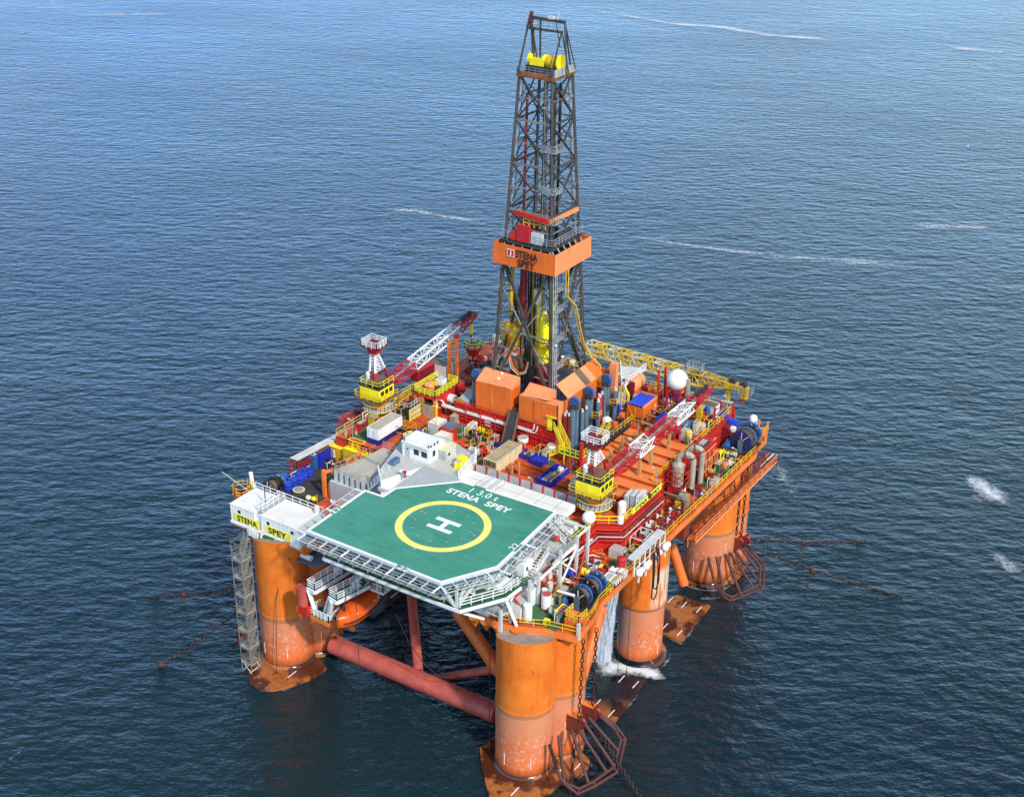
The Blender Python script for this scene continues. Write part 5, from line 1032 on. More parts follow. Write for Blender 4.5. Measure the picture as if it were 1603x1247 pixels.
p0 = (-38.75, 1.39, 22.00); m = MB(); x, y, z = p0; m.cyl((x, y, z - 1.2), (x, y, z - .1), 1.1, 'lip_orange', 10, 1.5); m.rail([(x + 1.4 * math.cos(a * .785), y + 1.4 * math.sin(a * .785), z - .1) for a in range(8)], 'yellow_rail', 1.1, .09, 1., 1, True); m.box(x - .4, x + .4, y - .4, y + .4, z, z + .7, 'navy')
for k in range(3): m.bar((x + .6 + k * .5, y + .6, z), (x + .6 + k * .5, y + .9, z + 1.9), .12, 'mustard')
m.build('lookout_perch', None, p0, 'orange railed perch on the outer left corner behind the deckhouse', 'perch')
m = MB(); c = V((-37.98, 3.08, 22.00)); m.bar(c, c + V((-.9, .6, 2.2)), .5, 'white', .9); m.build('tilted_chute', None, c, 'tilted white box section beside the left anchor winch', 'chute')
D1 = None; dp = [(-34.50, 5.68, 22.00), (-33.05, 5.49, 22.00), (-33.23, 7.01, 22.00), (-33.07, 8.29, 22.00), (-33.15, 9.43, 22.00), (-34.22, 9.18, 22.00), (-34.28, 10.58, 22.00), (-33.15, 10.63, 22.00), (-34.96, 6.77, 22.00)]
for i, p in enumerate(dp):
    p = (p[0], p[1], ZL + .02); lb = 'blue plastic drum standing on the black left deck behind the deckhouse'; sc_ = 1. if i in (0, 1, 2, 8) else .82
    if not D1:
        D1 = thing('drum', lb, 'drum', p, 'blue drums on the left deck'); m = MB(); m.lathe(p, [(.02, 0), (.66, .02), (.7, .1), (.68, .4), (.72, .45), (.68, .5), (.68, .9), (.72, .95), (.7, 1.15), (.66, 1.22)], 'blue_drum', 20); m.build('body', D1); m = MB(); m.lathe(p, [(.66, 1.22), (.72, 1.24), (.72, 1.3), (.6, 1.32), (.02, 1.32)], 'blue_drum', 20); m.build('lid', D1)
    else: clone(D1, p, lb, sc=sc_)
m = MB(); c = (-31.18, 5.84, 22.00); m.cyl((c[0], c[1], ZL), (c[0], c[1], ZL + .5), .5, 'brown', 16); m.cyl((c[0], c[1], ZL + .5), (c[0], c[1], ZL + .6), .95, 'grey_light', 24); m.cyl((c[0], c[1], ZL + .6), (c[0], c[1], ZL + .63), .7, 'stack_grey', 20); m.cyl((c[0], c[1], ZL), (c[0], c[1], ZL + .08), .95, 'brown', 24); m.build('cable_reel', None, c, 'grey cable reel lying flat beside the blue drums', 'reel')
m = MB(); c = (-28.49, 4.92, 22.00); m.ball((c[0], c[1], c[2] + .5), .5, 'cream', 12, .8); m.ball((c[0] + .9, c[1] + .2, c[2] + .5), .45, 'yellow', 12, .8); m.bar((c[0] + 1.4, c[1] + .3, c[2]), (c[0] + 1.4, c[1] + .3, c[2] + 1.3), .14, 'mustard'); m.build('hose_pile', None, c, 'small heap of yellow and cream hose behind the deckhouse railing', 'hoses')
m = MB(); m.prism([(-33.8, 2.), (-27, 2.), (-26.6, 14), (-33.8, 14)], ZL + .005, ZL + .03, 'black_deck'); m.build('rubber_mat', None, (-30, 8, ZL), 'wet black decking under the blue drums', 'deck mat')
container('offshore_container', 'mid blue container with white stickers beside the blue drums', 'container', (-33.76, 12.40, 22.00), 2.3, 1.6, 2.5, 'blue_mid', 'white_dirty', 'blue_mid', 'blue_mid', False)
container('offshore_container', 'dark blue container with a rusty roof behind the mid blue one', 'container', (-33.38, 13.39, 22.00), 2.3, 3.4, 2.7, 'blue', 'rust', 'blue', None, True)
c = (-25.57, 15.76, 25.40); x, y, _ = c
t = thing('yellow_tank_house', 'large yellow steel tank house behind the beige roofed block', 'tank', (x - 2.5, y + 1.2, ZL)); m = MB(); m.box(x - 5.1, x, y, y + 2.4, ZL, 25.4, 'mustard', 'yellow'); m.box(x - 8.6, x - 5.1, y + .4, y + 3.3, ZL, 24.7, 'mustard', 'yellow'); m.build('body', t)
m = MB(); m.rail([(x - 4.9, y + 2.2, 25.4), (x - 2.2, y + 2.2, 25.4), (x - 2.2, y + 1.2, 25.4), (x - 4.9, y + 1.2, 25.4)], 'yellow', 1., .1, .9, 1, True); m.rail([(x - 1.6, y + .2, 25.4), (x - .1, y + .2, 25.4), (x - .1, y + 2, 25.4)], 'galv', 1.2, .06, .5, 0); m.build('railing', t)
for k in range(6): m = MB(); m.cyl((x - 4.6 + k * .7, y + .8, 25.4), (x - 4.6 + k * .7, y + .8, 25.7 + .2 * (k % 2)), .16, 'mustard', 8); m.build('valve', t)
for px, lb in (((-27.17, 7.18, 22.00), 'tall orange gallows post before the grey block'),):
    m = MB(); x, y, z = px; m.bar((x, y, z), (x, y, z + 4.6), .5, 'lip_orange'); m.bar((x, y, z + 4.2), (x + 1.2, y + .9, z + 4.6), .4, 'lip_orange'); m.bar((x + .7, y + .3, z), (x + .7, y + .3, z + 2.4), .3, 'mustard'); m.build('gallows_post', None, px, lb, 'post')
for px, lb in (((-27.10, 12.90, 25.00), 'orange hinged bracket nearest the beige roof edge'), ((-27.15, 14.82, 25.00), 'orange hinged bracket before the yellow tank house')):
    m = MB(); x, y, z = px; m.bar((x - .9, y, z - 1), (x + .3, y + .4, z + .9), .4, 'lip_orange'); m.bar((x - .5, y, z), (x - .5, y, z - 3), .4, 'lip_orange'); m.bar((x + .3, y + .4, z - 3), (x + .5, y + .5, z + 1.5), .3, 'orange'); m.box(x - .2, x + .3, y, y + .4, z - .8, z - .2, 'grey_light'); m.build('hinged_bracket', None, (x, y, ZL), lb, 'bracket')
# outboard roofed rack along the left edge
t = thing('outboard_rack', 'long roofed rack with red frame hung along the left deck edge', 'rack', (-36, 18, ZL)); a, b = V((-35.86, 9.39, 25.00)), V((-34.83, 22.69, 25.00))
for k0, k1 in ((0, .62), (.635, 1.)): m = MB(); p, q = a.lerp(b, k0), a.lerp(b, k1); m.add([p, p + V((1.5, 0, 0)), q + V((1.5, 0, 0)), q, p - V((0, 0, .12)), p + V((1.5, 0, -.12)), q + V((1.5, 0, -.12)), q - V((0, 0, .12))], [(0, 1, 2, 3), (4, 5, 1, 0), (5, 6, 2, 1), (7, 4, 0, 3)], 'white_dirty'); m.build('roof', t)
m = MB()
for k in range(9): p = a.lerp(b, k / 8) + V((.1, 0, -.15)); m.bar(p, p - V((0, 0, 2.9)), .22, 'red'); m.bar(p + V((1.3, 0, 0)), p + V((1.3, 0, -2.9)), .2, 'red_dark'); m.bar(p, p + V((1.3, 0, -1.5)), .12, 'red_dark')
m.bar(a - V((0, 0, 3)), b - V((0, 0, 3)), .3, 'rust_red', .3); m.bar(a + V((1.4, 0, -1.2)), b + V((1.4, 0, -1.2)), .12, 'red_dark', .9); m.build('frame', t)
m = MB(); c = V((-34.35, 23.98, 24.00))
for k in range(5): m.tube([c + V((-3 + .3 * k, -2 + k, 0)), c + V((-3 + .3 * k, 2 + k, 1.2)), c + V((1 + .2 * k, 4 + k, 1.4)), c + V((1. + .2 * k, 4.5 + k, -1))], .16, ('rust_red', 'red_dark', 'red', 'brown', 'rust_red')[k], 6)
for k in range(4): m.box(c.x - 2 + k, c.x - 1.4 + k, c.y + 1 + k * .8, c.y + 1.8 + k * .8, c.z - 1.2, c.z + .8, 'rust_red')
m.rail([c + V((-3, -1, .5)), c + V((-2.6, 6, .5))], 'red', 1.2, .12, 1., 2); m.build('manifold', None, c, 'tangle of dark red pipes on the left edge below the crane', 'pipework')
# red platform with yellow railings, crates on and behind it
c = V((-23.55, 30.54, 30.00)); PLAT = thing('raised_platform', 'red platform with yellow railings and orange legs left of the derrick', 'platform', (c.x - 2, c.y + 3, ZU))
m = MB(); m.box(c.x - 4.2, c.x, c.y, c.y + 6.6, 29.5, 30, 'red', 'brown'); m.box(c.x - 3.6, c.x + .02, c.y + 1.4, c.y + 8.4, ZU, 29.5, 'red'); m.build('deck', PLAT)
for dx, dy in ((-.2, .2), (-2.6, .2), (-4., .2)): m = MB(); m.bar((c.x + dx, c.y + dy, ZU), (c.x + dx, c.y + dy, 29.5), .42, 'lip_orange'); m.build('leg', PLAT)
m = MB(); m.rail([(c.x - 4.2, c.y + 6.5, 30), (c.x - 4.2, c.y, 30), (c.x, c.y, 30), (c.x, c.y + 6.5, 30), (c.x - 2, c.y + 6.5, 30)], 'yellow', 1.15, .12, 1.1, 2); m.build('railing', PLAT)
m = MB(); m.lathe((c.x + .4, c.y + 4., 28.4), [(.1, -.55), (.75, -.55), (.75, .55), (.1, .55)], 'white', 22, 'X', False); m.lathe((c.x + .99, c.y + 4., 28.4), [(.3, -.02), (.5, 0), (.3, .02)], 'blue_mid', 22, 'X', False); m.bar((c.x + .99, c.y + 3.9, 28.1), (c.x + .99, c.y + 4.1, 28.0), .5, 'crimson', .03); m.build('hose_drum', PLAT)
m = MB(); m.stairs((c.x - 4.6, c.y + 1, 30), (c.x - 7.6, c.y - .6, 27), 1., 'mustard', 'brown', 10, 'yellow_rail'); m.build('staircase', PLAT)
m = MB()
for i in range(9): m.ball((c.x - 3.4 + random.random() * 1.5, c.y + 1.6 + random.random() * 1.8, 30.4 + random.random() * .7), .5 + .2 * random.random(), ('mustard', 'orange_pale', 'pads', 'lip_orange')[i % 4], 10, .8)
m.build('buoy_heap', None, (c.x - 3, c.y + 2.4, 30), 'heap of orange and yellow buoys on the red platform', 'buoys')
block('white_machine', 'white and grey machine box on the red railed platform', 'machine', (c.x - 1.0, c.y + 3.2, 30.01), 1.3, 1.4, 1.5, 'white', 'grey_light', lambda m, x, y, z: m.box(x - 1.5, x + .2, y - .2, y + 1.6, z, z + .6, 'blue_steel'))
container('crimson_container', 'crimson container behind the left crane boom', 'container', (-31.36, 36.55, 28.20), 1.7, 4.6, 1.9, 'maroon', 'crimson', 'crimson', None, True)
container('dirty_container', 'white and blue container with a heaped dirty roof near the boom rest', 'container', (-29.77, 41.80, 27.50), 4.4, 2.4, 1.9, 'white', 'brown', 'white', None, False)
m = MB(); c2 = V((-26.48, 27.52, 26.30)); m.box(c2.x - 2.2, c2.x, c2.y, c2.y + 3.2, ZU, ZU + 2., 'dark')
for k in range(3): m.bar((c2.x + .06, c2.y, ZU + .1 + k * .9), (c2.x + .06, c2.y + 3.2, ZU + .1 + k * .9), .13, 'yellow')
for k in range(2): m.bar((c2.x + .06, c2.y + 3.2 * k, ZU), (c2.x + .06, c2.y + 3.2 * k, ZU + 2), .14, 'yellow')
m.box(c2.x + .0, c2.x + .03, c2.y + .1, c2.y + 3.1, ZU + .2, ZU + 1.9, 'beige_roof'); m.rail([(c2.x - 2, c2.y, ZU + 2), (c2.x - .1, c2.y, ZU + 2), (c2.x - .1, c2.y + 3, ZU + 2)], 'white_dirty', 1., .07, .8, 1); m.build('mud_tank', None, c2, 'dark tank with yellow framed grey panels before the red platform', 'tank')
block('grey_tank', 'grimy grey tank under the red platform between its orange legs', 'tank', (-24.05, 30.26, 26.30), 1.8, 2.6, 2.3, 'stack_grey', 'dark')
m = MB(); m.add([(-21.6, 32.4, ZU), (-18.4, 32.4, ZU), (-18.4, 32.4, 30), (-20.4, 32.4, 30), (-21.6, 35, ZU), (-18.4, 35, ZU), (-18.4, 35, 30.6), (-20.4, 35, 30.6)], [(0, 1, 2, 3), (1, 5, 6, 2), (4, 0, 3, 7), (3, 2, 6, 7)], 'grey'); m.add([(-20.9, 32.35, 28.9), (-19.2, 32.35, 28.9), (-19.5, 32.35, 30.3), (-20.5, 32.35, 30.3)], [(0, 1, 2, 3)], 'mustard'); m.build('hopper', None, (-20, 33, ZU), 'grey hopper with a yellow plate left of the tall orange wind wall', 'hopper')
m = MB(); p0 = V((-30.45, 51.35, 28.00)); m.cyl(p0, p0 + V((0, 0, 1.4)), .9, 'red', 8, 1.5); m.rail([p0 + V((1.5 * math.cos(a * .785), 1.5 * math.sin(a * .785), 1.4)) for a in range(8)], 'yellow', 1.1, .12, 1., 1, True); m.bar((p0.x, p0.y, ZU), p0, .6, 'orange'); m.build('lookout_perch', None, (p0.x, p0.y, ZU), 'orange railed perch on the far edge left of the derrick', 'perch')
m = MB()
for i in range(46):
    x, y = -27 + random.random() * 9.5, 36 + random.random() * 20; h = .5 + random.random() * 1.6; s_ = .5 + random.random() * 1.2; m.obox((x, y, ZU + h / 2), (s_, .4 + random.random() * 1.4, h), random.choice(['dark', 'brown', 'grey', 'rust_red', 'stack_grey', 'red_dark', 'white_dirty', 'green', 'mustard', 'black']), random.random() * .4); m.build('deck_box', RIG); m = MB()
for i in range(14): x, y = -27 + random.random() * 9, 36 + random.random() * 18; m.tube([(x, y, ZU + .4), (x, y, ZU + 1.4 + random.random()), (x + 2 + random.random() * 2, y, ZU + 1.5), (x + 3, y + 2, ZU + 1.2)], .12, random.choice(['grey', 'rust_red', 'mustard', 'dark', 'white_dirty']), 6); m.build('deck_pipe', RIG); m = MB()
m = MB()
for i in range(60):
    x, y = random.choice([(3 + random.random() * 12, 46 + random.random() * 14), (-8 + random.random() * 10, 51 + random.random() * 9), (15.6 + random.random() * 4, 33 + random.random() * 20)])
    z0 = ZU if x < 15.2 else ZL
    if 3 < x < 7 and 45 < y < 51: continue
    h = .4 + random.random() * 1.7; m.obox((x, y, z0 + h / 2), (.5 + random.random() * 1.1, .4 + random.random() * 1.2, h), random.choice(['dark', 'brown', 'grey', 'rust_red', 'stack_grey', 'red_dark', 'white_dirty', 'green', 'mustard', 'orange', 'cream', 'maroon']), random.random() * .3); m.build('deck_box', RIG); m = MB()
for i in range(22): x, y = 2 + random.random() * 11, 45 + random.random() * 14; m.tube([(x, y, ZU + .4), (x, y, ZU + 1.2 + random.random()), (x + 2 + random.random() * 2, y, ZU + 1.4), (x + 3, y + 2, ZU + 1.)], .11, random.choice(['grey', 'crimson', 'mustard', 'dark', 'white_dirty', 'orange']), 6); m.build('deck_pipe', RIG); m = MB()
m = MB()
for i in range(30):
    x, y = 14.2 + random.random() * 6, 17 + random.random() * 14
    if x < 17.4 and y > 17: x = 17.8 + random.random() * 2
    h = .3 + random.random() * .9; m.obox((x, y, ZL + h / 2), (.4 + random.random() * .9, .4 + random.random() * 1., h), random.choice(['red_dark', 'maroon', 'rust_red', 'grey', 'white_dirty', 'dark', 'red', 'mustard', 'green']), random.random() * .3); m.build('pump_box', RIG); m = MB()

# ---------------------------------------------------------------- small fixed machinery, pipes and hoses that crowd the decks
R2 = random.Random(21)
DULL = ['dark', 'dark', 'brown', 'rust_red', 'red_dark', 'stack_grey', 'grey', 'maroon', 'black']
BRIGHT = ['white_dirty', 'mustard', 'orange', 'crimson', 'blue_mid', 'green', 'yellow', 'cream', 'grey_light', 'red']
def machine(x, y, z, kind):
    m = MB(); a = R2.choice(DULL); b = R2.choice(BRIGHT); w = .45 + R2.random() * .7; d = .45 + R2.random() * .9; h = .6 + R2.random() * 1.2; nm = 'deck_machine'
    if kind == 0:
        m.box(x - w, x + w, y - d, y + d, z, z + .2, 'dark'); m.cyl((x - w * .8, y, z + .2 + h * .4), (x + w * .8, y, z + .2 + h * .4), h * .38, b, 14); m.box(x - w * .5, x + w * .3, y + d * .3, y + d * .9, z + .2, z + h, a); m.tube([(x + w * .6, y, z + h * .5), (x + w * .6, y, z + h + .5), (x + w * .6, y - d, z + h + .5), (x + w * .6, y - d, z)], .07, R2.choice(BRIGHT), 6)
    elif kind == 1:
        for sx in (-w, w):
            for sy in (-d, d): m.bar((x + sx, y + sy, z), (x + sx, y + sy, z + h + .5), .1, R2.choice(('mustard', 'yellow_rail', 'rust_red', 'white_dirty')))
        for zz in (.5, h + .5): m.rail([(x - w, y - d, z + zz), (x + w, y - d, z + zz), (x + w, y + d, z + zz), (x - w, y + d, z + zz)], 'mustard', .02, .08, 9, 0, True)
        for i in range(5): m.cyl((x - w * .7 + i * w * .35, y, z), (x - w * .7 + i * w * .35, y, z + h), .16, R2.choice((a, b, 'green')), 8)
        nm = 'bottle_frame'
    elif kind == 2:
        m.box(x - w * .6, x + w * .6, y - d * .6, y + d * .6, z, z + h + .5, b); m.box(x + w * .6, x + w * .6 + .03, y - d * .4, y + d * .3, z + .3, z + h + .2, a); m.box(x - w * .7, x + w * .7, y - d * .7, y + d * .7, z + h + .5, z + h + .56, 'stack_grey'); nm = 'cabinet'
    elif kind == 3:
        for i in range(4): o = i * .28; m.tube([(x - w + o, y - d, z + .1), (x - w + o, y - d, z + h - .1 * i), (x - w + o, y + d, z + h - .1 * i), (x + w, y + d + o, z + h * .6), (x + w, y + d + o, z)], .08 + .03 * (i % 2), R2.choice(DULL + BRIGHT), 6)
        m.ball((x, y, z + h * .5), .25, b, 10); nm = 'pipe_loop'
    elif kind == 4:
        m.cyl((x, y, z), (x, y, z + h + .4), w * .6, b, 16); m.ball((x, y, z + h + .4), w * .6, b, 14, .5); m.ring((x, y), w * .6, w * .72, z + h * .5, z + h * .5 + .1, a, 16); m.bar((x + w * .6, y, z), (x + w * .6, y, z + h + .6), .1, 'galv'); nm = 'vessel'
    else:
        for i in range(7): m.obox((x - w + R2.random() * 2 * w, y - d + R2.random() * 2 * d, z + .2 + R2.random() * .5), (.25 + R2.random() * .5, .25 + R2.random() * .5, .4 + R2.random() * .7), R2.choice(DULL + [b]), R2.random())
        nm = 'gear_heap'
    m.build(nm, RIG)
def zone(n, x0, x1, y0, y1, z, skip=()):
    k = 0
    while k < n:
        x, y = x0 + R2.random() * (x1 - x0), y0 + R2.random() * (y1 - y0); k += 1
        if any(a < x < b and c < y < d for a, b, c, d in skip): continue
        machine(x, y, z, R2.choice((0, 0, 1, 2, 3, 3, 4, 5, 5)))
zone(46, -32, -19, 33, 60, ZU, ((-26, -19, 34, 44), (-24, -18, 50, 57)))
zone(38, -18, -3, 51, 60, ZU)
zone(46, 3, 14.6, 45, 60, ZU, ((2, 6.4, 45, 51), (6, 9.2, 52.5, 56)))
zone(12, -32, -27.4, 27, 33, ZU, ((-34, -29, 24, 29),))
zone(16, -19, 6, 28.6, 30.8, ZU, ((-11, -8, 28, 32), (-1, 8, 28, 32)))
zone(9, -24.5, -19.5, 18.5, 26, ZU)
zone(5, -32.4, -29, 18, 24, ZU)
zone(14, -18, -10, 23, 28, ZU, ((-20, -14, 20, 27.4),))
zone(12, 3, 10, 23, 29, ZU, ((2, 6.5, 17, 26),))
zone(22, 17.8, 20.2, 6, 20, ZL, ((17, 21, 2, 11), (17, 19.6, 10, 16)))
zone(26, 12.5, 18.5, -1.5, 14, ZL, ((17, 21, 2, 11), (11, 15.6, -4, 10)))
zone(30, 15.8, 20.2, 38, 54, ZL, ((14, 19, 38, 44),))
zone(10, -34, -28, 13.5, 17, ZL)
for n_, (x0, x1, y0, y1, z) in ((20, (-31, -4, 28, 60, ZU)), (22, (3, 14, 44, 60, ZU)), (14, (-20, 8, 19, 30, ZU)), (14, (14, 20, 0, 20, ZL))):
    for i in range(n_):
        x, y = x0 + R2.random() * (x1 - x0), y0 + R2.random() * (y1 - y0); p = [(x, y, z + .12)]; a = R2.random() * 6.3
        for k in range(9): a += R2.uniform(-.7, .7); p.append((min(x1 + .4, max(x0, p[-1][0] + math.cos(a) * .6)), min(y1 + .4, max(y0, p[-1][1] + math.sin(a) * .6)), z + .12 + .1 * R2.random()))
        m = MB(); m.tube(p, .06 + .03 * (i % 2), R2.choice(('black', 'dark', 'crimson', 'mustard', 'rubber', 'grey')), 5); m.build('hose_line', RIG)
for i in range(16):
    m = MB(); y = 51 + R2.random() * 8; x = -30 + i * 2.9
    for k in range(3): m.tube([(x + k * .25, 46 + R2.random() * 5 if x > 2 or x < -19 else 51, ZU + .3 + .15 * k), (x + k * .25, 60, ZU + .3 + .15 * k)], .09, R2.choice(DULL + ['mustard', 'white_dirty']), 6)
    m.build('pipe_run', RIG)
for i in range(9):
    m = MB(); y = 31.6 + i * 3.2; m.bar((15.05, y, ZL), (15.05, y, ZU + .2), .22, 'rust_red'); m.bar((15.15, y, ZU - .6), (15.15, y + 3.0, ZU - 1.4), .12, 'maroon'); m.tube([(15.2, y, 24.2 + .3 * (i % 3)), (15.2, y + 3.1, 24.2 + .3 * (i % 3))], .1, R2.choice(DULL), 6); m.build('wall_stiffener', RIG)
# scattered lamp posts and light masts along the decks
for x, y, z in ((-30, 17.5, ZU), (-12, 17.6, ZU), (3, 17.8, ZU), (16.4, 30.4, ZU), (14.9, 44, ZU), (14.9, 58, ZU), (20.5, 20, ZL), (20.6, 35, ZL), (20.4, 50, ZL), (-32, 45, ZU)):
    m = MB(); m.bar((x, y, z), (x, y, z + 3.4), .1, 'galv'); m.bar((x, y, z + 3.4), (x - .5, y, z + 3.5), .08, 'galv'); m.box(x - .8, x - .4, y - .12, y + .12, z + 3.42, z + 3.55, 'white_dirty'); m.build('light_post', RIG)

# ---------------------------------------------------------------- right hand side and over the water
def radome(c, zc, r, label, legs, dome=1.):
    t = thing('radome', label, 'radome', c); m = MB(); m.ball((c[0], c[1], zc), r, 'radome', 36, dome); m.build('shell', t); m = MB(); legs(m, c, zc - r * .8); m.build('mount', t)
def lattice_legs(m, c, z):
    q = [(c[0] + a * 1.1, c[1] + b * 1.1) for a, b in ((-1, -1), (1, -1), (1, 1), (-1, 1))]
    for i in range(4):
        m.bar((*q[i], c[2]), (*q[i], z + .3), .32, 'crimson'); m.bar((*q[i], c[2]), (*q[(i + 1) % 4], z), .16, 'crimson'); m.bar((*q[i], z), (*q[(i + 1) % 4], z), .25, 'crimson')
    for k in range(4): m.bar((c[0] - 3 + k * .15, c[1] - .5 + k, c[2]), (c[0] - 3.4 + k * .2, c[1] + k * .8, z + 2.2), .3, 'crimson') if k % 2 == 0 else None
    m.bar((c[0] + 2, c[1], c[2]), (c[0] + 2, c[1], z + 2), .5, 'stack_grey')
radome((7.5, 54.2, ZU), 32.3, 1.72, 'largest white globe radome on red lattice legs under the yellow boom', lattice_legs)
radome((14.0, 15.0, ZU), 28.5, .95, 'white globe radome beside the orange pedestal of the right crane', lambda m, c, z: (m.cyl(c, (c[0], c[1], z), .2, 'yellow', 10), m.cyl((c[0], c[1], z - .2), (c[0], c[1], z + .2), .5, 'white', 14, .7)))
c = (17.65, 62.83, 23.00); radome(c, 24.4, .72, 'small white dome radome on the far right corner of the rig', lambda m, c, z: (m.cyl((c[0], c[1], ZL), (c[0], c[1], z + .6), .7, 'white', 20),), 1.2)
for p, r, h, lb in (((15.77, 21.28, 26.30), .62, 1.9, 'tall white domed tank right of the right crane platform'), ((16.11, 25.13, 26.30), .52, 1., 'short white domed tank behind the yellow name board'), ((16.62, 19.37, 26.30), .45, .9, 'grey capped white tank at the corner of the yellow rail'), ((6.37, 40.74, 26.30), .6, .6, 'white domed tank among the posts at the back of the pipe deck'), ((1.82, 41.40, 27.60), .8, 1.2, 'silver domed tank beside the yellow walkway right of the drill floor')):
    m = MB(); m.cyl(p, (p[0], p[1], p[2] + h), r, 'white', 18); m.ball((p[0], p[1], p[2] + h), r, 'radome', 18, .75); m.build('domed_tank', None, p, lb, 'tank')
m = MB(); c = (16.09, 22.77, 26.30)
for k in range(3): m.obox((c[0] - .9 + k * .7, c[1] + 1.6 + k * .5, c[2] + 1.0), (.6, 2.2, 2.), 'grey' if k != 1 else 'galv', .1, 'grey_light')
m.rail([(c[0] + .6, c[1] + 1, c[2]), (c[0] + .8, c[1] + 3.6, c[2])], 'white', 2., .09, .5, 2); m.build('ventilation_unit', None, c, 'grey ventilation unit between the right crane and the yellow name board', 'unit')
m = MB(); c = V((15.14, 27.78, 26.50))
for k in range(4): m.tube([c + V((math.cos(a) * (.8 - .1 * k), math.sin(a) * (.8 - .1 * k), .08 * k)) for a in [i * math.pi / 8 for i in range(16)]], .1, 'red_dark', 6, True)
m.build('hose_coil', None, c, 'coil of dark red hose behind the yellow name board', 'hose')
m = MB(); c = V((14.28, 21.54, 26.30)); m.box(c.x - .6, c.x + .5, c.y, c.y + .8, c.z, c.z + 1.1, 'maroon'); m.build('hose_box', None, c, 'dark pink box under the right crane platform', 'box')
m = MB(); c = V((4.32, 29.31, 26.30)); m.cyl(c, c + V((0, 0, .6)), 1., 'rust_red', 12); m.cyl(c, c + V((0, 0, 4.6)), .3, 'crimson', 10); m.build('crane_post', None, c, 'dark red post rising from a round base left of the right crane', 'post')
m = MB(); x, y, z = (5.75, 26.32, 26.30); m.cyl((x - .2, y - .6, z + .5), (x + 2.6, y - .6, z + .5), .5, 'brown', 12); m.box(x - .3, x + .9, y - 2, y - 1., z, z + .8, 'cream'); m.build('cable_winch', None, (x, y, z), 'brown drum and cream box between the long skip and the right crane', 'winch')
# exhaust stacks on a red house
c = (18.02, 35.57, 22.00); x, y, z = c
t = thing('exhaust_unit', 'grey exhaust stacks with bent over pipes on a small red house', 'exhaust', (x - 1, y + 1, z)); m = MB(); m.box(x - 2.2, x, y, y + 2.2, z, z + 2.2, 'crimson', 'red_dark')
for k in range(4): m.box(x, x + .03, y + .2 + .9 * (k % 2), y + .95 + .9 * (k % 2), z + .3 + .9 * (k // 2), z + 1.0 + .9 * (k // 2), 'mark_white' if k else 'pink_brace')
m.build('house', t)
m = MB(); a = V((x - 1.3, y + 1.4, z + 2.2)); m.cyl(a, a + V((0, 0, 3.4)), .95, 'stack_grey', 24); m.cyl(a + V((0, 0, 3.4)), a + V((0, 0, 3.9)), .95, 'stack_grey', 24, .5); m.build('silencer', t)
for off, lift, reach in ((V((0, 0, 0)), 0., 2.1), (V((.6, 2.1, 0)), .4, 1.9)):
    m = MB(); b = a + off; pts = [b + V((0, 0, 3.4 + lift))] + [b + V((reach / 2 - reach / 2 * math.cos(q), .35 * (1 - math.cos(q)), 4.3 + lift + reach / 2 * math.sin(q))) for q in [math.pi * i / 10 for i in range(11)]] + [b + V((reach, .7, -.2))]; m.tube(pts, .45, 'stack_grey', 14)
    for k in range(4): m.tube([p for p in pts[3 + 2 * k:5 + 2 * k]], .462, 'brown' if k % 2 else 'stack_grey', 14)
    m.build('exhaust_pipe', t)
m = MB(); m.rail([(x - 2.4, y - .2, z + 2.3), (x + .6, y - .2, z + 2.3), (x + .6, y + 3.8, z + 2.3), (x - 2.2, y + 3.8, z + 2.3)], 'red', 2.8, .11, 1.4, 2, True); m.bar((x - 2.4, y - .2, z + 2.3), (x + .6, y - .2, z + 5), .09, 'crimson'); m.build('cage', t)
c = (17.57, 42.94, 27.00); x, y, _ = c
t = thing('engine_house', 'bright red engine house with a sooty black roof behind the exhaust stacks', 'engine house', (x - 1.2, y + 2.3, ZL)); m = MB(); m.box(x - 2.5, x, y, y + 4.9, 24.4, 27, 'red', 'crimson'); m.box(x - 1.9, x - .4, y + 1.6, y + 4.2, 27, 27.05, 'dark'); m.box(x - 1.6, x - .8, y + 2.4, y + 4, 27.05, 27.3, 'grey')
for k in range(6): m.box(x, x + .08, y + .2 + k * .85, y + .34 + k * .85, 24.5, 26.9, 'red')
m.build('body', t)
m = MB()
for k in range(7): yy = y - 1.4 + k * 1.05; m.bar((x + .7, yy, ZL), (x + .7, yy, 25.5), .16, 'lip_orange'); m.box(x - 1.6, x + .2, yy + .3, yy + .6, ZL, 24.4, 'lip_orange' if k % 2 else 'dark')
for zz in (23.9, 25.5): m.bar((x + .7, y - 1.4, zz), (x + .7, y + 5, zz), .14, 'orange_pale')
for k in range(4): m.bar((x + .7, y + 1.4 * k - 1, 25.5), (x + .7, y + 1.4 * k - 1, 27.2), .12, 'orange_pale')
m.bar((x + .7, y - 1.2, 27.2), (x + .7, y + 4, 27.2), .12, 'orange_pale'); m.tube([(x + .9, y + 5.6, ZL), (x + .9, y + 5.6, 25), (x + .9, y + 6.8, 25), (x + .9, y + 6.8, ZL)], .1, 'yellow', 6); m.tube([(x + 1.5, y + 3.9, ZL), (x + 1.5, y + 3.9, 24.4), (x + 1.5, y + 5.3, 24.4), (x + 1.5, y + 5.3, ZL)], .1, 'yellow', 6)
m.build('support_frame', t)
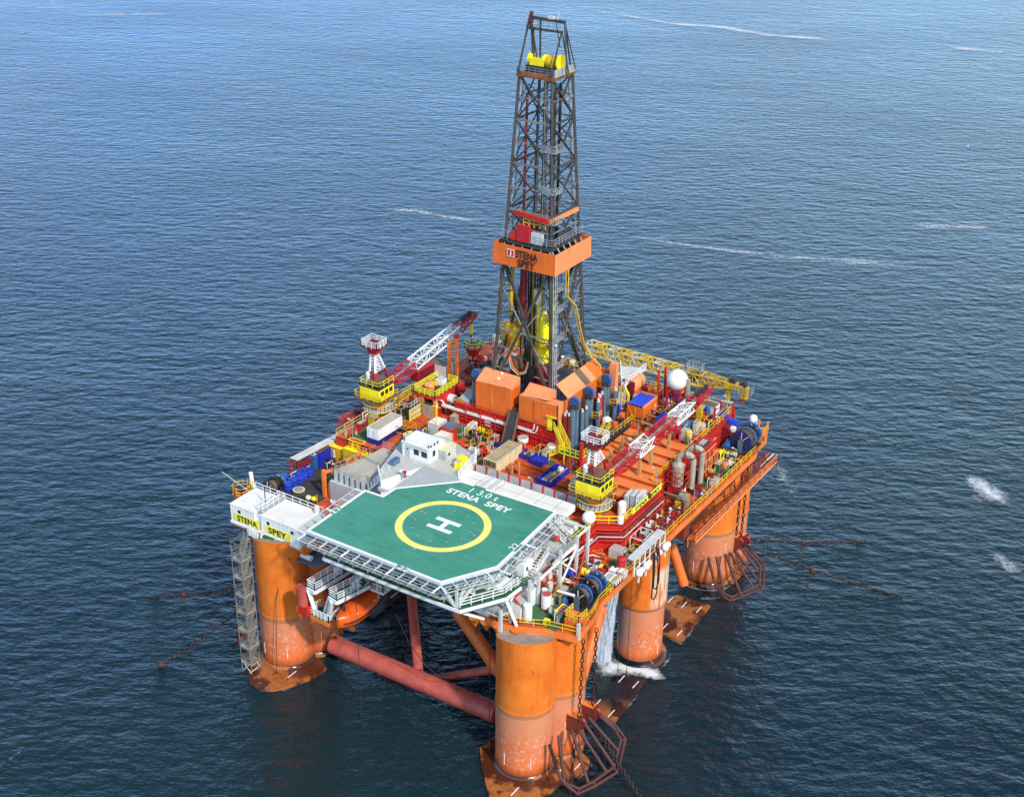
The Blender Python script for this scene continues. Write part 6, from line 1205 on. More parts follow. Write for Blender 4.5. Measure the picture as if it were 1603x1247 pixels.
# tarpaulin bin, tanks, blue boxes around the back
c = (5.03, 47.66, 26.30); x, y, z = c
t = thing('tarpaulin_bin', 'orange bin covered by a bright blue tarpaulin behind the pipe deck', 'bin', (x - 1.5, y + 2, z)); m = MB(); m.box(x - 3., x, y, y + 4.6, z + .9, z + 2.7, 'orange'); m.box(x - .2, x + .02, y - .05, y + 4.7, z + 2.7, z + 3.1, 'orange_pale'); m.box(x - 3, x, y + 4.5, y + 4.7, z + 2.7, z + 3.3, 'lip_orange')
for dx, dy in ((-2.9, .1), (-.1, .1), (-.1, 4.5), (-1.5, 0)): m.bar((x + dx, y + dy, z), (x + dx, y + dy, z + 2.7), .16, 'mustard')
m.bar((x - 2.9, y, z + 2.6), (x - 1.5, y - .05, z + .4), .14, 'mustard'); m.bar((x - 2.9, y, z + .5), (x, y, z + .5), .12, 'mustard'); m.build('body', t)
m = MB(); n = 14; vs = [(x - 3.02 + 2.85 * i / n, y + .02 + 4.5 * j / n, z + 3.02 + .14 * math.sin(i * 1.7 + j * .9) * math.cos(j * 1.3) - .16 * math.sin(math.pi * i / n) * math.sin(math.pi * j / n)) for i in range(n + 1) for j in range(n + 1)]
m.add(vs, [(i * (n + 1) + j, (i + 1) * (n + 1) + j, (i + 1) * (n + 1) + j + 1, i * (n + 1) + j + 1) for i in range(n) for j in range(n)], 'blue_drum', False); m.build('tarpaulin', t)
m = MB(); m.lathe((-.9, 53.4, 28.9), [(.02, -.01), (1.25, 0), (1.25, 3.6), (1.15, 4.1), (.8, 4.5), (.02, 4.65)], 'orange_pale', 28, 'Y'); m.box(-2.1, .3, 52.9, 53.5, 27.2, 30.2, 'red_dark'); m.box(-1.9, .1, 53.6, 57, ZU, 28.2, 'orange'); m.build('pressure_tank', None, (-.9, 55, ZU), 'pale orange horizontal tank with rounded end before the sea', 'tank')
m = MB(); g = [V(p) for p in ((-1.16, 51.53, 30.00), (-4.93, 57.91, 30.00), (-0.78, 59.23, 30.00), (-0.64, 51.89, 30.00))]
for i in range(15): p, q = g[0].lerp(g[1], i / 14), g[3].lerp(g[2], i / 14); m.bar(p, q, .14, 'white'); 
for a, b in ((g[0], g[1]), (g[3], g[2])):
    for h in (0, .5, 1.1): m.bar(a + V((0, 0, h)), b + V((0, 0, h)), .13, 'white')
    for i in range(8): p = a.lerp(b, i / 7); m.bar(p, p + V((0, 0, 1.1)), .09, 'white')
for i in range(7): m.bar(g[0].lerp(g[1], i / 7), g[3].lerp(g[2], (i + 1) / 7), .12, 'white_dirty')
m.bar((g[0].x, g[0].y, ZU), g[0], .3, 'white'); m.bar((g[3].x, g[3].y, ZU), g[3], .3, 'white'); m.build('stowed_gangway', None, (g[0].x, g[0].y, ZU), 'white lattice gangway stowed at the far edge right of the derrick', 'gangway')
m = MB()
for i in range(9): x, y = -.6 + .5 * (i % 3), 47.6 + 1.0 * (i // 3); m.bar((x, y, ZU), (x + .2, y, ZU + 3.5 + .5 * (i % 4)), .25, ('cream', 'mustard', 'white_dirty')[i % 3]); m.bar((x - .3, y, ZU + 1 + .3 * i), (x + .9, y, ZU + 1.2 + .3 * i), .2, 'cream')
m.box(.6, 1.1, 46.8, 47.4, ZU + .6, ZU + 2.6, 'blue_drum'); m.bar((.4, 49.8, 30.6), (1.2, 49.6, 29.8), .3, 'yellow'); m.bar((1.2, 49.6, 29.8), (1.2, 49.6, 27), .3, 'yellow'); m.build('valve_tree', None, (.3, 48.6, ZU), 'cream and yellow cluster of pipes right of the tall orange post', 'pipework')
c = (5.60, 55.48, 26.30); m = MB(); m.cyl(c, (c[0], c[1], c[2] + 1.4), 1., 'white_dirty', 20); m.cyl((c[0], c[1], c[2] + 1.4), (c[0], c[1], c[2] + 1.5), .85, 'white', 20); m.build('round_tank', None, c, 'round white tank in front of the largest globe radome', 'tank')
c = (6.24, 56.77, 26.30); m = MB(); m.lathe(c, [(1.0, 0), (1.1, 1.), (.9, 1.9), (.3, 2.2), (.02, 2.2)], 'blue_drum', 14, 'Z', False); m.build('covered_drum', None, c, 'rounded bundle under a blue cover below the largest globe radome', 'bundle')
c = (9.17, 46.78, 26.30); m = MB(); m.add([(c[0] - 2.4, c[1], c[2]), (c[0], c[1], c[2]), (c[0], c[1] + 3.4, c[2]), (c[0] - 2.4, c[1] + 3.4, c[2]), (c[0] - 1.9, c[1] + .4, c[2] + 1.7), (c[0] - .3, c[1] + .3, c[2] + 1.5), (c[0] - .4, c[1] + 3, c[2] + 1.8), (c[0] - 1.8, c[1] + 3, c[2] + 2)], [(0, 1, 5, 4), (1, 2, 6, 5), (2, 3, 7, 6), (3, 0, 4, 7), (4, 5, 6, 7)], 'blue_drum'); m.build('covered_heap', None, c, 'blue sheeted heap beneath the right crane boom', 'heap')
c = (9.94, 47.66, 28.20); block('cream_hatch', 'cream topped box behind the blue sheeted heap', 'box', (c[0], c[1], ZU), 1.8, 2.2, 1.9, 'stack_grey', 'cream')
container('offshore_container', 'light blue container with a dark navy end beneath the right boom', 'container', (12.80, 47.82, 26.30), 1.6, 2.4, 1.75, 'blue_mid', 'blue_steel', 'blue_mid', 'navy', True)
container('laboratory_container', 'white container with scaffold heaped on its roof near the far corner', 'container', (13.53, 56.17, 26.30), 2.6, 2., 1.8, 'white', 'brown', 'white_dirty', None, False)
m = MB(); c = V((14.85, 53.29, 26.30)); m.box(c.x - 2.8, c.x, c.y, c.y + .4, ZU, ZU + 1.1, 'red'); m.bar((c.x, c.y, ZU), (c.x, c.y, ZU + 3.4), .25, 'crimson'); m.bar((c.x - 2.8, c.y - .1, ZU + .6), (c.x, c.y - .1, ZU + .6), .1, 'yellow'); m.build('red_barrier', None, c, 'red plate barrier with a tall post before the white laboratory container', 'barrier')
m = MB(); c = V((12.67, 52.32, 27.00)); m.bar((c.x, c.y, ZU), (c.x, c.y, 29.6), .8, 'mustard'); m.build('yellow_pillar', None, (c.x, c.y, ZU), 'orange yellow pillar beside the right crane boom', 'pillar')
m = MB(); a, b = V((13.39, 59.62, 25.50)), V((15.43, 59.91, 25.50)); up = V((0, 0, 2.4))
for p, w in ((a, .3), (b, .3)): m.bar(p, p + up + V((-.4, 0, 0)), w, 'crimson')
m.bar(a + up + V((-.4, 0, 0)), b + up + V((-.4, 0, 0)), .25, 'white_dirty'); m.tube([a.lerp(b, .5) + up, a.lerp(b, .5) + V((0, 0, 1.6))], .05, 'dark', 5); m.ball(a.lerp(b, .5) + V((0, 0, 1.4)), .25, 'galv', 10)
for p in (a, b): m.bar((p.x, p.y, ZL), p, .3, 'crimson')
m.build('gantry', None, (a.x, a.y, ZL), 'red goalpost frame with a hanging block at the far right edge', 'frame')
for p, s_, mt, lb in (((14.45, 58.20, 25.00), (1.5, 1.5, 1.4), 'blue_drum', 'blue sheeted crate under the red goalpost frame'), ((16.13, 58.09, 24.60), (1.7, 1.3, 1.2), 'blue_drum', 'blue sheeted crate right of the goalpost frame'), ((14.57, 55.29, 25.00), (.7, .7, .9), 'white', 'small white box left of the maroon engine'), ((16.26, 56.83, 24.60), (1.8, .8, .6), 'white', 'low white box below the blue sheeted crate'), ((13.36, 51.48, 26.30), (1.5, 1.3, .9), 'cream', 'cream box behind the light blue container')):
    m = MB(); m.obox((p[0], p[1], p[2] + s_[2] / 2), s_, mt, .1); m.obox((p[0], p[1], p[2] + s_[2] + .06), (s_[0] * .8, s_[1] * .8, .14), mt, .15); m.box(p[0] - s_[0] / 2, p[0] + s_[0] / 2, p[1] - s_[1] / 2, p[1] + s_[1] / 2, ZL + .02, p[2], 'brown'); m.build('crate', None, (p[0], p[1], ZL), lb, 'crate')
m = MB(); c = V((15.22, 56.39, 24.60)); m.cyl(c + V((-1.2, 0, .6)), c + V((1.2, 0, .6)), .6, 'maroon', 12); m.box(c.x - 1.4, c.x + 1.4, c.y - .6, c.y + .6, ZL, c.z + .3, 'maroon'); m.build('diesel_engine', None, (c.x, c.y, ZL), 'maroon engine between the two blue sheeted crates', 'engine')
m = MB(); c = V((19.68, 60.53, 22.00)); m.box(c.x - .8, c.x + .9, c.y - .8, c.y + 1.8, ZL - 1, ZL + 1.6, 'lip_orange'); m.box(c.x + .9, c.x + .93, c.y - .4, c.y + .5, ZL + .2, ZL + 1.1, 'green'); m.rail([(c.x - .8, c.y - .8, ZL + 1.6), (c.x + .9, c.y - .8, ZL + 1.6), (c.x + .9, c.y + 1.8, ZL + 1.6)], 'yellow_rail', 1., .1, .8, 1)
for dx, dy in ((-.7, 1.6), (.8, 1.6), (.8, -.7)): m.bar((c.x + dx, c.y + dy, ZL + 1.6), (c.x + dx, c.y + dy, ZL + 3), .3, 'orange_pale')
m.build('fairlead_house', None, (c.x, c.y, ZL), 'orange fairlead house on the far right corner of the deck', 'fairlead house')
# ---- lower right deck
c = (20.95, 10.42, 22.00); x, y, z = c
t = thing('tank_skid', 'dark blue skid with white framed top at the right deck edge', 'skid', (x - 1, y + .9, z)); m = MB(); m.box(x - 2.1, x, y, y + 1.9, z, z + .75, 'navy', 'beige_roof')
for k in range(3): m.box(x, x + .03, y + .2 + .6 * k, y + .5 + .6 * k, z + .25, z + .6, 'mark_white')
m.build('body', t); m = MB()
for a, b in (((x - 2.1, y), (x, y)), ((x, y), (x, y + 1.9)), ((x, y + 1.9), (x - 2.1, y + 1.9)), ((x - 2.1, y + 1.9), (x - 2.1, y)), ((x - 1.05, y), (x - 1.05, y + 1.9))): m.bar((*a, z + .8), (*b, z + .8), .12, 'white')
m.build('frame', t)
for p, lb, mt in (((19.69, 12.62, 22.00), 'white crate behind the dark blue skid on its left', 'white_dirty'), ((20.94, 12.90, 22.00), 'white crate behind the dark blue skid on its right', 'grey_light')): block('crate', lb, 'crate', p, 1.0, 1.1, 1.0, mt, 'white', group='white crates by the blue skid')
block('yellow_crate', 'mustard yellow crate before the red side wall', 'crate', (17.56, 12.31, 22.00), 1.1, 1., 1.0, 'mustard', 'yellow')
m = MB(); p = (18.04, 10.58, 22.00); m.cyl((p[0] - .8, p[1], p[2] + .8), (p[0] + .6, p[1], p[2] + .8), .8, 'orange', 18); m.build('orange_reel', None, p, 'plain orange drum behind the blue rimmed winch', 'drum')
for i, p in enumerate(((19.75, 9.51, 22.00), (20.33, 9.36, 22.00), (20.76, 9.47, 22.00), (20.03, 10.07, 22.00))):
    if i == 0:
        gb0 = thing('gas_bottle', 'green topped gas bottle between the blue rimmed winch and blue skid', 'gas bottle', (p[0], p[1], ZL), 'green gas bottles on the right deck'); m = MB(); m.cyl((p[0], p[1], ZL), (p[0], p[1], ZL + .8), .26, 'mustard', 12); m.build('body', gb0); m = MB(); m.ball((p[0], p[1], ZL + .8), .26, 'green', 12); m.build('cap', gb0)
    else: clone(gb0, (p[0], p[1], ZL), 'green topped gas bottle between the blue rimmed winch and blue skid')
m = MB(); p = (15.72, 1.26, 22.00); m.cyl(p, (p[0], p[1], p[2] + 2.3), .68, 'white', 20); m.cyl((p[0], p[1], p[2] + 2.3), (p[0], p[1], p[2] + 2.4), .6, 'pink_brace', 20); m.cyl((p[0], p[1], p[2]), (p[0], p[1], p[2] + .3), .7, 'crimson', 20); m.build('water_tank', None, p, 'white upright tank with a pink lid on the near right corner', 'tank')
m = MB(); p = (14.81, 8.46, 23.00); m.lathe((p[0], p[1], p[2] + .2), [(.1, -.3), (.7, -.3), (.7, .3), (.1, .3)], 'blue_drum', 16, 'Y', False); m.box(p[0] - .5, p[0] + .5, p[1] - .3, p[1] + .3, ZL, p[2], 'white_dirty'); m.build('blue_hose_reel', None, (p[0], p[1], ZL), 'bright blue hose reel right of the outside stairs', 'reel')
for p, lb in (((18.02, -2.14, 22.00), 'yellow locker on the front deck railing'),): block('yellow_locker', lb, 'locker', p, .7, .6, .9, 'yellow')
c = (22.37, -1.70, 22.00); x, y, z = c; m = MB(); m.box(x - 2.4, x - .3, y + .5, y + 2.6, ZL, ZL + 1.7, 'orange', 'lip_orange'); m.box(x - .3, x - .27, y + .9, y + 1.6, ZL + .6, ZL + 1.2, 'green'); m.rail([(x - 2.4, y + 2.6, ZL + 1.7), (x - 2.4, y + .5, ZL + 1.7), (x - .3, y + .5, ZL + 1.7), (x - .3, y + 2.6, ZL + 1.7)], 'yellow_rail', 1., .1, .8, 1); m.bar((x - .1, y + .2, ZL - .6), (x - .1, y + .2, ZL + 1.8), .4, 'white_dirty'); m.build('fairlead_house', None, c, 'orange fairlead house at the near right corner below the winch', 'fairlead house')
m = MB()
for k in range(5): m.rail([(15.2 + k * .35, 7.5 + k * .9, ZL), (16.6 + k * .2, 7.5 + k * .9, ZL)], 'crimson', 1.1, .09, .7, 1) if k in (0, 4) else None
m.stairs((14.6, 12.4, 24.6), (16., 7.8, ZL), 1., 'crimson', 'red', 9, 'pink_brace'); m.build('staircase', RIG)
m = MB()
for i in range(26): x, y = 13.6 + random.random() * 5.2, -1 + random.random() * 16; h = .4 + random.random() * 1.1; m.obox((x, y, ZL + h / 2), (.4 + random.random() * .8, .4 + random.random() * .7, h), random.choice(['white_dirty', 'crimson', 'red_dark', 'green', 'grey', 'brown', 'orange', 'dark', 'mustard']), random.random() * .4); m.build('pump_box', RIG); m = MB()
for i in range(12): y = 5 + random.random() * 10; m.tube([(13.8, y, ZL + .3), (15, y + .4, ZL + .5 + random.random()), (16.5, y + 1.5, ZL + .3)], .1, random.choice(['white', 'crimson', 'red_dark']), 6); m.build('deck_pipe', RIG); m = MB()
# red piping bay between the red wall and the canopy
t = thing('process_skid', 'red pipe frame crowded with valves below the yellow name board', 'pipe skid', (18.8, 29, ZL)); m = MB()
for x in (17.6, 20.4):
    for y in (24.6, 28, 31.6): m.bar((x, y, ZL), (x, y, 25), .2, 'red_dark')
for zz in (23.4, 25.): m.bar((17.6, 24.6, zz), (17.6, 31.6, zz), .16, 'rust_red'); m.bar((20.4, 24.6, zz), (20.4, 31.6, zz), .16, 'maroon'); m.bar((17.6, 24.6, zz), (20.4, 24.6, zz), .16, 'maroon'); m.bar((17.6, 31.6, zz), (20.4, 31.6, zz), .2, 'dark')
m.tube([(17.2, 31.8, 25.4), (19.8, 31.8, 25.4), (20.6, 31.8, 25), (20.6, 31.8, ZL)], .22, 'brown', 8); m.build('frame', t)
m = MB()
for i in range(24): x, y = 17.7 + random.random() * 2.4, 24.8 + random.random() * 6.4; m.cyl((x, y, ZL), (x, y, ZL + .8 + random.random() * 1.6), .12 + .14 * random.random(), random.choice(['red', 'white_dirty', 'crimson', 'mustard', 'rust_red', 'green', 'white']), 8)
for i in range(10): y = 24.8 + i * .66; m.tube([(17.4, y, 23 + .15 * (i % 4)), (19, y, 23.2), (20.2, y + .5, 22.8)], .12, ('red', 'crimson', 'white_dirty', 'red_dark')[i % 4], 6)
m.build('valve_cluster', t)
m = MB(); m.box(17.9, 19.9, 20.2, 23.4, ZL + .8, ZL + .95, 'maroon')
for a in ((17.9, 20.2), (19.9, 20.2), (19.9, 23.4), (17.9, 23.4)): m.bar((*a, ZL), (*a, ZL + 2), .12, 'white')
for zz in (ZL + 2,): m.rail([(17.9, 20.2, ZL + .95), (19.9, 20.2, ZL + .95), (19.9, 23.4, ZL + .95), (17.9, 23.4, ZL + .95)], 'white', 1.05, .1, 1.6, 0, True)
m.build('cargo_rack', None, (18.9, 21.8, ZL), 'white framed open rack with dark red floor inside the white canopy', 'rack')
block('pump_unit', 'grey topped machine under the near end of the white canopy', 'machine', (18.42, 16.73, 22.00), 2., 1.6, 1.4, 'white_dirty', 'grey')
# white canopy along the deck edge over the middle column
a, b = V((21.03, 14.66, 24.40)), V((21.01, 23.78, 24.40)); t = thing('edge_canopy', 'long white roofed canopy on posts over the middle right column', 'canopy', (a.x, a.y, ZL)); u = (b - a).normalized(); s_ = V((u.y, -u.x, 0)) * .62
m = MB(); m.add([a + s_, b + s_, b - s_, a - s_, a + s_ - V((0, 0, .22)), b + s_ - V((0, 0, .22)), b - s_ - V((0, 0, .22)), a - s_ - V((0, 0, .22))], [(0, 1, 2, 3), (4, 5, 1, 0), (5, 6, 2, 1), (7, 4, 0, 3)], 'grey_light'); m.build('roof', t)
m = MB()
for k in range(7): p = a.lerp(b, k / 6) + s_ * .9; m.bar(V((p.x, p.y, ZL - .2)), p, .16, 'white'); m.bar(p - V((0, 0, 1.2)), p - s_ * 1.8, .1, 'red_dark')
m.bar(a + s_ - V((0, 0, 1.5)), b + s_ - V((0, 0, 1.5)), .08, 'white'); m.bar(a - s_ - V((0, 0, 2.)), b - s_ - V((0, 0, 2.)), .08, 'maroon', .3); m.build('post', t)
for k, f in enumerate((.1, .33, .68, .96)):
    p = a.lerp(b, f) + s_ * 1.4 - V((0, 0, 2.4)); m = MB(); m.ball(p, .55, 'foam_white', 14, 1.2); m.ball(p + V((.2, .5, .3)), .4, 'foam_white', 12, 1.1); m.bar(p, p - V((0, 0, 1.6)), .2, 'foam_white'); m.build('fender', t)
m = MB(); p = a.lerp(b, .5) + s_ * 1.5
for dx, L_ in ((0, 8.2), (.35, 6.6)): m.tube([p + V((.2, dx, -1)), p + V((.5, dx - .3, -L_ * .6)), p + V((.6, dx - .5, -L_)), p + V((.6, dx + .3, -L_ - .7)), p + V((.6, dx + 1.1, -L_ + .1)), p + V((.5, dx + 1.2, -L_ * .5)), p + V((.3, dx + .9, -1.4)), p + V((.2, dx + .5, -.4))], .1, 'rubber', 6)
m.tube([p + V((.3, 1.3, -.6)), p + V((.5, 1.4, -2)), p + V((.5, 1.7, -4.4))], .13, 'red', 6); m.build('hose_loop', None, p, 'black hose hanging in loops from the white canopy', 'hose')
# orange walkway slung outside the far right column
t = thing('outboard_walkway', 'long orange walkway slung below the deck edge on the far right', 'walkway', (21.6, 45, 18)); a, b = V((21.9, 32.5, 18.4)), V((22.3, 62.5, 18.4))
m = MB(); m.box(21.3, 22.5, 32.5, 62.5, 18.2, 18.4, 'rust_red', 'orange_deck'); m.bar((21.2, 32.5, 18.2), (21.6, 62.5, 18.2), .2, 'lip_orange', .4); m.bar((22.5, 32.5, 18.2), (22.6, 62.5, 18.2), .2, 'orange_pale', .3)
for k in range(3): m.bar((20.6 + k * .7, 58.6, 18.7), (20.8 + k * .7, 63.6, 18.7), .22, 'pink_brace' if k != 1 else 'white_dirty'); 
m.box(20, 22.6, 60.5, 63.4, 18.3, 18.5, 'rust_red'); m.build('deck', t)
m = MB(); m.rail([(22.5, 32.5, 18.4), (22.6, 62.5, 18.4)], 'orange_pale', 1.1, .08, 2., 1); m.rail([(21.3, 34, 18.4), (21.4, 60, 18.4)], 'rust_red', 1.1, .07, 2., 1); m.build('railing', t)
m = MB()
for k in range(8): y = 34 + k * 3.8; m.bar((21.3, y, 18.3), (20.8, y, 21), .14, 'red_dark'); m.bar((20, y, 20), (22.4, y, 18.2), .12, 'rust_red'); m.build('hanger', t); m = MB()
m = MB(); m.tube([(20.2, 33, 19.4), (20.2, 60, 19.4)], .22, 'dark', 8); m.tube([(20.5, 33, 20), (20.5, 58, 20)], .16, 'rust_red', 8); m.box(19.8, 21, 31.4, 33.2, 18.6, 20.9, 'rust_red'); m.build('pipe_run', RIG)

# ---------------------------------------------------------------- lifeboat and its davit
c = V((-10.78, -4.74, 15.60)); LB = thing('lifeboat', 'enclosed orange lifeboat hanging under the white davits', 'lifeboat', (c.x, c.y, c.z - 1.6))
m = MB(); n = 22; S_ = []
def bx(t): return max(.03, (1 - abs(2 * t - 1) ** 2.6)) ** .62
for i in range(n + 1):
    t = i / n; w = 1.75 * bx(t); y = c.y - 5.3 + 9. * t; keel = -1.65 + .9 * abs(2 * t - 1) ** 3; rake = .55 * abs(2 * t - 1) ** 2.2
    S_.append([(c.x + w * a, y, c.z + (keel * b if b > 0 else -b * (1.5 - rake)) + (0 if b else 0)) for a, b in ((0, 1.), (.55, .86), (.86, .5), (1., .12), (1.03, 0), (1., -.12), (.9, -.45), (.72, -.75), (.4, -.95), (0, -1.), (-.4, -.95), (-.72, -.75), (-.9, -.45), (-1., -.12), (-1.03, 0), (-1., .12), (-.86, .5), (-.55, .86))])
k = len(S_[0]); m.add([p for r in S_ for p in r], [(i * k + j, i * k + (j + 1) % k, (i + 1) * k + (j + 1) % k, (i + 1) * k + j) for i in range(n) for j in range(k)], 'lifeboat_shell', True); m.poly(S_[0], 'lifeboat_shell'); m.poly(S_[-1][::-1], 'lifeboat_shell'); m.build('hull', LB)
m = MB(); m.tube([V(r[4]) + V((.05, 0, 0)) for r in S_[1:-1]], .1, 'rubber', 6); m.tube([V(r[14]) - V((.05, 0, 0)) for r in S_[1:-1]], .1, 'rubber', 6); m.build('fender', LB)
m = MB(); m.box(c.x - .7, c.x + .7, c.y + 2.2, c.y + 4., c.z + 1.25, c.z + 2.1, 'lifeboat_shell'); m.build('steering_cabin', LB)
for k in range(6): m = MB(); y = c.y - 3 + k * .95; m.box(c.x + 1.38 - .02, c.x + 1.45, y, y + .4, c.z + .72, c.z + .8, 'mark_white'); m.build('window', LB)
m = MB()
for y in (c.y - 3.8, c.y + 3.6): m.bar((c.x, y, c.z + 1.2), (c.x, y, c.z + 1.9), .25, 'dark'); m.tube([(c.x, y, c.z + 1.9), (c.x, y + .6, c.z + 4.)], .05, 'dark', 5)
m.build('lifting_hook', LB)
DV = thing('lifeboat_davit', 'white railed lifeboat davits reaching out beside the left column', 'davit', (-14, -6, 15))
def davit_arm(a, b, w):
    a, b = V(a), V(b); d = (b - a).normalized(); s_ = V((d.y, -d.x, 0)) * w / 2; m = MB()
    m.bar(a, b, w, 'blue_steel', .14); m.bar(a + s_ - V((0, 0, .35)), b + s_ - V((0, 0, .35)), .3, 'white', .55); m.bar(a - s_ - V((0, 0, .35)), b - s_ - V((0, 0, .35)), .3, 'white', .55); m.bar(a + s_ - V((0, 0, .3)), a - s_ - V((0, 0, .3)), .45, 'white', .6)
    m.bar(a + d * .4 - V((0, 0, 2.6)) + d * 2, b - V((0, 0, 2.)), .5, 'red_dark', 1.6); m.build('arm', DV)
    m = MB(); m.rail([b + s_, a + s_, a - s_, b - s_], 'white', 1.15, .1, 1.3, 2); m.build('railing', DV)
    m = MB(); q = b.lerp(a, .18)
    for k in range(3): m.cyl(q + d * (-.7 * k) + V((0, 0, .1)), q + d * (-.7 * k) + V((0, 0, 1.3 - .2 * k)), .38, 'white', 12)
    m.ball(q + V((.6, -.6, .8)), .5, 'dark', 12); m.ball(q + V((-.3, .3, 1.4)), .45, 'white', 12); m.build('winch', DV)
a1, b1_ = (-16.19, -9.10, 18.80), (-15.39, -1.42, 18.80); a2, b2_ = (-12.21, -9.19, 18.80), (-10.86, -3.04, 18.80)
davit_arm(a1, b1_, 1.5); davit_arm(a2, b2_, 1.7)
m = MB(); k0 = V((-15.75, -8.48, 14.20)); k1 = V((-13.95, -8.55, 14.20)); m.bar(V(a1) + V((-.5, 0, -.4)), k0 + V((-.3, 0, 0)), .55, 'white'); m.bar(V(a2) + V((0, -.2, -.4)), k1, .55, 'white'); m.bar(V(a2) + V((-.9, .2, -.4)), k1 + V((-.7, .2, .8)), .3, 'white')
m.prism([(k0.x - 1.1, k0.y - .4), (k1.x + .7, k1.y - .6), (k1.x + .7, k1.y + 1.8), (k0.x - 1.1, k0.y + 1.8)], 13.4, 14.2, 'lip_orange', 'green'); m.rail([(k0.x - 1.1, k0.y + 1.8, 14.2), (k0.x - 1.1, k0.y - .4, 14.2), (k1.x + .7, k1.y - .6, 14.2), (k1.x + .7, k1.y + 1.8, 14.2)], 'white', 1.2, .12, .8, 2)
m.bar((k1.x, k1.y + 1.6, 13.6), (k1.x + .6, k1.y + 4.6, 10), .7, 'rust'); m.build('lower_basket', DV)
m = MB(); c = V((-8.91, -2.58, 19.60)); m.rail([c + V((-1, -1, -1.4)), c + V((1, -1, -1.4)), c + V((1, 1, -1.4)), c + V((-1, 1, -1.4))], 'white', 3.4, .14, 1., 3, True); m.box(c.x - .9, c.x - .2, c.y - .8, c.y, c.z - .6, c.z + 1.2, 'crimson'); m.cyl(c + V((0, 0, 2.)), c + V((0, 0, 2.3)), .9, 'white', 18); m.box(c.x - 1.1, c.x + 1.1, c.y - 1.1, c.y + 1.1, c.z - 1.8, c.z - 1.5, 'white'); m.build('lookout_cage', DV)
m = MB(); c = V((-21.16, -3.79, 19.60)); m.prism([(c.x - 2., c.y - 1.2), (c.x + 1.6, c.y - 1.2), (c.x + 3, c.y + .2), (c.x + 3, c.y + 2), (c.x - 2, c.y + 2)], c.z - .7, c.z - .5, 'blue_steel'); m.rail([(c.x - 2, c.y - 1.2, c.z - .5), (c.x - 2, c.y + 1.9, c.z - .5), (c.x + 3, c.y + 1.9, c.z - .5)], 'mustard', 1.1, .1, 1., 2); m.cyl((c.x - .9, c.y - .4, c.z), (c.x + .9, c.y - .4, c.z), .42, 'white', 14); m.build('raft_landing', DV)
m = MB(); c = V((-17.91, -9.00, 15.50)); m.cyl(c, c + V((0, 0, 3)), .75, 'pink_brace', 14, .9); m.box(c.x - .6, c.x + 1.2, c.y - .6, c.y + .6, c.z - 1.4, c.z, 'red'); m.build('column_fairlead', RIG)
# ---------------------------------------------------------------- stair tower outside the left column
b = V((-28.20, -10.06, 0.50)); ST = thing('stair_tower', 'tall grey scaffold stair tower standing outside the left column', 'stair tower', b); t_ = V((b.x, b.y, 23.2)); w = .95
m = MB()
for sx, sy in ((-1, -1), (1, -1), (1, 1), (-1, 1)): m.bar(b + V((sx * w, sy * w, 0)), t_ + V((sx * w, sy * w, 0)), .1, 'tower_grey')
k = 8; hh = (23.2 - 2.) / 7
for i in range(7):
    z = 2. + i * hh
    for j in range(4):
        q = [V((b.x + sx * w, b.y + sy * w, z)) for sx, sy in ((-1, -1), (1, -1), (1, 1), (-1, 1))]
        for h in (0, .55, 1.1, hh - .3): m.bar(q[j] + V((0, 0, h)), q[(j + 1) % 4] + V((0, 0, h)), .08, 'tower_grey' if h else 'stack_grey', .2 if h == 0 else None)
        m.bar(q[j], q[(j + 1) % 4] + V((0, 0, hh)), .06, 'tower_grey')
    m.box(b.x - w, b.x + .1, b.y - w, b.y + w, z - .05, z, 'grey')
for sx, sy in ((-1, -1), (1, -1), (1, 1), (-1, 1)): m.bar(b + V((sx * w, sy * w, 0)), b + V((-sx * w, sy * w, 1.9)), .08, 'white_dirty')
m.build('scaffold', ST)
for i in range(7): z = 2. + i * hh; m = MB(); m.stairs((b.x + .5, b.y - .8, z), (b.x + .5, b.y + .8, z + hh), .7, 'tower_grey', 'grey', 9, 'tower_grey'); m.build('staircase', ST)
# ---------------------------------------------------------------- anchor racks, fairleads, chains
def rack(tops, bots, ring, inner, col='cage'):
    m = MB(); m.tube(ring, .24, col, 8); m.tube(inner, .22, col, 8)
    for a, b in zip(tops, bots): m.tube([a, b], .24, col, 8)
    for a, b in zip(ring[1:-1], inner[1:-1]): m.tube([a, b], .18, col, 6)
    m.build('anchor_rack', RIG)
rg = [(24.06, -6.75, 2.20), (25.95, -6.60, 1.30), (27.04, -4.15, 1.30), (28.41, -0.41, 1.60), (27.18, 3.91, 3.60), (25.37, 4.42, 4.60), (22.91, 3.11, 7.00)]
ri = [(23.99, -6.64, 2.30), (26.04, -6.31, 2.00), (26.92, -3.99, 2.00), (27.93, -0.49, 2.30), (27.02, 2.93, 4.00), (25.59, 3.65, 4.80), (23.50, 2.97, 6.60)]
rack([(20.70, -5.31, 6.20), (21.11, -3.75, 6.80), (22.18, -2.09, 7.00), (22.96, -1.57, 7.00), (22.85, -0.07, 7.20), (22.94, 0.96, 7.40)], [(22.56, -6.29, 3.60), (23.99, -6.64, 2.30), (26.42, -4.63, 1.90), (27.53, -1.67, 2.10), (27.86, -0.37, 2.40), (27.34, 1.52, 3.40)], rg, ri)
m = MB(); m.tube([(22.56, -6.29, 3.60), (23.28, -6.63, 2.80), (24.13, -6.71, 2.20)], .24, 'cage', 8); m.tube([(20.70, -5.31, 6.20), (22.56, -6.29, 3.60)], .24, 'cage', 8); m.build('anchor_rack', RIG)
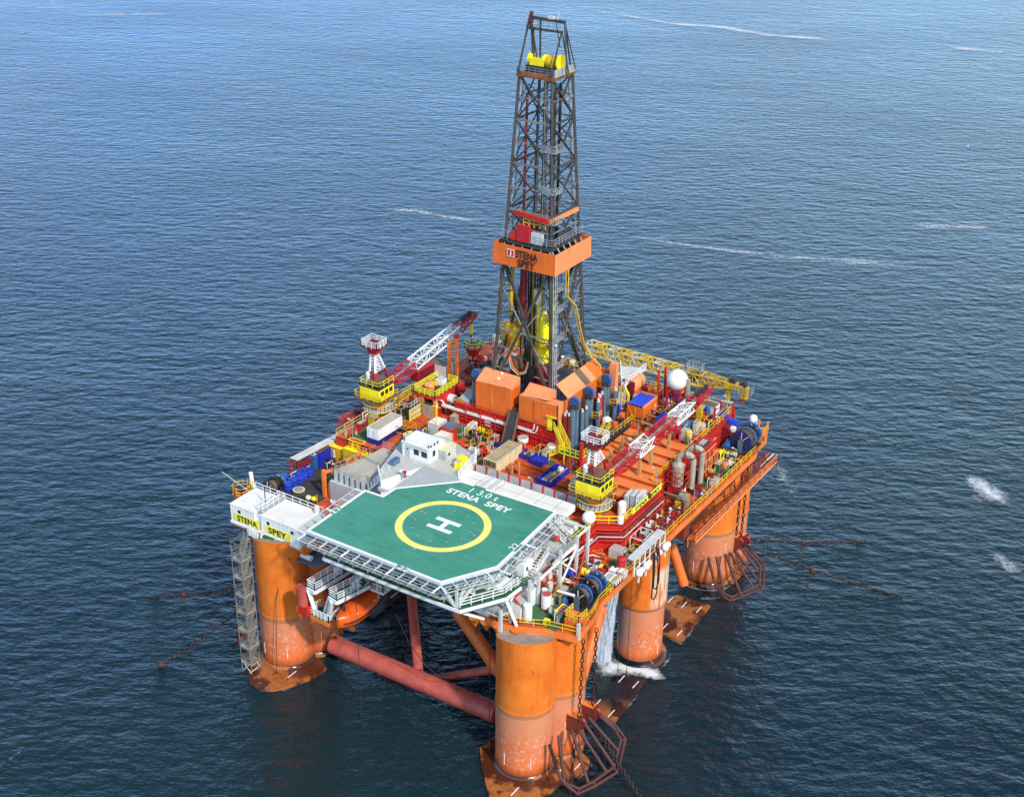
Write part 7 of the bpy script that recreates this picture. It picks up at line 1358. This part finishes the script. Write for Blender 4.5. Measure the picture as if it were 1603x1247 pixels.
rg = [(20.88, 45.26, 3.00), (22.62, 44.65, 1.80), (23.98, 44.72, 1.30), (25.12, 46.82, 1.40), (27.20, 50.34, 1.80), (25.55, 53.89, 3.80), (23.47, 54.54, 4.80), (21.52, 53.72, 6.40)]
ri = [(20.86, 45.51, 3.10), (22.78, 44.70, 2.20), (24.02, 44.99, 1.90), (25.00, 46.98, 2.00), (26.55, 50.15, 2.40), (25.37, 52.72, 4.00), (23.58, 53.51, 4.90), (21.95, 53.36, 6.00)]
rack([(18.65, 46.94, 6.40), (19.88, 47.26, 6.80), (20.92, 48.50, 7.00), (21.25, 49.22, 7.10), (21.92, 49.94, 7.20), (22.01, 51.76, 7.00)], [(20.88, 45.26, 3.00), (22.91, 44.71, 2.00), (25.09, 46.31, 1.80), (26.07, 49.04, 2.10), (26.19, 50.66, 2.60), (25.27, 52.03, 3.60)], rg, ri)
def fairlead(c):
    x, y, z = c; m = MB(); m.box(x - 1.2, x + .5, y - .6, y + .6, z - 1.6, z + 1., 'rust_red', 'lip_orange'); m.box(x + .5, x + .9, y - .55, y - .3, z - 1.2, z + .9, 'rust_red'); m.box(x + .5, x + .9, y + .3, y + .55, z - 1.2, z + .9, 'rust_red'); m.lathe((x + .6, y, z), [(.1, -.25), (.8, -.25), (.65, 0), (.8, .25), (.1, .25)], 'red_dark', 16, 'Y', False); m.build('fairlead', RIG)
for c in ((21.82, -0.16, 7.00), (22.52, 2.55, 7.20), (20.38, 53.37, 6.80), (20.98, 54.86, 6.60), (-30.93, -8.12, 4.00)): fairlead(c)
def chain(m, pts, r=.13, n=None, mt='chain'):
    pts = [V(p) for p in pts]
    for a, b in zip(pts, pts[1:]):
        L_ = (b - a).length; k = max(2, round(L_ / (r * 4.4)))
        for i in range(k):
            p, q = a.lerp(b, (i - .12) / k), a.lerp(b, (i + 1.12) / k); d = (q - p).normalized(); o = d.orthogonal().normalized()
            if i % 2: o = d.cross(o)
            m.tube([p + o * r * .2, p.lerp(q, .25) + o * r * 1.1, p.lerp(q, .75) + o * r * 1.1, q + o * r * .2, p.lerp(q, .75) - o * r * 1.1, p.lerp(q, .25) - o * r * 1.1], r * .5, mt, 5, True)
def sag(a, b, s_, n=14):
    a, b = V(a), V(b); return [a.lerp(b, i / n) - V((0, 0, s_ * 4 * (i / n) * (1 - i / n))) for i in range(n + 1)]
def mooring(name, label, paths, buoy=None, pend=None, r=.2):
    t = thing(name, label, 'chain', paths[0][0], None); m = MB()
    for p in paths: chain(m, p, r)
    m.build('links', t)
    if buoy: m = MB(); b = V(buoy); m.ball(b, .4, 'cage', 12, 1.1); m.bar(b + V((-.6, 0, .2)), b + V((.6, 0, -.2)), .4, 'cage'); m.build('shackle', t)
    if pend: m = MB(); chain(m, [buoy, pend], .09); m.build('pendant', t)
mooring('mooring_chain', 'rusty mooring chain running level out to the right of the far right column', [sag((21.02, 54.74, 6.80), (35.21, 76.27, -0.10), .6)], (27.78, 65.38, 2.60), (27.98, 63.38, -0.10))
mooring('mooring_chain', 'rusty mooring chain slanting down to the lower right from the far right column', [sag((20.99, 53.30, 6.80), (46.06, 63.33, -0.10), .6)], (32.42, 57.72, 3.00), (32.53, 55.30, -0.10))
mooring('mooring_chain', 'upper rusty mooring chain running out left from behind the stair tower', [sag((-37.00, 0.88, 6.00), (-55.33, -5.05, -0.10), .6)], (-49.14, -3.15, 1.70), (-47.01, -4.53, -0.10))
mooring('mooring_chain', 'lower rusty mooring chain slanting to the lower left past the stair tower', [sag((-34.67, -1.93, 6.00), (-40.45, -17.73, -0.10), .5)], (-40.02, -16.90, 0.50), None)
mooring('mooring_chain', 'rusty mooring chain hanging from the near fairlead down to the bottom picture edge', [[(21.89, -0.55, 6.00), (24.81, -6.55, -0.20)]])
mooring('mooring_chain', 'rusty mooring chain running under the brown cage toward the bottom right', [sag((22.77, 2.00, 6.60), (33.89, -2.18, -0.20), .3)])
def vchain(px, top, bot, lb):
    mooring('hanging_chain', lb, [[top, bot]], r=.17)
a = V((22.39, -0.65, 7.60)); b = V((22.75, 2.46, 7.80))
vchain(0, (a.x + .2, a.y, 21.), a, 'heavy dark chain hanging in front of the near right column'); vchain(0, (b.x, b.y, 21.), b, 'heavy dark chain hanging right of the near right column')
a = V((20.38, 53.55, 7.20)); b = V((20.91, 54.38, 7.20)); vchain(0, (a.x, a.y, 21.), a, 'left one of two dark chains beside the far right column'); vchain(0, (b.x, b.y, 21.), b, 'right one of two dark chains beside the far right column')
m = MB(); c = V((-31.71, -7.40, 3.00)); m.add([c + V(p) for p in ((0, 0, -2), (-1.4, -.4, -1.6), (-.2, .6, 2.2), (.9, .4, 1.6), (.8, -.6, -2))], [(0, 1, 2), (0, 2, 3), (0, 3, 4), (1, 4, 3, 2)], 'rust_red'); m.build('anchor_fluke', None, c, 'brown anchor hanging behind the foot of the stair tower', 'anchor')
# ropes and cables
def rope(label, pts, r=.05, mt='dark'):
    m = MB(); m.tube(pts, r, mt, 5); m.build('rope', None, pts[0], label, 'rope')
rope('thin dark rope hanging straight down the face of the left column', [(-24.31, -5.25, 20.00), (-24.2, -7.95, 13), (-24.26, -8.93, 1.00)])
rope('thin dark rope slanting from the deckhouse to the white davit', [(-24.31, -5.25, 20.00), (-17.33, -9.12, 18.80)])
rope('vertical thin cable hanging before the long pink brace', [(-7.8, -9.5, 25.8), (-7.8, -9.5, 0)], .045)
rope('slack black cable swinging between the deck and the short pink brace', [(-1.59, -8.75, 20.00), (-2.34, -5.19, 13.00), (-0.72, -3.81, 9.00), (1.65, -3.33, 7.50), (3.28, -2.23, 7.50), (4.24, -0.49, 9.00), (4.95, 0.06, 13.00), (7.53, -2.32, 19.00)], .06)
rope('thin cable hanging left of the near right column', [(11.3, -5.5, 20.9), (11.3, -5.5, 0)], .05)
rope('left one of two thin cables hanging between the near and middle right columns', [(20.8, 13, 20.9), (20.8, 13, 0)], .045)
rope('right one of two thin cables hanging between the near and middle right columns', [(21, 15.4, 20.9), (21, 15.4, 0)], .045)
rope('thin aerial wire slanting out to the left of the deckhouse', [(-36.14, 0.64, 23.00), (-38.81, -2.20, 27.00)], .05, 'white_dirty')
rope('thin cable hanging right of the far right chains', [(23.2, 61, 20), (23.2, 61, 2)], .05)
# ---------------------------------------------------------------- foam
def foam_mat():
    m, nt, b = new_mat('foam'); out = [n for n in nt.nodes if n.type == 'OUTPUT_MATERIAL'][0]
    at = nt.nodes.new('ShaderNodeAttribute'); at.attribute_name = 'fall'
    n1 = noise(nt, pos(nt, (1, 1, 1)), .8, 8, .74); n2 = noise(nt, pos(nt), .09, 4, .6)
    k = math_(nt, 'MULTIPLY', at.outputs['Fac'], ramp(nt, n2, [(.32, .62), (.6, 1.)]))
    th = math_(nt, 'ADD', n1, math_(nt, 'MULTIPLY_ADD', k, .56, -.48))
    al = ramp(nt, th, [(.26, 0.), (.44, .34), (.66, .9)])
    tr = nt.nodes.new('ShaderNodeBsdfTransparent'); mx = nt.nodes.new('ShaderNodeMixShader')
    nt.links.new(al, mx.inputs[0]); nt.links.new(tr.outputs[0], mx.inputs[1]); nt.links.new(b.outputs[0], mx.inputs[2]); nt.links.new(mx.outputs[0], out.inputs[0])
    b.inputs['Base Color'].default_value = (.78, .82, .85, 1); b.inputs['Roughness'].default_value = .8; MAT['foam'] = m
foam_mat()
FALL = []
def strip(m, fl, pts, ws, pk=1., z=.06):
    """band of foam along pts; fl collects the edge falloff of each vertex"""
    P = []; W_ = []
    for i in range(len(pts) - 1):
        for j in range(6): t = j / 6; P.append(V(pts[i]).lerp(V(pts[i + 1]), t)); W_.append(ws[i] * (1 - t) + ws[i + 1] * t)
    P.append(V(pts[-1])); W_.append(ws[-1]); vs = []; n = len(P)
    for i, p in enumerate(P):
        d = (P[min(n - 1, i + 1)] - P[max(0, i - 1)]); d = V((d.x, d.y, 0)).normalized(); s_ = V((-d.y, d.x, 0)); e = min(1., 4. * i / n, 4. * (n - 1 - i) / n)
        for k in (-1, -.5, 0, .5, 1): q = p + s_ * (k * W_[i]); vs.append((q.x, q.y, z)); fl.append(pk * e * (1 - abs(k)) ** .8)
    m.add(vs, [(i * 5 + j, i * 5 + j + 1, (i + 1) * 5 + j + 1, (i + 1) * 5 + j) for i in range(n - 1) for j in range(4)], 'foam')
def spray_mat():
    m, nt, b = new_mat('spray'); out = [n for n in nt.nodes if n.type == 'OUTPUT_MATERIAL'][0]
    at = nt.nodes.new('ShaderNodeAttribute'); at.attribute_name = 'fall'
    n1 = noise(nt, pos(nt, (2.6, 2.6, .45)), 1., 8, .75)
    al = ramp(nt, math_(nt, 'MULTIPLY', math_(nt, 'ADD', n1, -.12), at.outputs['Fac']), [(.26, 0.), (.56, .85)])
    tr = nt.nodes.new('ShaderNodeBsdfTransparent'); mx = nt.nodes.new('ShaderNodeMixShader')
    nt.links.new(al, mx.inputs[0]); nt.links.new(tr.outputs[0], mx.inputs[1]); nt.links.new(b.outputs[0], mx.inputs[2]); nt.links.new(mx.outputs[0], out.inputs[0])
    b.inputs['Base Color'].default_value = (.62, .70, .82, 1); b.inputs['Roughness'].default_value = .6; MAT['spray'] = m
spray_mat()
def foam(label, bands):
    m = MB(); fl = []
    for b in bands: strip(m, fl, *b)
    o = m.build('foam_streak', None, (0, 0, 0), label, 'foam', kind='stuff'); at = o.data.attributes.new('fall', 'FLOAT', 'POINT'); at.data.foreach_set('value', fl)
foam('long white foam line trailing across the sea at the top right', [([(-281.46, 478.40, 0.00), (-260.22, 474.59, -0.00), (-221.62, 470.21, -0.00), (-199.35, 467.16, 0.00), (-178.75, 472.87, -0.00), (-154.35, 468.92, 0.00), (-134.79, 474.43, -0.00), (-117.43, 476.79, -0.00), (-86.98, 482.29, 0.00)], [3, 4, 4, 6, 7, 6, 6, 8, 4], 1.), ([(-81.25, 491.41, -0.00), (-65.20, 494.88, 0.00), (-45.73, 497.79, -0.00)], [6, 8, 6], 1.), ([(-117.87, 446.96, 0.00), (-103.31, 439.01, 0.00)], [3, 2], .6)])
foam('pale foam line crossing the sea behind the derrick', [([(-146.31, 164.66, 0.00), (-142.70, 171.39, 0.00), (-135.94, 174.71, 0.00), (-125.04, 175.38, 0.00), (-116.71, 177.79, 0.00), (-105.79, 179.37, -0.00)], [1.8, 2.4, 3, 2.2, 3.2, 2.], .92), ([(-87.86, 187.92, 0.00), (-71.57, 191.54, 0.00), (-50.09, 195.30, 0.00), (-30.41, 201.19, 0.00), (-9.79, 212.57, 0.00), (16.82, 225.82, -0.00)], [1.8, 2.4, 2.2, 3., 2.4, 1.6], .8)])
foam('faint scattered foam at the right of the sea', [([(-18.18, 241.81, 0.00), (-1.06, 251.75, -0.00), (14.93, 260.90, 0.00)], [4, 6, 4], .75), ([(-34.84, 198.71, 0.00), (-16.48, 206.76, 0.00), (8.85, 218.58, -0.00)], [4, 5, 4], .75), ([(-13.11, 279.04, 0.00), (9.96, 280.32, 0.00)], [2, 2], .5)])
foam('patch of broken foam on the water at the right edge', [([(41.52, 110.05, 0.00), (45.56, 107.80, 0.00), (49.48, 104.76, 0.00), (53.63, 101.79, 0.00)], [2., 3.4, 4.4, 3.], 1.1), ([(45.10, 103.20, 0.00), (49.51, 100.08, 0.00)], [2, 1.6], .8), ([(54.55, 85.96, 0.00), (57.75, 82.13, 0.00), (61.19, 80.28, 0.00)], [2, 3.4, 3.4], .85)])
foam('faint foam flecks right of the far right column', [([(8.10, 97.44, -0.00), (17.06, 85.58, 0.00), (21.26, 81.47, 0.00)], [3., 4, 2.5], .72)])
foam('faint foam on the far left of the sea', [([(-450.84, 309.08, 0.00), (-429.07, 327.12, 0.00), (-393.63, 355.28, -0.00)], [7, 9, 7], .75), ([(-166.02, 179.45, 0.00), (-146.45, 157.03, 0.00)], [2.4, 2], .55), ([(-307.43, 201.48, 0.00), (-279.56, 215.73, 0.00)], [4, 3], .45)])
foam('grey foam patch at the lower left edge', [([(-42.29, -45.13, 0.00), (-42.23, -42.06, 0.00), (-42.52, -39.15, 0.00)], [2., 1.8, 1.], .6)])
def ringpts(x, y, r, a0, a1): return [(x + r * math.cos(math.radians(a0 + (a1 - a0) * i / 10)), y + r * math.sin(math.radians(a0 + (a1 - a0) * i / 10)), 0) for i in range(11)]
foam('thin broken wash around the feet of the columns', [(ringpts(17.5, 26, 4.7, -100, 60), [.7] * 11, .8), (ringpts(16.5, 51.6, 5.2, -150, 20), [.7] * 11, .75), ([(-27.84, -11.60, 0.00), (-24.31, -12.97, 0.00), (-21.24, -10.73, 0.00), (-18.97, -3.81, 0.00)], [.6] * 4, .6), ([(11.33, -7.72, 0.00), (16.11, -12.63, 0.00)], [.6] * 2, .5), ([(23.31, -5.22, -0.00), (24.34, -0.23, 0.00), (23.60, 1.56, 0.00)], [.6] * 3, .6), ([(18.39, 32.21, 0.00), (21.90, 31.61, 0.00), (21.48, 43.35, 0.00)], [.5] * 3, .65), ([(22.44, 9.71, 0.00), (22.06, 20.84, 0.00)], [.5] * 2, .6)])
foam('bright foam swirling between the near and middle right columns', [([(12.13, 20.82, 0.00), (15.13, 19.47, 0.00), (17.36, 21.34, 0.00), (20.19, 22.13, 0.00), (22.81, 22.25, 0.00), (24.87, 22.37, 0.00)], [2., 3.4, 2.6, 2.0, 1.8, .8], 1.6, .46), ([(10.38, 28.42, 0.00), (12.48, 23.92, 0.00), (14.72, 18.83, 0.00)], [1.8, 2.8, 2.6], 1.6, .1), ([(8.82, 45.61, 0.00), (12.34, 46.85, 0.00)], [1, .6], .7), ([(18.13, 43.45, 0.00), (22.63, 47.14, 0.00)], [.8, .8], .65)])
w0 = V((14.13, 21.03, 0.00)); m = MB(); fl = []
for k in range(11):
    o = V((random.uniform(-.85, .85), random.uniform(-.7, .7), 0)); vs = []; n = 12
    for i in range(n + 1):
        t = i / n; wd = .16 + .42 * t; c_ = w0 + o * (.5 + .9 * t) + V((1.1 * (1 - t), 1.6 * (1 - t) ** 2, 14.5 * (1 - t ** 1.2)))
        for s_ in (-1, 0, 1): vs.append(c_ + V((.84, .54, 0)) * (s_ * wd)); fl.append((1.35 if s_ == 0 else .55) * min(1, .6 + t))
    m.add(vs, [(i * 3 + j, i * 3 + j + 1, (i + 1) * 3 + j + 1, (i + 1) * 3 + j) for i in range(n) for j in range(2)], 'spray')
o = m.build('water_outfall', None, w0, 'white water pouring from the deck into the sea beside the middle column', 'outfall'); at = o.data.attributes.new('fall', 'FLOAT', 'POINT'); at.data.foreach_set('value', fl)
m = MB(); c = V((-10.48, 285.59, 14.00)); m.tube([c + V((-.3, 0, 0)), c, c + V((.35, .1, .02))], .14, 'mark_white', 6)
for s_ in (-1, 1): m.add([c + V((-.15, 0, .05)), c + V((.15, 0, .05)), c + V((.05, s_ * .7, .35)), c + V((-.1, s_ * 1.4, .25))], [(0, 1, 2, 3)], 'mark_white')
m.build('seagull', None, c, 'tiny white seagull flying low over the water at the upper right', 'seagull')
